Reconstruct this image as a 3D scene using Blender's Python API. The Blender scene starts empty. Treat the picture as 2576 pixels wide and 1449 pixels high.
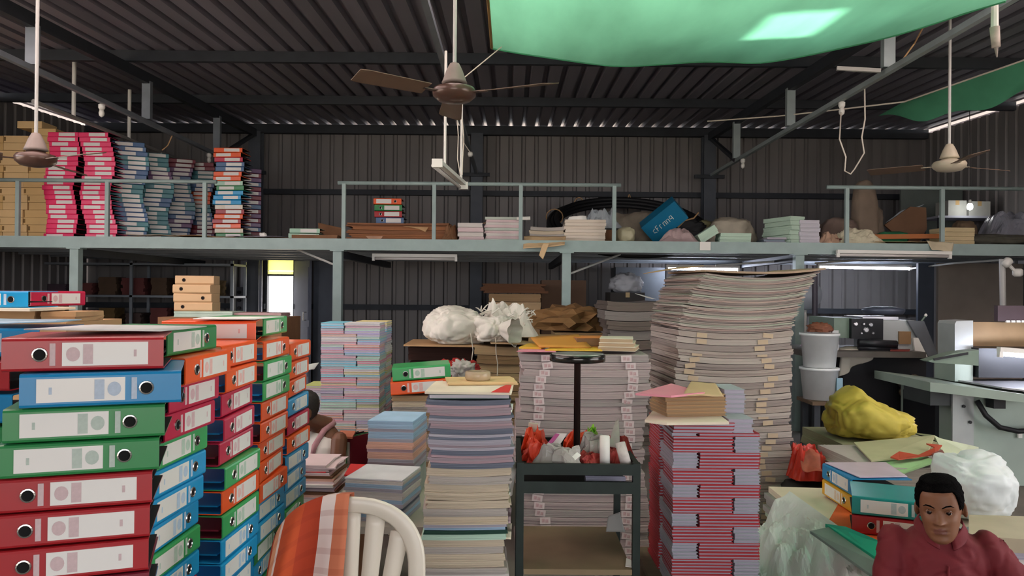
import bpy, bmesh, math, random
from mathutils import Vector, Matrix, Euler, noise
random.seed(11)
S = bpy.context.scene
COL = S.collection
PI = math.pi

# ---------------------------------------------------------------- camera
F = 1935.0
EYE = 1.45
cam_d = bpy.data.cameras.new('camera'); cam = bpy.data.objects.new('camera', cam_d); COL.objects.link(cam)
cam_d.sensor_width = 36.0; cam_d.lens = F / 2576 * 36.0; cam_d.clip_start = 0.05; cam_d.clip_end = 300
CAM_M = Matrix.Translation((0, 0, EYE)) @ Matrix.Rotation(PI/2 + math.radians(0.31), 4, 'X') @ Matrix.Rotation(math.radians(0.5), 4, 'Z')
cam.matrix_world = CAM_M
S.camera = cam

# ---------------------------------------------------------------- sky, sun, exposure
W = bpy.data.worlds.new('sky'); S.world = W; W.use_nodes = True
bg = W.node_tree.nodes['Background']
bg.inputs[0].default_value = (0.95, 0.95, 1.0, 1); bg.inputs[1].default_value = 2.6
SUN_D = Vector((-0.20, -0.27, -0.94)).normalized()
sd = bpy.data.lights.new('sun', 'SUN'); sd.energy = 7.0; sd.angle = math.radians(9); sd.color = (1.0, 0.94, 0.9)
so = bpy.data.objects.new('sun', sd); COL.objects.link(so)
so.rotation_euler = SUN_D.to_track_quat('-Z', 'Y').to_euler(); so.location = (4, 6, 12)
S.view_settings.view_transform = 'Standard'; S.view_settings.look = 'None'
S.view_settings.exposure = 1.1; S.view_settings.gamma = 1.0; S.view_settings.use_curve_mapping = False
def portal(loc, rot, sx, sy):
    d = bpy.data.lights.new('daylight_opening', 'AREA'); d.shape = 'RECTANGLE'; d.size = sx; d.size_y = sy
    d.cycles.is_portal = True
    o = bpy.data.objects.new('daylight_opening', d); COL.objects.link(o); o.location = loc; o.rotation_euler = rot
portal((0.0, -6.0, 1.5), (PI/2, 0, 0), 6.0, 3.0)
portal((6.4, 0.5, 1.7), (PI/2, 0, PI/2), 5.0, 3.4)
portal((-6.6, 2.5, 1.7), (PI/2, 0, -PI/2), 5.0, 3.4)

# ---------------------------------------------------------------- helpers
def P(px, py, Y):
    d = CAM_M.to_3x3() @ Vector(((px - 1288) / F, (724.5 - py) / F, -1.0))
    t = Y / d.y
    return Vector((0, 0, EYE)) + d * t
def PX(px, Y, py=800): return P(px, py, Y).x
def PZ(px, py, Y): return P(px, py, Y).z
def s2l(v): return v / 12.92 if v <= 0.04045 else ((v + 0.055) / 1.055) ** 2.4
def hx(h):
    h = h.lstrip('#'); return tuple(s2l(int(h[i:i+2], 16) / 255) for i in (0, 2, 4))
MATS = {}
def mat(name, h, rough=0.65, metal=0.0, var=0.18, scale=6.0, bump=0.0, stretch=(1, 1, 1), trans=0.0, emit=0.0, spec=0.4, coat=0.0, alpha=1.0):
    if name in MATS: return MATS[name]
    m = bpy.data.materials.new(name); m.use_nodes = True; MATS[name] = m
    nt = m.node_tree; n = nt.nodes; l = nt.links; b = n['Principled BSDF']
    c = hx(h) if isinstance(h, str) else h
    b.inputs['Roughness'].default_value = rough; b.inputs['Metallic'].default_value = metal
    b.inputs['Specular IOR Level'].default_value = spec
    if coat: b.inputs['Coat Weight'].default_value = coat; b.inputs['Coat Roughness'].default_value = 0.2
    tc = n.new('ShaderNodeTexCoord'); mp = n.new('ShaderNodeMapping'); mp.inputs['Scale'].default_value = stretch
    nz = n.new('ShaderNodeTexNoise'); nz.inputs['Scale'].default_value = scale; nz.inputs['Detail'].default_value = 5
    l.new(tc.outputs['Object'], mp.inputs[0]); l.new(mp.outputs[0], nz.inputs['Vector'])
    mx = n.new('ShaderNodeMix'); mx.data_type = 'RGBA'
    mx.inputs[6].default_value = tuple(x * (1 - var * 1.6) for x in c) + (1,)
    mx.inputs[7].default_value = tuple(min(1, x * (1 + var)) for x in c) + (1,)
    l.new(nz.outputs[0], mx.inputs[0]); l.new(mx.outputs[2], b.inputs['Base Color'])
    if bump:
        bp = n.new('ShaderNodeBump'); bp.inputs['Strength'].default_value = bump; bp.inputs['Distance'].default_value = 0.01
        l.new(nz.outputs[0], bp.inputs['Height']); l.new(bp.outputs[0], b.inputs['Normal'])
    if trans:
        tr = n.new('ShaderNodeBsdfTranslucent'); ms = n.new('ShaderNodeMixShader'); ms.inputs[0].default_value = trans
        l.new(mx.outputs[2], tr.inputs[0]); l.new(b.outputs[0], ms.inputs[1]); l.new(tr.outputs[0], ms.inputs[2])
        l.new(ms.outputs[0], n['Material Output'].inputs[0])
    if emit:
        b.inputs['Emission Color'].default_value = c + (1,); b.inputs['Emission Strength'].default_value = emit
    if alpha < 1: b.inputs['Alpha'].default_value = alpha
    return m
def pmat(name, h, var=0.22, freq=260.0):      # the cut edge of a block of sheets: fine layers along z
    return mat(name, h, rough=0.85, var=var, scale=1.0, bump=0.5, stretch=(2.5, 2.5, freq), spec=0.15)

class MB:
    def __init__(s): s.v = []; s.f = []; s.m = []; s.uv = {}
    def box(s, x0, x1, y0, y1, z0, z1, mi=0, M=None):
        b = len(s.v)
        pts = [(x0,y0,z0),(x1,y0,z0),(x1,y1,z0),(x0,y1,z0),(x0,y0,z1),(x1,y0,z1),(x1,y1,z1),(x0,y1,z1)]
        s.v += [tuple(M @ Vector(p)) if M else p for p in pts]
        for q in ((0,3,2,1),(4,5,6,7),(0,1,5,4),(1,2,6,5),(2,3,7,6),(3,0,4,7)):
            s.f.append(tuple(b + i for i in q)); s.m.append(mi)
        return s
    def bar(s, a, b, w, h=None, mi=0, up=(0,0,1)):       # rectangular bar from a to b
        h = h or w; a = Vector(a); b = Vector(b); d = (b - a); L = d.length; d.normalize()
        u = Vector(up)
        if abs(d.dot(u)) > 0.99: u = Vector((0, 1, 0))
        r = d.cross(u).normalized(); u = r.cross(d).normalized()
        M = Matrix((( r.x, d.x, u.x, a.x),( r.y, d.y, u.y, a.y),( r.z, d.z, u.z, a.z),(0,0,0,1)))
        return s.box(-w/2, w/2, 0, L, -h/2, h/2, mi, M)
    def tube(s, pts, r, n=8, mi=0, cap=True):
        pts = [Vector(p) for p in pts]; rs = r if isinstance(r, (list, tuple)) else [r] * len(pts)
        b = len(s.v); prev = None
        for i, p in enumerate(pts):
            d = (pts[min(i+1, len(pts)-1)] - pts[max(i-1, 0)]).normalized()
            if prev is None:
                a = Vector((0,0,1)) if abs(d.z) < 0.9 else Vector((1,0,0))
                x = d.cross(a).normalized()
            else:
                x = (prev - d * prev.dot(d)).normalized()
            prev = x; y = d.cross(x)
            for k in range(n):
                t = 2*PI*k/n
                s.v.append(tuple(p + (x*math.cos(t) + y*math.sin(t)) * rs[i]))
        for i in range(len(pts)-1):
            for k in range(n):
                k2 = (k+1) % n
                s.f.append((b+i*n+k, b+i*n+k2, b+(i+1)*n+k2, b+(i+1)*n+k)); s.m.append(mi)
        if cap:
            s.f.append(tuple(b+k for k in range(n))[::-1]); s.m.append(mi)
            e = b+(len(pts)-1)*n; s.f.append(tuple(e+k for k in range(n))); s.m.append(mi)
        return s
    def lathe(s, prof, n=20, c=(0,0,0), mi=0, M=None):
        b = len(s.v); c = Vector(c)
        for r, z in prof:
            for k in range(n):
                t = 2*PI*k/n; p = Vector((r*math.cos(t), r*math.sin(t), z))
                s.v.append(tuple((M @ p if M else p) + c))
        for i in range(len(prof)-1):
            for k in range(n):
                k2 = (k+1) % n
                s.f.append((b+i*n+k, b+i*n+k2, b+(i+1)*n+k2, b+(i+1)*n+k)); s.m.append(mi)
        s.f.append(tuple(b+k for k in range(n))[::-1]); s.m.append(mi)
        e = b+(len(prof)-1)*n; s.f.append(tuple(e+k for k in range(n))); s.m.append(mi)
        return s
    def grid(s, fn, nu, nv, th=0.0, mi=0, uv=False, nrm=(0,0,1)):   # fn(u,v)->Vector; with thickness th along nrm
        b = len(s.v); nr = Vector(nrm)
        W1 = nu + 1
        for L in range(2 if th else 1):
            for j in range(nv+1):
                for i in range(nu+1):
                    p = Vector(fn(i/nu, j/nv))
                    if L: p = p - nr * th
                    if uv: s.uv[len(s.v)] = (i/nu, j/nv)
                    s.v.append(tuple(p))
        off = W1*(nv+1)
        for j in range(nv):
            for i in range(nu):
                q = (b+j*W1+i, b+j*W1+i+1, b+(j+1)*W1+i+1, b+(j+1)*W1+i)
                s.f.append(q); s.m.append(mi)
                if th: s.f.append(tuple(k+off for k in q)[::-1]); s.m.append(mi)
        if th:
            ring = [b+i for i in range(nu+1)] + [b+j*W1+nu for j in range(1, nv+1)] + [b+nv*W1+i for i in range(nu-1, -1, -1)] + [b+j*W1 for j in range(nv-1, 0, -1)]
            for a, c in zip(ring, ring[1:]+ring[:1]):
                s.f.append((a, a+off, c+off, c)); s.m.append(mi)
        return s
    def prism(s, pts, d, mi=0):        # closed 3-D polygon pushed by vector d
        b = len(s.v); n = len(pts); d = Vector(d)
        s.v += [tuple(Vector(p)) for p in pts] + [tuple(Vector(p) + d) for p in pts]
        s.f.append(tuple(range(b, b+n))[::-1]); s.f.append(tuple(range(b+n, b+2*n))); s.m += [mi, mi]
        for i in range(n):
            j = (i+1) % n; s.f.append((b+i, b+j, b+n+j, b+n+i)); s.m.append(mi)
        return s
    def mesh(s, name, mats, smooth=False):
        me = bpy.data.meshes.new(name); me.from_pydata(s.v, [], s.f)
        for m in (mats if isinstance(mats, (list, tuple)) else [mats]): me.materials.append(m)
        me.polygons.foreach_set('material_index', s.m)
        if s.uv:
            ul = me.uv_layers.new(name='UVMap')
            for lp in me.loops: ul.data[lp.index].uv = s.uv.get(lp.vertex_index, (0, 0))
        bm = bmesh.new(); bm.from_mesh(me); bmesh.ops.recalc_face_normals(bm, faces=bm.faces); bm.to_mesh(me); bm.free()
        if smooth: me.polygons.foreach_set('use_smooth', [True]*len(me.polygons))
        me.update(); return me
    def build(s, name, mats, parent=None, smooth=False, M=None):
        return put(s.mesh(name, mats, smooth), name, parent, M)

def put(me, name, parent=None, M=None, mats=None):
    o = bpy.data.objects.new(name, me); COL.objects.link(o)
    if parent is not None: o.parent = parent
    if M is not None: o.matrix_basis = M
    if mats:
        for i, m in enumerate(mats):
            o.material_slots[i].link = 'OBJECT'; o.material_slots[i].material = m
    return o
def tag(o, label, cat, group=None, kind=None):
    o['label'] = label; o['category'] = cat
    if group: o['group'] = group
    if kind: o['kind'] = kind
    return o
def struct(o): o['kind'] = 'structure'; return o
def empty(name, loc=(0,0,0), rz=0.0):
    o = bpy.data.objects.new(name, None); COL.objects.link(o); o.location = loc; o.rotation_euler = (0, 0, rz)
    o.empty_display_size = 0.1
    return o
def TR(x, y, z, rz=0.0, rx=0.0, ry=0.0):
    return Matrix.Translation((x, y, z)) @ Matrix.Rotation(rz, 4, 'Z') @ Matrix.Rotation(ry, 4, 'Y') @ Matrix.Rotation(rx, 4, 'X')
_ONES = ['zeroth','first','second','third','fourth','fifth','sixth','seventh','eighth','ninth','tenth','eleventh','twelfth','thirteenth','fourteenth','fifteenth','sixteenth','seventeenth','eighteenth','nineteenth']
_TENS = {2:'twenty',3:'thirty',4:'forty',5:'fifty',6:'sixty',7:'seventy',8:'eighty',9:'ninety'}
def nth(n):
    if n < 20: return _ONES[n]
    t, o = divmod(n, 10)
    return (_TENS[t][:-1] + 'ieth') if o == 0 else _TENS[t] + '-' + _ONES[o]
def rj(a): return random.uniform(-a, a)
def fbm(p, s=1.0): return noise.noise(Vector(p) * s) + 0.5 * noise.noise(Vector(p) * s * 2.1) + 0.25 * noise.noise(Vector(p) * s * 4.3)

# a block of sheets: origin at base centre, width along x, depth along y, height along z
def slab(w, d, h, sag=0.0, curl=0.0, jit=0.0, nx=8, ny=3, taper=0.0, layers=1, seed=None):
    rnd = random.Random(seed); mb = MB()
    for L in range(layers):
        z0 = h*L/layers; z1 = h*(L+1)/layers
        ox, oy = (rnd.uniform(-jit, jit), rnd.uniform(-jit, jit)) if layers > 1 else (0, 0)
        def fn(z):
            def g(u, v):
                x = (u-.5)*w + ox; y = (v-.5)*d + oy
                dz = sag*(4*(u-.5)**2 - 1)*1.0 + curl*(u-.5)*2*abs(u-.5)
                ex = rnd.uniform(-jit, jit) if u in (0.0, 1.0) else 0
                return Vector((x+ex, y, z + dz + sag))
            return g
        b = len(mb.v); W1 = nx+1
        for z in (z0, z1):
            for j in range(ny+1):
                for i in range(nx+1): mb.v.append(tuple(fn(z)(i/nx, j/ny)))
        off = W1*(ny+1)
        for j in range(ny):
            for i in range(nx):
                q = (b+j*W1+i, b+j*W1+i+1, b+(j+1)*W1+i+1, b+(j+1)*W1+i)
                mb.f.append(tuple(k+off for k in q)); mb.f.append(q[::-1]); mb.m += [0, 0]
        ring = [b+i for i in range(nx+1)] + [b+j*W1+nx for j in range(1, ny+1)] + [b+ny*W1+i for i in range(nx-1, -1, -1)] + [b+j*W1 for j in range(ny-1, 0, -1)]
        for a, c in zip(ring, ring[1:]+ring[:1]): mb.f.append((a, c, c+off, a+off)); mb.m.append(0)
    return mb
def blob(name, c, r, mats, seed=0, amp=0.18, sc=2.2, crease=0.0, sub=4, flat=None, parent=None, M=None, smooth=True, top=None):
    bm = bmesh.new(); bmesh.ops.create_icosphere(bm, subdivisions=sub, radius=1.0)
    o3 = Vector((seed*7.3, seed*3.1, seed*1.7)); r = Vector(r); c = Vector(c)
    for v in bm.verts:
        n = v.co.normalized(); k = 1 + amp*fbm(n*sc + o3)
        if crease: k += crease*(abs(noise.noise(n*sc*2.2 + o3*2)) - 0.25) + crease*0.5*(abs(noise.noise(n*sc*5 + o3)) - 0.25)
        p = Vector((n.x*r.x, n.y*r.y, n.z*r.z)) * k
        if top: p = top(p)
        if flat is not None and p.z < flat: p.z = flat + (p.z - flat)*0.05
        v.co = p + c
    me = bpy.data.meshes.new(name); bm.to_mesh(me); bm.free()
    for m in (mats if isinstance(mats, (list, tuple)) else [mats]): me.materials.append(m)
    if smooth: me.polygons.foreach_set('use_smooth', [True]*len(me.polygons))
    return put(me, name, parent, M)
# crumpled sheet stretched over four corners (a,b,c,d in turn)
def sheet(name, a, b, c, d, mats, amp=0.02, sc=6, th=0.002, nu=14, nv=10, seed=0, bend=None, parent=None, smooth=True, sub=None):
    a, b, c, d = map(Vector, (a, b, c, d)); o3 = Vector((seed*5.7, seed*2.9, seed))
    nr = (b-a).cross(d-a).normalized()
    def fn(u, v):
        p = a*(1-u)*(1-v) + b*u*(1-v) + c*u*v + d*(1-u)*v
        p = p + nr*(amp*fbm(p*sc + o3)) if amp else p
        if bend: p = p + Vector(bend(u, v))
        return p
    return MB().grid(fn, nu, nv, th, nrm=nr).build(name, mats, parent, smooth)

def sack(name, r, mats, seed=0, lump=0.10, fold=0.05, fdir=(1, 1, 3), flat=None, sub=5, tie=None, smooth=True):
    """a soft filled sack: rounded box form, broad lumps, long folds; base flattened and set to z = 0"""
    bm = bmesh.new(); bmesh.ops.create_icosphere(bm, subdivisions=sub, radius=1.0)
    o3 = Vector((seed*3.7, seed*1.9, seed*0.7)); fd = Vector(fdir); r = Vector(r)
    for v in bm.verts:
        n = v.co.normalized()
        e = 0.75
        q = Vector([math.copysign(abs(c)**e, c) for c in n])
        k = 1 + lump*noise.noise(n*1.3 + o3)*1.4
        f = Vector((n.x*fd.x, n.y*fd.y, n.z*fd.z))*1.6 + o3*1.3
        k -= fold*(1 - min(1, abs(noise.noise(f))*3.2)) + fold*.5*(1 - min(1, abs(noise.noise(f*2.3))*3.0))
        p = Vector((q.x*r.x, q.y*r.y, q.z*r.z))*k
        if tie:                           # gathered neck towards direction tie
            t = n.dot(Vector(tie).normalized())
            if t > .55: p *= 1 + .5*((t-.55)/.45)**2; 
        v.co = p
    zf = -r.z*0.72 if flat is None else flat
    for v in bm.verts:
        if v.co.z < zf: v.co.z = zf + (v.co.z-zf)*.04
    mz_ = min(v.co.z for v in bm.verts)
    for v in bm.verts: v.co.z -= mz_
    me = bpy.data.meshes.new(name); bm.to_mesh(me); bm.free()
    for m in (mats if isinstance(mats, (list, tuple)) else [mats]): me.materials.append(m)
    if smooth: me.polygons.foreach_set('use_smooth', [True]*len(me.polygons))
    return put(me, name)
def heap_sheet(name, x0, x1, y0, y1, h, m, seed=0, z=0.0, n=26, sharp=3.0, tear=0.0):
    """crumpled sheet heaped up to height h over a rectangle, edges on the base"""
    o3 = Vector((seed*2.3, seed*4.1, seed))
    def fn(u, v):
        e = (min(1, min(u, 1-u)*4.0))*(min(1, min(v, 1-v)*4.0))
        w = .5 + .5*noise.noise(Vector((u*2.1, v*2.1, 0)) + o3)
        rg = abs(noise.noise(Vector((u*sharp, v*sharp, 3)) + o3)) + .5*abs(noise.noise(Vector((u*sharp*2.2, v*sharp*2.2, 7)) + o3))
        zz = z + .004 + h*e*(.35 + .5*w + .5*rg)
        jx = .03*noise.noise(Vector((u*5, v*5, 9)) + o3)
        return Vector((x0+(x1-x0)*u + jx, y0+(y1-y0)*v + jx, zz))
    return MB().grid(fn, n, n, .002).build(name, m)
# ================================================================ materials of the place
M_roof = mat('galvanised roof sheet', '8b8892', 0.55, 0.3, var=0.25, scale=1.6, stretch=(1, 0.15, 1))
M_wall = mat('grey cladding sheet', '84807f', 0.6, 0.25, var=0.22, scale=1.5, stretch=(1, 1, 0.2))
M_dark = mat('dark painted steel', '3a3e44', 0.6, 0.3, var=0.2)
M_teal = mat('grey-green painted steel', '97aaa6', 0.5, 0.1, var=0.14, scale=9)
M_floor = mat('dusty concrete floor', '6f6a62', 0.8, 0, var=0.3, scale=2.5, bump=0.15)
M_pipe = mat('pale conduit pipe', 'b9b9b4', 0.45, 0.1, var=0.1)
M_white = mat('white plastic', 'e4e2da', 0.4, 0, var=0.05)
M_tarp = mat('green tarpaulin', '76c49c', 0.55, 0, var=0.28, scale=2.2, stretch=(1.6, 0.5, 1), trans=0.62)
M_tarp2 = mat('green shade cloth', '6cc79a', 0.6, 0, var=0.2, scale=4, trans=0.5)
M_trans = mat('translucent roof sheet', 'ebe2e0', 0.5, 0, var=0.05, trans=0.75)
M_brown = mat('brown enamel', '5a4238', 0.3, 0.2, var=0.15, coat=0.3)
M_dusty = mat('dusty grey-brown enamel', '8d8078', 0.55, 0.1, var=0.2)
M_black = mat('black rubber', '17171a', 0.55, 0, var=0.2)
M_chrome = mat('worn chrome', 'b8b6b0', 0.22, 0.95, var=0.15, scale=14)
M_board = mat('deck plywood', '6b5846', 0.8, 0, var=0.25, stretch=(1, 6, 1))
M_paper = mat('white paper', 'e9e6de', 0.85, 0, var=0.05)
M_kraft = mat('kraft board', 'b9946a', 0.85, 0, var=0.14, scale=7)
M_kraft_d = mat('dark brown kraft', '8a6244', 0.85, 0, var=0.2, scale=6)
M_cream = mat('cream board', 'e6d9c2', 0.8, 0, var=0.07)
M_string = mat('pale string', 'd8cfc0', 0.8)
M_lamp_on = mat('lit fluorescent tube', (0.80, 0.85, 1.0), 0.4, emit=48.0, var=0.0)
M_bulb_on = mat('lit bulb', (1.0, 1.0, 1.0), 0.4, emit=16.0, var=0.0)

# ================================================================ the shed
XL, XR, YB, YF = -6.6, 6.4, 12.0, -6.0
def RZ(y): return 4.02 - (YB - y) * 0.039        # underside of the roof
def corrugated(x0, x1, plane):                    # profile (x, h) of ribs every 0.2 m
    pts = []; x = x0
    while x < x1 - 0.01:
        for dx, h in ((0.0, 0), (0.125, 0), (0.142, 1), (0.183, 1)):
            if x + dx <= x1 + 1e-6: pts.append((x + dx, h * 0.034))
        x += 0.2
    pts.append((x1, 0.0))
    return pts
struct(MB().box(-30, 30, -30, 40, -0.12, -0.02).build('ground', mat('bright dusty ground', 'b7ab98', 0.9, var=0.15, scale=0.7)))
struct(MB().box(XL, XR, YF, YB, -0.02, 0.0).build('floor', M_floor))
# roof sheets, each its own piece, with a translucent one and a missing one over the tarpaulin
ceil = struct(empty('ceiling', (0, 0, 0)))
def roof_sheet(x0, x1, y0, y1, m, name='roof_sheet'):
    mb = MB(); pr = corrugated(x0, x1, 0); n = len(pr)
    for y in (y0, y1):
        for t in (0, 0.004):
            for x, h in pr: mb.v.append((x, y, RZ(y) + h*1.45 + t + (0.0 if m is M_roof else 0.002)))
    for i in range(n-1):
        mb.f += [(i, i+1, 2*n+i+1, 2*n+i), (n+i, 3*n+i, 3*n+i+1, n+i+1)]; mb.m += [0, 0]
        mb.f += [(i, n+i, n+i+1, i+1), (2*n+i, 2*n+i+1, 3*n+i+1, 3*n+i)]; mb.m += [0, 0]
    mb.f += [(0, 2*n, 3*n, n), (n-1, 2*n-1, 4*n-1, 3*n-1)]; mb.m += [0, 0]
    return mb.build(name, m, ceil)
x = -7.0
while x < 6.9:
    if abs(x - 1.4) < 0.01:      # glazed strip over the tarpaulin
        roof_sheet(x, x+0.2, YF, 12.5, M_roof); roof_sheet(x+0.6, x+1.0, YF, 12.5, M_roof)
        roof_sheet(x+0.2, x+0.6, YF, 1.2, M_roof); roof_sheet(x+0.2, x+0.6, 1.2, 4.5, M_trans, 'translucent_sheet')
        roof_sheet(x+0.2, x+0.6, 5.05, 12.5, M_roof)
    elif any(abs(x - q) < 0.01 for q in (-5.6, -4.6, -3.6, -2.6, -0.6, 3.4, 4.4)):      # unseen skylight strips over the front aisle, added to light it from above
        roof_sheet(x, x+1.0, YF, 1.0, M_roof); roof_sheet(x, x+1.0, 1.0, 5.5, M_trans, 'translucent_sheet'); roof_sheet(x, x+1.0, 5.5, 12.5, M_roof)
    elif abs(x - 0.4) < 0.01 or abs(x - 2.4) < 0.01:
        roof_sheet(x, x+1.0, YF, 2.0, M_roof); roof_sheet(x, x+1.0, 2.0, 4.5, M_trans, 'translucent_sheet'); roof_sheet(x, x+1.0, 4.5, 12.5, M_roof)
    else:
        roof_sheet(x, x+1.0, YF, 12.5, M_roof)
    x += 1.0 if abs(x+7.0) > 0.01 else 0.4
# purlins along x, rafters and eave beam
trim_i = 0
def trim(mb, m=M_dark):
    global trim_i
    trim_i += 1
    return struct(mb.build('trim_%d' % trim_i, m))
for y in (9.81, 7.75, 5.7, 3.6, 1.5, -0.6, -2.7, -4.8):
    trim(MB().box(XL, XR, y-0.03, y+0.03, RZ(y)-0.11, RZ(y)-0.004))
trim(MB().box(XL, XR, 11.84, 11.95, RZ(11.9)-0.14, RZ(11.9)-0.006))
# back wall sheets with a doorway under the deck
DX0, DX1 = PX(677, 12, 720), PX(742, 12, 720)
DOOR_T = 1.93
wall = struct(empty('wall_back', (0, YB, 0)))
def wall_sheet(x0, x1, z0, z1):
    mb = MB(); pr = corrugated(x0, x1, 0); n = len(pr)
    for z in (z0, z1):
        for t in (0, 0.004):
            for xx, h in pr: mb.v.append((xx, -0.034 + h + t, z))
    for i in range(n-1):
        mb.f += [(i, i+1, 2*n+i+1, 2*n+i), (n+i, 3*n+i, 3*n+i+1, n+i+1), (i, n+i, n+i+1, i+1), (2*n+i, 2*n+i+1, 3*n+i+1, 3*n+i)]; mb.m += [0]*4
    mb.f += [(0, 2*n, 3*n, n), (n-1, 2*n-1, 4*n-1, 3*n-1)]; mb.m += [0, 0]
    return mb.build('cladding_sheet', M_wall, wall)
x = XL; zt = RZ(YB) - 0.03
cuts = [XL + i for i in range(0, 14)]
cuts = [c for c in cuts if c < XR - 0.05 and not (DX0 - 0.3 < c < DX1 + 0.3)] + [DX0, DX1, XR]
cuts.sort()
for a, b in zip(cuts, cuts[1:]):
    if abs(a - DX0) < 1e-6:
        wall_sheet(a, b, DOOR_T + 0.06, zt)
    else:
        wall_sheet(a, b, 0, zt)
# side walls: ribbed sheets too, with a slit of daylight under the roof
def side_wall(name, X, sgn, y0, gaps, yend=None):
    w = struct(empty(name, (X, 0, 0)))
    y = y0
    yend = YB if yend is None else yend
    while y < yend - 0.05:
        y1 = min(y + 1.0, yend); mb = MB()
        yy = y
        zt0 = RZ(y) - 0.055 if (y + y1)/2 > gaps else RZ(y)
        zt1 = RZ(y1) - 0.055 if (y + y1)/2 > gaps else RZ(y1)
        pr = corrugated(y, y1, 0); n = len(pr)
        for t in (0, 0.004):
            for q, h in pr: mb.v.append((sgn*(h + t), q, 0))
            for q, h in pr: mb.v.append((sgn*(h + t), q, zt0 + (zt1-zt0)*(q-y)/(y1-y)))
        for i in range(n-1):
            mb.f += [(i, i+1, n+i+1, n+i), (2*n+i, 3*n+i, 3*n+i+1, 2*n+i+1), (n+i, n+i+1, 3*n+i+1, 3*n+i)]; mb.m += [0]*3
        mb.build('cladding_sheet', M_wall, w); y = y1
side_wall('wall_left', XL, -1, 5.0, 6.0)
side_wall('wall_left_front', XL, -1, YF, 99, 0.0)
side_wall('wall_right', XR, 1, 3.0, 9.0)
side_wall('wall_right_front', XR, 1, YF, 99, -2.0)
for nm_, a_, b_, z_ in (('wall_front_left', XL, -3.0, 0), ('wall_front_right', 3.0, XR, 0), ('wall_front_top', -3.0, 3.0, 3.0)):
    struct(MB().box(a_, b_, YF-.05, YF, z_, RZ(YF)).build(nm_, M_wall))
# girts and columns on the back wall
for z in (2.975, 1.2):
    for a, b in ((XL, DX0-0.02), (DX1+0.02, XR)) if z < 2 else ((XL, XR),):
        trim(MB().box(a, b, 11.86, 11.955, z-0.04, z+0.04))
TX = (-3.93, -0.55, 2.99)
for X in TX:
    z1 = RZ(11.78) - 0.15
    mb = MB().box(X-0.09, X+0.09, 11.66, 11.68, 0, z1).box(X-0.09, X+0.09, 11.82, 11.84, 0, z1).box(X-0.012, X+0.012, 11.68, 11.82, 0, z1)
    trim(mb, mat('slate painted column', '565b63', 0.6, 0.2))
# doorway: frame, a fanlight of pale yellow glass, the leaf standing open, daylight outside
fr = MB().box(DX0-0.04, DX0, 11.9, 12.0, 0, DOOR_T+0.06).box(DX1, DX1+0.04, 11.9, 12.0, 0, DOOR_T+0.06).box(DX0, DX1, 11.9, 12.0, DOOR_T, DOOR_T+0.06)
d1 = struct(empty('door_1', ((DX0+DX1)/2, YB, 0)))
fr_o = fr.build('door_frame', M_dark); fr_o.parent = d1; fr_o.matrix_parent_inverse = Matrix.Translation((-(DX0+DX1)/2, -YB, 0))
def childw(o, par):       # keep world placement under an unrotated parent
    o.parent = par; o.matrix_parent_inverse = Matrix.Translation(-par.location); return o
childw(MB().box(DX0, DX1, 11.925, 11.97, PZ(700, 692, 11.95)-0.015, PZ(700, 692, 11.95)+0.012).build('transom_bar', M_dark), d1)
M_ygl = mat('pale yellow glass', 'f0eeb0', 0.3, var=0.05, trans=0.8)
childw(MB().box(DX0, DX1, 11.945, 11.951, PZ(700, 681, 11.95), DOOR_T).build('fanlight_pane', M_ygl), d1)
childw(MB().box(DX0, DX1, 11.945, 11.951, PZ(700, 692, 11.95), PZ(700, 681, 11.95)-0.008).build('fanlight_pane', M_ygl), d1)
leaf = MB().box(0, 0.42, -0.02, 0.02, 0.03, 1.9).box(0.02, 0.40, -0.03, -0.02, 0.15, 0.9).box(0.02, 0.40, -0.03, -0.02, 1.0, 1.8)
lo = leaf.build('door_leaf', mat('grey door paint', '8b90a0', 0.5, 0.1, var=0.1)); lo.parent = d1; lo.location = (DX1-(DX0+DX1)/2+0.03, -0.1, 0); lo.rotation_euler = (0, 0, math.radians(-42))
hnd = MB().tube([(0.36,-0.03,1.0),(0.36,-0.08,1.0),(0.36,-0.08,1.12),(0.36,-0.03,1.12)], 0.008).build('door_handle', M_chrome); hnd.parent = lo
# flat grey panel between column and the doorway, with conduit and switch board
M_flat = mat('flat grey wall panel', 'a7a9b4', 0.6, 0.05, var=0.1)
struct(MB().box(PX(604, 11.8), DX0-0.05, 11.80, 11.83, 0, 1.9).build('wall_panel_left', M_flat))
struct(MB().box(PX(788, 11.8), PX(846, 11.8), 11.80, 11.83, 0, 1.9).build('wall_panel_right', mat('dark grey wall panel', '5f6672', 0.6, 0.05)))
# fan switch box
sb = empty('switch_board', P(604, 755, 11.75))
MB().box(-0.06, 0.06, -0.03, 0.04, -0.2, 0.2).build('back_box', mat('dark switch box', '4a4c55', 0.5), sb)
for k in range(3): MB().lathe([(0.028, -0.03), (0.028, -0.06), (0.02, -0.065)], 10, M=Matrix.Rotation(-PI/2, 4, 'X') @ Matrix.Rotation(PI, 4, 'X')).build('knob', M_black, sb, M=TR(0, -0.09, -0.12+0.12*k))
tag(sb, 'small dark switch board on the grey panel left of the bright doorway', 'switch board')
c0 = MB().tube([P(592, 666, 11.7), P(588, 782, 11.7)], 0.03).build('conduit_pipe', M_pipe)
tag(c0, 'upright pale conduit on the back wall beside the switch board', 'pipe')

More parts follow.
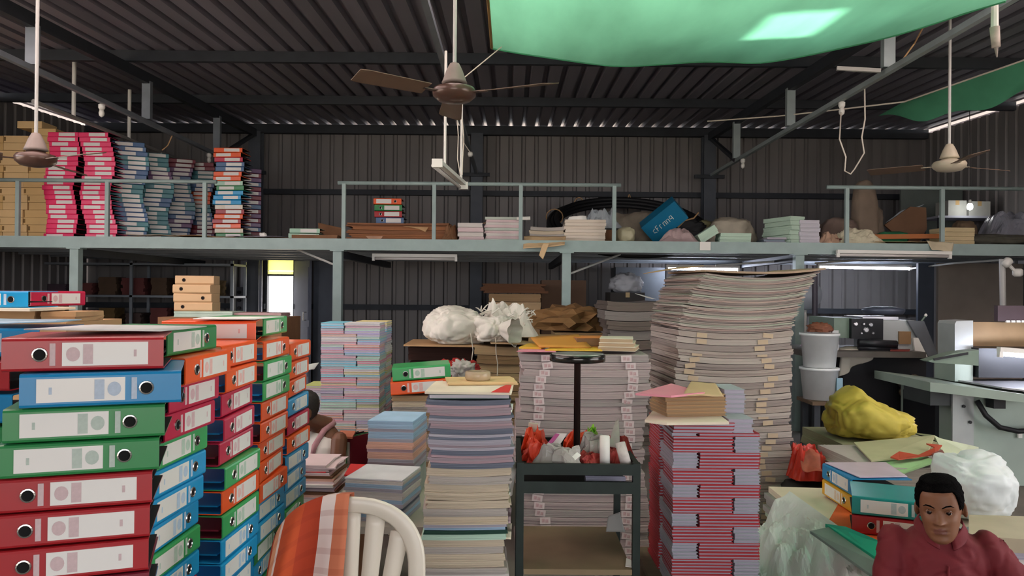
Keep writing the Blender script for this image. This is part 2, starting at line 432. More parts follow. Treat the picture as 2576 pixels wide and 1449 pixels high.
# trusses: bottom chord, rafter, struts, knee brace
M_truss = mat('weathered truss steel', '7e858c', 0.5, 0.3, var=0.2)
for k, X in enumerate(TX):
    tr = struct(empty('roof_truss', (X, 4.5, 3.24)))
    mb = MB().box(-0.022, 0.022, YF-4.5, 11.66-4.5, -0.022, 0.022)
    mb.build('bottom_chord', M_truss if k != 2 else mat('pale truss steel', '9aa6a6', 0.45, 0.2), tr)
    a = Vector((0, 11.66-4.5, RZ(11.66)-3.24-0.17)); b = Vector((0, YF-4.5, RZ(YF)-3.24-0.17))
    if k != 1: MB().bar(a, b, 0.07, 0.11).build('rafter', M_dark, tr)
    ys = {0: (6.27, 8.24, 10.2), 1: (10.4, 8.4, 6.4), 2: (6.14, 8.3, 10.3)}[k]
    for j, y in enumerate(ys):
        z = RZ(y) - 3.24 - (0.1 if k == 1 else 0.2)
        if k == 1: continue
        MB().box(-0.045, 0.045, y-4.5-0.03, y-4.5+0.03, 0.03, z).build('strut', M_truss if k == 0 else mat('pale truss steel', '9aa6a6'), tr)
    if k != 1: MB().bar((0, 10.3-4.5, 0.0), (0, 11.6-4.5, 0.55), 0.05).build('knee_brace', M_dark, tr)
    MB().bar((-0.25, 11.6-4.5, -0.02), (0.2, 11.6-4.5, -0.02), 0.05).build('bracket', M_dark, tr)

# ================================================================ the mezzanine
YM, ZD = 8.2, 2.0
mez = struct(empty('mezzanine_deck', (0, YM, ZD)))
def mz(mb, n, m): return childw(mb.build(n, m), mez)
pw = (XR - XL) / 10
for i in range(10): mz(MB().box(XL + i*pw + 0.004, XL + (i+1)*pw - 0.004, YM+0.02, 11.62, ZD-0.03, ZD), 'deck_panel', M_board)
mz(MB().box(XL, XR, YM-0.03, YM+0.02, ZD-0.118, ZD+0.004).box(XL, XR, YM+0.02, YM+0.07, ZD-0.118, ZD-0.108), 'front_beam', M_teal)
for y in (8.9, 9.6, 10.3, 11.0, 11.55): mz(MB().box(XL, XR, y-0.025, y+0.025, ZD-0.10, ZD-0.03), 'joist', M_truss)
for px in (190, 850, 1425, 2010):
    X = PX(px, YM, 640); tilt = 0
    mz(MB().box(X-0.046, X+0.046, YM-0.03, YM+0.06, 0, ZD-0.118).box(X-0.075, X+0.075, YM-0.05, YM+0.08, ZD-0.13, ZD-0.118), 'post', M_teal)
for (a, b) in (((742, 625, 8.4), (846, 668, 8.25)), ((1560, 640, 8.9), (1430, 690, 8.3)), ((1990, 655, 8.9), (1800, 668, 8.9))):
    mz(MB().tube([P(*a), P(*b)], 0.012), 'brace_wire', M_pipe)
# beams running back under the deck from each post
for px in (190, 850, 1425, 2010):
    X = PX(px, YM, 640); mz(MB().box(X-0.03, X+0.03, YM+0.05, 11.6, ZD-0.2, ZD-0.118), 'cross_beam', M_dark)
ZR = ZD + 0.6
def rail(x0, x1, posts, label):
    X0, X1 = PX(x0, YM, 465), PX(x1, YM, 465)
    r = empty('guard_rail', ((X0+X1)/2, YM, ZD))
    MB().tube([(X0-(X0+X1)/2, 0, ZR-ZD), (X1-(X0+X1)/2, 0, ZR-ZD)], 0.021, 10).build('top_rail', M_teal, r, True)
    for p in posts:
        X = PX(p, YM, 530)-(X0+X1)/2
        MB().box(X-0.02, X+0.02, -0.018, 0.018, 0.003, ZR-ZD).build('rail_post', M_teal, r)
    tag(r, label, 'railing')
rail(-70, 545, (45, 270, 515), 'grey-green pipe railing in front of the kraft and pink files')
rail(850, 1562, (865, 1092, 1310, 1545), 'grey-green pipe railing along the middle of the deck edge')
rail(2080, 2640, (2130, 2370, 2600), 'grey-green pipe railing at the right end of the deck')
# ================================================================ lever-arch files
FC = {'red': 'a51f26', 'crimson': 'c01f45', 'blue': '0f7fb4', 'sky': '1798cf', 'green': '2a8347', 'leaf': '38a45a', 'orange': 'ef5a1c',
      'pink': 'f0306a', 'teal': '4a868e', 'plum': '6d4c74', 'navy': '486a92', 'maroon': '7c2233', 'yellow': 'd9a019', 'pale green': 'a8cdb4', 'cream': 'd8cdb8', 'aqua': '128a86'}
FM = {k: mat(k + ' file board', v, 0.38, 0, var=0.08, scale=5, coat=0.25) for k, v in FC.items()}
FT = {k: mat(k + ' label print', tuple(0.45 + 0.4*c for c in hx(v)), 0.7, var=0.1, scale=120) for k, v in FC.items()}
M_lining = mat('black file lining', '1b1a1c', 0.8)
M_label = mat('spine label paper', 'e2e0da', 0.55, var=0.03, coat=0.2)
M_hole = mat('dark finger hole', '0a0a0a', 0.9)
FL, FD = 0.325, 0.275
def file_mesh(T, L=FL, D=FD, name='lever_arch_file'):
    r = 0.007; th = 0.0035; out = []; inn = []
    prof = [(D, 0.0), (r, 0.0), (r*0.3, r*0.3), (0, r), (0, T-r), (r*0.3, T-r*0.3), (r, T), (D, T)]
    pin = [(D, th), (r, th), (th*1.2, r), (th*1.2, T-r), (r, T-th), (D, T-th)]
    poly = prof + pin[::-1]
    mb = MB(); n = len(poly)
    for x in (-L/2, L/2):
        mb.v += [(x, y, z) for y, z in poly]
    no = len(prof)
    for i in range(n):
        j = (i+1) % n; mb.f.append((i, j, n+j, n+i)); mb.m.append(0 if (i < no-1 or i in (no-1, n-1)) else 1)
    # end caps as strips between outer and inner outline
    for b in (0, n):
        o = list(range(no)); q = [n-1-k for k in range(len(pin))]
        pairs = [(0,0),(1,1),(2,1),(3,2),(4,3),(5,4),(6,4),(7,5)]
        for (a, pa), (c, pc) in zip(pairs, pairs[1:]):
            if pa == pc: mb.f.append((b+a, b+c, b+q[pa]))
            else: mb.f.append((b+a, b+c, b+q[pc], b+q[pa]))
            mb.m.append(0)
    # paper block and lever plate inside
    mb.box(-L/2+0.012, L/2-0.012, 0.02, D-0.03, T*0.3, T*0.36, 1)
    return mb.mesh(name, [FM['red'], M_lining])
def label_mesh(L=FL, T=0.075, full=True):
    h = T*0.35; y = -0.0012; mb = MB()
    def q(x0, x1, z0, z1, mi, yy=y):
        b = len(mb.v); mb.v += [(x0,yy,z0),(x1,yy,z0),(x1,yy,z1),(x0,yy,z1)]; mb.f.append((b,b+1,b+2,b+3)); mb.m.append(mi)
    x0, x1 = -L/2 + 0.36*L, -L/2 + 0.90*L
    mb.box(x0, x1, y, 0.0, -h, h, 0)
    if full == 'band':
        mb = MB(); q(x0+0.042, x0+0.062, -h*0.85, h*0.85, 1, y-0.0004)
    elif full == 'logo':
        mb = MB(); n = 16; cx = x0+0.022
        mb.v += [(cx+0.014*math.cos(2*PI*k/n), y-0.0004, h*0.62*math.sin(2*PI*k/n)) for k in range(n)]; mb.f.append(tuple(range(n))); mb.m.append(1)
    elif full == 'mark':
        mb = MB(); q(x1-0.03, x1-0.024, -h*0.28, h*0.32, 1, y-0.0004)
    elif full == 'sticker':
        mb = MB(); mb.box(-L/2+0.285*L, -L/2+0.32*L, y, 0, -h*0.95, h*0.95, 1)
    return mb.mesh('label', [M_label, FT['red']])
def ring_mesh(L=FL, T=0.075):
    mb = MB(); c = Vector((-L/2+0.225*L, 0, 0)); R = 0.0125; n = 14
    for k in range(n):
        pass
    pr = [(R+0.004, 0.0), (R+0.003, 0.0025), (R, 0.003), (R-0.001, 0.0005)]
    M = Matrix.Rotation(PI/2, 4, 'X')
    mb.lathe(pr, n, c, 0, M); mb.f.pop(); mb.m.pop(); mb.f.pop(); mb.m.pop()
    b = len(mb.v); mb.v += [tuple(c + Vector((R*math.cos(2*PI*k/n), -0.0008, R*math.sin(2*PI*k/n)))) for k in range(n)]
    mb.f.append(tuple(range(b, b+n))); mb.m.append(1)
    return mb.mesh('finger_ring', [M_chrome, M_hole])
T1 = 0.075
ME_file, ME_label, ME_ring = file_mesh(T1), label_mesh(full=False), ring_mesh()
ME_PR = [(n_, label_mesh(full=k_)) for n_, k_ in (('band_print', 'band'), ('logo_print', 'logo'), ('size_print', 'mark'))]
ME_stick = label_mesh(full='sticker')
def lever_file(col, M, label, group, flip=False, meshes=None, T=T1, ring=True, lining=None):
    mf, ml, mr = meshes or (ME_file, ME_label, ME_ring)
    o = put(mf, 'lever_arch_file', None, M, [FM[col], lining or M_lining])
    R = Matrix.Translation((0, 0, T/2)) @ (Matrix.Rotation(PI, 4, 'Y') if flip else Matrix.Identity(4))
    lb_ = put(ml, 'label', o, R, [M_label, FT[col]])
    if ml is ME_label:
        for n_, me_ in ME_PR: put(me_, n_, lb_, None, [M_label, FT[col]])
        put(ME_stick, 'price_sticker', o, R, [M_label, FT[col]])
    if ring: put(mr, 'finger_ring', o, R)
    return tag(o, label, 'file', group)

def support(name, x0, x1, y0, y1, z, m, label, cat='table'):
    """a plain packing table standing on the floor"""
    t = empty(name, ((x0+x1)/2, (y0+y1)/2, 0)); w, d = (x1-x0)/2, (y1-y0)/2
    MB().box(-w, w, -d, d, z-0.03, z).build('table_top', m, t)
    for sx in (-1, 1):
        for sy in (-1, 1): MB().box(sx*(w-0.05)-0.025, sx*(w-0.05)+0.025, sy*(d-0.05)-0.025, sy*(d-0.05)+0.025, 0, z-0.03).build('leg', M_dark, t)
    return tag(t, label, cat)

PT = 0.0785                       # pitch of the stacked files
ZT = 0.56                         # the table they stand on
# --- nearest stack: a file with its spine to us and one with its spine to the right in each layer
A_front = [('red', 40, 410, 0), ('blue', 80, 455, 1), ('green', 52, 415, 1), ('green', 40, 402, 1), ('red', 8, 385, 0), ('red', 0, 380, 0), ('red', -3, 378, 0), ('maroon', 5, 380, 0), ('blue', 5, 380, 0)]
A_right = [('green', 412, 1), ('orange', 458, 0), ('crimson', 418, 0), ('crimson', 408, 0), ('leaf', 388, 1), ('sky', 380, 1), ('sky', 375, 1), ('sky', 370, 1), ('leaf', 372, 1)]
topA = PZ(410, 843, 1.8)
A_front += [(random.choice(['red', 'blue', 'green', 'orange']), 0, 380, 0) for k in range(6)]
A_right += [(random.choice(['crimson', 'sky', 'leaf', 'orange']), 372, 1) for k in range(6)]
NA = len(A_front)
ZT = topA - NA*PT
for i, (c, x0, x1, fl) in enumerate(A_front):
    z = topA - (i+1)*PT
    yaw = math.radians(20 + rj(2)); pc = P(x1, 1000, 1.80)
    M = Matrix.Translation((pc.x, pc.y, z)) @ Matrix.Rotation(yaw, 4, 'Z') @ Matrix.Translation((-FL/2, 0, 0))
    lever_file(c, M, '%s file with its spine to the front, %s from top of the nearest stack' % (c, nth(i+1)), 'files stacked at the front left', bool(fl))
for i, (c, x0, fl) in enumerate(A_right):
    z = topA - (i+1)*PT + 0.001
    Y0 = 2.10; pc = P(x0+8, 1000, Y0)
    M = Matrix.Translation((pc.x, pc.y, z)) @ Matrix.Rotation(PI/2 + math.radians(rj(1.5)-1), 4, 'Z') @ Matrix.Translation((FL/2, 0, 0))
    lever_file(c, M, '%s file with its spine to the right, %s from top of the nearest stack' % (c, nth(i+1)), 'files stacked at the front left', bool(fl))
# --- three more stacks receding behind it, spines to the right
def right_stack(cols, xs, Y0, ytop, order, ZB):
    zt = PZ(xs[0], ytop, Y0); n = len(cols)
    while zt - (len(cols))*PT > ZB + 0.04: cols = cols + [random.choice(['blue', 'orange', 'green', 'crimson'])]
    n = len(cols); pt = (zt - ZB) / n
    for i, c in enumerate(cols):
        fl = c.endswith('*'); c = c.rstrip('*')
        x0 = xs[i % len(xs)] if i < len(xs) else xs[-1] - (i-len(xs))*2
        pc = P(x0, 1000, Y0)
        M = Matrix.Translation((pc.x + rj(0.004), pc.y, zt - (i+1)*pt)) @ Matrix.Rotation(PI/2 + math.radians(rj(2.2)), 4, 'Z') @ Matrix.Translation((FL/2, 0, 0))
        lever_file(c, M, '%s file with its spine to the right, %s from top of the %s stack' % (c, nth(i+1), order), 'files stacked at the front left', fl, lining=FM[random.choice(['blue', 'maroon', 'green', 'blue', 'sky'])])
right_stack(['orange', 'orange', 'crimson', 'crimson', 'crimson', 'leaf', 'orange', 'leaf', 'sky*', 'sky*'], [560, 566, 560, 566, 555, 568, 563, 563, 560, 560], 2.50, 868, 'second-nearest', ZT)
right_stack(['orange*', 'leaf*', 'leaf*', 'orange', 'orange', 'orange', 'orange', 'orange*', 'sky*', 'sky*', 'green*', 'sky'], [664, 664, 664, 660, 660, 655, 657, 655, 650, 650, 648, 645], 2.93, 857, 'third-nearest', ZT)
right_stack(['orange', 'orange', 'orange', 'sky', 'crimson', 'orange', 'sky*', 'sky*', 'sky*', 'leaf*', 'sky*', 'orange'], [728, 726, 726, 728, 725, 724, 722, 722, 718, 716, 716, 712], 3.34, 862, 'fourth-nearest', ZT)
# the pair lying on top of the third stack
zc = PZ(664, 857, 2.93)
pc = P(644, 830, 2.86)
lever_file('orange', Matrix.Translation((pc.x, pc.y, zc+0.002)) @ Matrix.Rotation(math.radians(14), 4, 'Z') @ Matrix.Translation((-FL/2, 0, 0)), 'orange file with its spine to the front, lying on top of the third stack', 'files stacked at the front left')
pc = P(652, 830, 3.14)
lever_file('leaf', Matrix.Translation((pc.x+0.015, pc.y+0.01, zc+0.002)) @ Matrix.Rotation(PI/2, 4, 'Z') @ Matrix.Translation((FL/2, 0, 0)), 'green file with its spine to the right, lying on top of the third stack', 'files stacked at the front left', True)
# sheets lying on the tops
o = sheet('loose_paper', P(450, 800, 2.75)+Vector((0.05,0,0)), P(640, 800, 2.8), P(715, 795, 3.15), P(520, 795, 3.2), M_paper, amp=0.002, th=0.003, nu=4, nv=4)
o.location.z = zc + 0.084 - sum((o.matrix_world @ v.co).z for v in o.data.vertices)/len(o.data.vertices)
tag(o, 'white sheet lying on the orange and green file pair', 'paper')
o = sheet('cardboard_sheet', P(60, 835, 1.72), P(405, 838, 1.86), P(520, 826, 2.25), P(240, 822, 2.2), mat('pale grey board', 'c8c9c6', 0.6), amp=0.001, th=0.003, nu=4, nv=4)
o.location.z = topA + 0.006 - sum(v.co.z for v in o.data.vertices)/len(o.data.vertices)
tag(o, 'pale grey board lying across the top of the nearest file stack', 'board')
# table under them, out of the picture
support('packing_table', -2.05, -0.86, 1.42, 3.75, ZT - 0.002, M_board, 'low packing table under the stacks of lever-arch files')
# --- the stack beyond the left edge of the picture
for i, c in enumerate(['blue', 'red', 'blue', 'green', 'maroon', 'sky']):
    z = PZ(20, 822, 1.98) - (i+1)*0.083
    pc = P([62, 22, 30, 10, 12, 10][i], 1000, 1.98)
    M = Matrix.Translation((pc.x, pc.y, z)) @ Matrix.Rotation(math.radians(6+rj(3)), 4, 'Z') @ Matrix.Translation((-FL/2, 0, 0))
    if i == 0: M = M @ Matrix.Translation((0, 0.07, 0))
    lever_file(c, M, '%s file cut by the left picture edge, %s from top of its stack' % (c, nth(i+1)), 'files at the left picture edge', True)
zb = PZ(20, 822, 1.98) - 6*0.083
ME_slabA = slab(0.36, 0.30, zb - ZT, 0, 0, 0.004, layers=6, seed=4).mesh('paper_pile', pmat('grey paper edge', 'b9b2a6'))
tag(put(ME_slabA, 'paper_pile', None, TR(PX(30, 1.98)-0.19, 2.14, ZT)), 'grey paper pile under the files at the left picture edge', 'paper pile')
o = sheet('blue_sheet', P(-120, 820, 2.05), P(150, 815, 2.05), P(205, 808, 2.33), P(-120, 806, 2.33), mat('pale blue sheet', '9fc4d8', 0.4, coat=0.3), amp=0.002, th=0.003, nu=6, nv=4)
o.location.z = PZ(20, 822, 1.98) + 0.006 - sum(v.co.z for v in o.data.vertices)/len(o.data.vertices)
tag(o, 'glossy pale blue sheet on the stack at the left picture edge', 'paper')

# --- a carton pile behind with a cream board and one blue and one crimson file on it
Yk = 3.45
zb = PZ(60, 775, Yk)
def carton(name, x0, x1, y0, y1, z0, z1, m, label, cat='box', flaps=True):
    c = empty(name, ((x0+x1)/2, (y0+y1)/2, z0)); w, d, h = (x1-x0)/2, (y1-y0)/2, z1-z0
    MB().box(-w, w, -d, d, 0, h-0.003).build('carton_body', m, c)
    if flaps:
        MB().box(-w, -0.002, -d, d, h-0.003, h).build('flap', m, c); MB().box(0.002, w, -d, d, h-0.003, h).build('flap', m, c)
        MB().box(-0.025, 0.025, -d-0.001, d, h-0.0002, h+0.0006).box(-0.025, 0.025, -d-0.001, -d, h-0.06, h).build('packing_tape', mat('buff packing tape', 'b79a6c', 0.25), c)
    return tag(c, label, cat)
carton('large_carton', PX(-160, Yk), PX(150, Yk), Yk+0.05, Yk+0.55, 0.0, zb-0.065, M_kraft, 'large kraft carton standing behind the files at the left edge')
for k, (a, b, h) in enumerate(((-150, 40, 0.05), (60, 150, 0.045))):
    o = slab(PX(b, Yk)-PX(a, Yk), 0.25, h, jit=0.004, layers=2, seed=k).build('kraft_pad', M_kraft)
    o.location = ((PX(a, Yk)+PX(b, Yk))/2, Yk+0.25, zb-0.064); tag(o, ['rounded kraft pad under the cream board, at the picture edge', 'small kraft pad under the right end of the cream board'][k], 'board')
o = MB().prism([P(-150, 784, Yk-0.0)*1, P(75, 786, Yk-0.05), P(190, 779, Yk+0.35), P(-150, 770, Yk+0.5)], (0, 0, 0.012)).build('cream_board', M_cream)
for v in o.data.vertices: v.co.z = zb - 0.013 + (0.012 if v.index >= 4 else 0)
tag(o, 'cream board lying behind the files at the left edge', 'board')
pc = P(70, 760, Yk+0.05)
lever_file('sky', Matrix.Translation((pc.x, pc.y, zb)) @ Matrix.Rotation(math.radians(5), 4, 'Z') @ Matrix.Translation((-FL/2, 0, 0)), 'bright blue file lying on the cream board at the left edge', 'files on the cream board', True)
pc = P(74, 760, Yk+0.12)
lever_file('crimson', Matrix.Translation((pc.x+0.02, pc.y, zb)) @ Matrix.Rotation(PI/2, 4, 'Z') @ Matrix.Translation((FL/2, -0.0, 0)) @ Matrix.Translation((0, -0.0, 0)) @ Matrix.Rotation(0, 4, 'Z') @ Matrix.Translation((0.0, 0.0, 0)), 'crimson file lying behind the bright blue one on the cream board', 'files on the cream board') if False else None
M = Matrix.Translation((P(78, 760, Yk+0.36).x, Yk+0.36, zb)) @ Matrix.Rotation(PI/2-0.3, 4, 'Z') @ Matrix.Translation((FL/2, 0, 0))
lever_file('crimson', M, 'crimson file lying behind the bright blue one on the cream board', 'files on the cream board')

# --- four kraft box files far behind, on a tall carton
_r, _T = .012, .078
ME_kf = MB().prism([(-FL/2, y_, z_) for y_, z_ in ((FD, 0), (_r, 0), (0, _r), (0, _T-_r), (_r, _T), (FD, _T))], (FL, 0, 0)).mesh('kraft_file', [M_kraft])
Ykf = 6.8
zk = PZ(480, 783, Ykf)
for i in range(4):
    pc = P([440, 434, 436, 438][3-i], 740, Ykf)
    M = Matrix.Translation((pc.x, pc.y, zk + i*0.079)) @ Matrix.Rotation(math.radians(7 + rj(4)), 4, 'Z') @ Matrix.Translation((FL/2, 0, 0))
    o = put(ME_kf, 'kraft_file', None, M, [mat('pale kraft file', 'd8b48a', 0.8, var=0.06)])
    R = Matrix.Translation((0, 0, 0.039)) @ (Matrix.Rotation(PI, 4, 'Y') if i == 1 else Matrix.Identity(4))
    put(ME_ring, 'finger_hole', o, R, [mat('dark brown eyelet', '4a3020'), M_hole])
    tag(o, 'plain kraft file, %s from top of the small stack left of the bright doorway' % nth(4-i), 'file', 'plain kraft files')
x0, x1 = PX(432, Ykf), PX(585, Ykf)
o = slab(x1-x0-0.02, 0.30, 0.05, layers=3, jit=0.004, seed=3).build('green_pad', mat('pale green pad', 'b9cdbd')); o.location = ((x0+x1)/2, Ykf+0.17, zk-0.051)
tag(o, 'pale green pad of sheets under the plain kraft files', 'paper pile')
carton('tall_carton', x0-0.1, x1+0.45, Ykf-0.05, Ykf+0.55, 0, zk-0.052, M_kraft_d, 'tall brown carton carrying the plain kraft files')
o = slab(0.42, 0.3, 0.04, layers=4, jit=0.006, seed=9).build('sheet_pile', mat('dusty pink sheets', 'b99a98')); o.location = (x1+0.2, Ykf+0.2, zk-0.051)
tag(o, 'dusty pink sheets on the tall carton in front of the doorway', 'paper pile')

o = sheet('torn_paper', P(738, 926, 3.62), P(802, 914, 3.72), P(790, 930, 3.72), P(738, 938, 3.58), M_paper, amp=.006); o.location.z = 0
tag(o, 'torn white paper poking out right of the fourth file stack', 'paper')
# ================================================================ notebooks and paper stacks
def book_mesh(w, d, h, name='notebook', inset=0.004, ct=0.16):
    t = min(0.0018, h*0.16) if ct == 0.16 else h*ct
    return MB().box(-w/2, w/2, -d/2, d/2, 0, t, 0).box(-w/2+inset*.3, w/2-inset, -d/2+inset, d/2-inset, t, h-t, 1).box(-w/2, w/2, -d/2, d/2, h-t, h, 0).mesh(name, [M_paper, M_paper])
PCOL = {'pink': 'd9a3b2', 'rose': 'd98aa0', 'sky blue': '8ec3dc', 'turquoise': '7fc8d8', 'lavender': 'b7acd0', 'lime green': 'c0cd7c', 'grey': 'a9adb4', 'peach': 'e5b09a', 'pale yellow': 'e6d79a', 'off-white': 'd8d4d2', 'mint': 'aecfbf'}
PM = {k: mat(k + ' notebook cover', v, 0.6, var=0.12, scale=60) for k, v in PCOL.items()}
M_pages = pmat('notebook page edge', 'cfcad0', 0.3, 500)
# --- pastel spiral notebooks: bricks of four, alternating long and short
Yn = 5.0
zn0, zn1 = PZ(880, 1086, Yn), PZ(880, 812, Yn)
nx0, nx1 = PX(808, Yn), PX(956, Yn); NW = nx1 - nx0
ls, ss = NW*0.60, NW*0.385
nl = 40; hp = (zn1-zn0)/nl
me_l, me_s = book_mesh(ls, 0.21, hp*0.96, ct=0.3, inset=0.002), book_mesh(ss, 0.27, hp*0.96, ct=0.3, inset=0.002)
cols = list(PCOL); rnd = random.Random(5)
weights = [6, 3, 4, 2, 5, 2, 6, 2, 1, 5, 3]
for i in range(nl):
    side = (i // 4) % 2
    z = zn0 + i*hp
    fc = rnd.choices(cols, weights)[0]
    for k, (me, w, d) in enumerate(((me_l, ls, 0.21), (me_s, ss, 0.27))):
        left = (k == 0) != bool(side)
        x = nx0 + w/2 if left else nx1 - w/2
        col = rnd.choices(cols, weights)[0] if (i % 3 or k) else fc
        o = put(me, 'spiral_notebook', None, TR(x + rj(0.003), Yn + d/2 + rj(0.004), z, rj(0.012)), [PM[col], M_pages])
        tag(o, '%s notebook, front %s of the pastel stack, %s layer from its top' % (col, 'left' if left else 'right', nth(nl-i)), 'notebook', 'pastel notebooks in the tall stack')
    col = rnd.choices(cols, weights)[0]
    o = put(me_l, 'spiral_notebook', None, TR(nx1 - 0.105 + rj(0.004), Yn + 0.28 + ls/2 - 0.0, z, PI/2 + rj(0.01)), [PM[col], M_pages])
    tag(o, '%s notebook at the right-hand back of the pastel stack, %s layer from its top' % (col, nth(nl-i)), 'notebook', 'pastel notebooks in the tall stack')
# a second, lower notebook pile just left of it
me_b = book_mesh(0.21, 0.28, 0.014)
for i in range(16):
    z = 0.55 + i*0.0152 + 0.0
    o = put(me_b, 'spiral_notebook', None, TR(PX(788, 5.15)+rj(0.006), 5.45, z, rj(0.03)), [PM[rnd.choices(cols, weights)[0]], M_pages])
    tag(o, 'notebook in the low pile behind the pastel stack, %s from its top' % nth(16-i), 'notebook', 'low notebook pile')
# bench draped with maroon cloth that carries them
mr = mat('maroon cloth', '6e1c22', 0.85, var=0.2, bump=0.2)
bx = empty('maroon_bench', ((nx0+nx1)/2, Yn+0.3, 0))
MB().box(-0.42, 0.30, -0.28, 0.42, 0.0, zn0-0.032).build('bench_base', mr, bx)
MB().grid(lambda u, v: Vector((-0.43+u*0.74, -0.30+v*0.73, zn0-0.005 - 0.5*max(0, abs(u-.5)-0.46) - 0.4*max(0, abs(v-.5)-0.46))), 20, 20, 0.02).build('cushion_top', mr, bx, True)
tag(bx, 'maroon covered bench under the pastel notebook stack', 'bench')

# --- sheet piles: generic column of blocks
def column(name, specs, X, Y, Z0, W, D, yaw, label, cat='paper', group=None, lean=None, nx=8, sag=0.0, jit=0.004, seed=0, tags=None):
    """specs from the bottom up: (thickness, material, extra width)"""
    rnd = random.Random(seed); z = Z0; n = len(specs); objs = []
    for i, sp in enumerate(specs):
        h, m = sp[0], sp[1]; ew = sp[2] if len(sp) > 2 else 0
        sg = sag(z) if callable(sag) else sag
        L = lean(z) if lean else (0, 0, 0)
        o = slab(W+ew+rnd.uniform(-jit, jit), D+rnd.uniform(-jit, jit), h*0.97, sg, 0, jit*0.7, nx, 2, layers=max(1, min(4, int(h/0.009))), seed=seed*100+i).build(name, m)
        o.matrix_basis = TR(X+L[0]+rnd.uniform(-jit, jit), Y+L[1]+rnd.uniform(-jit, jit), z, yaw+rnd.uniform(-jit, jit)*2 + (L[2] if len(L) > 2 else 0))
        tag(o, label(n-i, i), cat, group); objs.append(o); z += h
    return objs, z
E_white = pmat('white sheet edges', 'd9d3cc'); E_cream = pmat('cream sheet edges', 'c9bba4'); E_grey = pmat('grey sheet edges', 'b3aca4')
E_lilac = pmat('lilac sheet edges', 'b0acb6'); E_blue = pmat('pale blue sheet edges', 'a3bfd6'); E_peach = pmat('peach sheet edges', 'e0b09c'); E_pink = pmat('pink sheet edges', 'b99ea4')
E_slate = pmat('slate notebook edges', '6f7583'); E_green = pmat('dark green edges', '2e4a40'); E_mauve = pmat('mauve sheet edges', 'a19299'); E_mint = pmat('mint sheet edges', 'b8d8c4')
E_dusk = pmat('dusky white edges', 'cbb9b4'); E_kraft = pmat('kraft sheet edges', 'a88c6c'); E_brown = pmat('brown sheet edges', '6a4a36')

# --- blue, peach and lilac exercise sheets behind the chair
Yb = 3.55
zb0 = PZ(985, 1190, Yb); zb1 = PZ(985, 1062, Yb)
seq = [E_lilac, E_lilac, E_mauve, E_lilac, E_peach, E_peach, E_pink, E_peach, E_peach, E_lilac, E_blue, E_blue, E_lilac, E_blue, E_blue]
hb = (zb1-zb0)/len(seq)
names = {id(E_lilac): 'lilac', id(E_mauve): 'mauve', id(E_peach): 'peach', id(E_pink): 'pink', id(E_blue): 'pale blue', id(E_white): 'white', id(E_slate): 'slate grey', id(E_cream): 'cream', id(E_green): 'dark green', id(E_grey): 'grey', id(E_mint): 'mint', id(E_dusk): 'dusky white'}
column('exercise_pad', [(hb, m) for m in seq], PX(992, Yb), Yb+0.15, zb0, 0.215, 0.29, math.radians(-6),
       lambda k, i: '%s pad, %s from top of the blue and peach pile behind the chair' % (names[id(seq[i])], nth(k)), 'pad', 'pads in the blue and peach pile', seed=3, jit=0.003)
o = slab(0.212, 0.288, 0.004, 0, 0, 0.001).build('cover_sheet', mat('pale blue cover', 'a9cbe6', 0.7)); o.matrix_basis = TR(PX(992, Yb), Yb+0.15, zb1, math.radians(-6))
tag(o, 'pale blue top sheet of the blue and peach pile', 'paper')
seq2 = [E_lilac, E_blue, E_lilac, E_slate, E_lilac, E_blue, E_white, E_white, E_lilac, E_blue, E_white]
zc0 = PZ(960, 1192, 3.3)
h2 = 0.0155
column('exercise_pad', [(h2, m) for m in seq2], PX(968, 3.3), 3.3+0.15-0.14, zc0 - h2*len(seq2), 0.25, 0.26, math.radians(-10),
       lambda k, i: '%s pad, %s from top of the white pile behind the chair' % (names[id(seq2[i])], nth(k)), 'pad', 'pads in the white pile', seed=5, jit=0.004)
o = slab(0.25, 0.26, 0.005, 0, 0, 0.001).build('cover_sheet', mat('white cover sheet', 'e6e6ea', 0.7)); o.matrix_basis = TR(PX(968, 3.3), 3.31, zc0+.001, math.radians(-10)); tag(o, 'white top sheet of the white pile behind the chair', 'paper')
zt_ = zc0 - h2*len(seq2)
support('work_table', PX(890, 3.3)-0.12, PX(1062, 3.3)+0.12, 3.12, 3.92, zt_-0.001, mat('pale laminate', 'b9b1a2', 0.5), 'pale work table behind the white plastic chair')
# a crate on the table carries the blue and peach pile
carton('pad_carton', PX(940, Yb)-0.01, PX(1056, Yb), Yb+0.02, Yb+0.32, zt_, zb0-0.001, mat('grey-green carton', '9aa39a', 0.8), 'grey carton under the blue and peach pile', flaps=False)

# --- the tall front pile, right of the chair
Yp = 2.75
Xp = (PX(1068, Yp)+PX(1280, Yp))/2; Wp = PX(1280, Yp)-PX(1068, Yp)
def zp(y): return PZ(1180, y, Yp)
sp = []
def seg(y1, y0, mats_, n):      # from y1 (lower) up to y0
    h = (zp(y0)-zp(y1))/n
    for i in range(n): sp.append((h, mats_[i % len(mats_)]))
z_bot = 0.0
n0 = 24; hh = (zp(1449))/n0
for i in range(n0): sp.append((hh, [E_cream, E_grey, E_cream, E_white][i % 4]))
seg(1449, 1362, [E_grey, E_cream, E_cream, E_grey, E_cream], 5); seg(1362, 1348, [E_mint], 2); seg(1348, 1338, [E_green], 1); seg(1338, 1322, [E_blue, E_lilac], 2)
seg(1322, 1182, [E_cream, E_grey, E_cream, E_cream, E_cream, E_grey], 7)
seg(1182, 1010, [E_slate, E_slate, E_pink, E_mauve, E_pink, E_slate, E_slate, E_lilac, E_mauve, E_lilac, E_lilac, E_slate, E_lilac, E_slate, E_slate, E_mauve, E_pink, E_mauve, E_lilac, E_slate, E_pink, E_mauve, E_mauve, E_pink, E_slate, E_slate], 26)
spn = sp
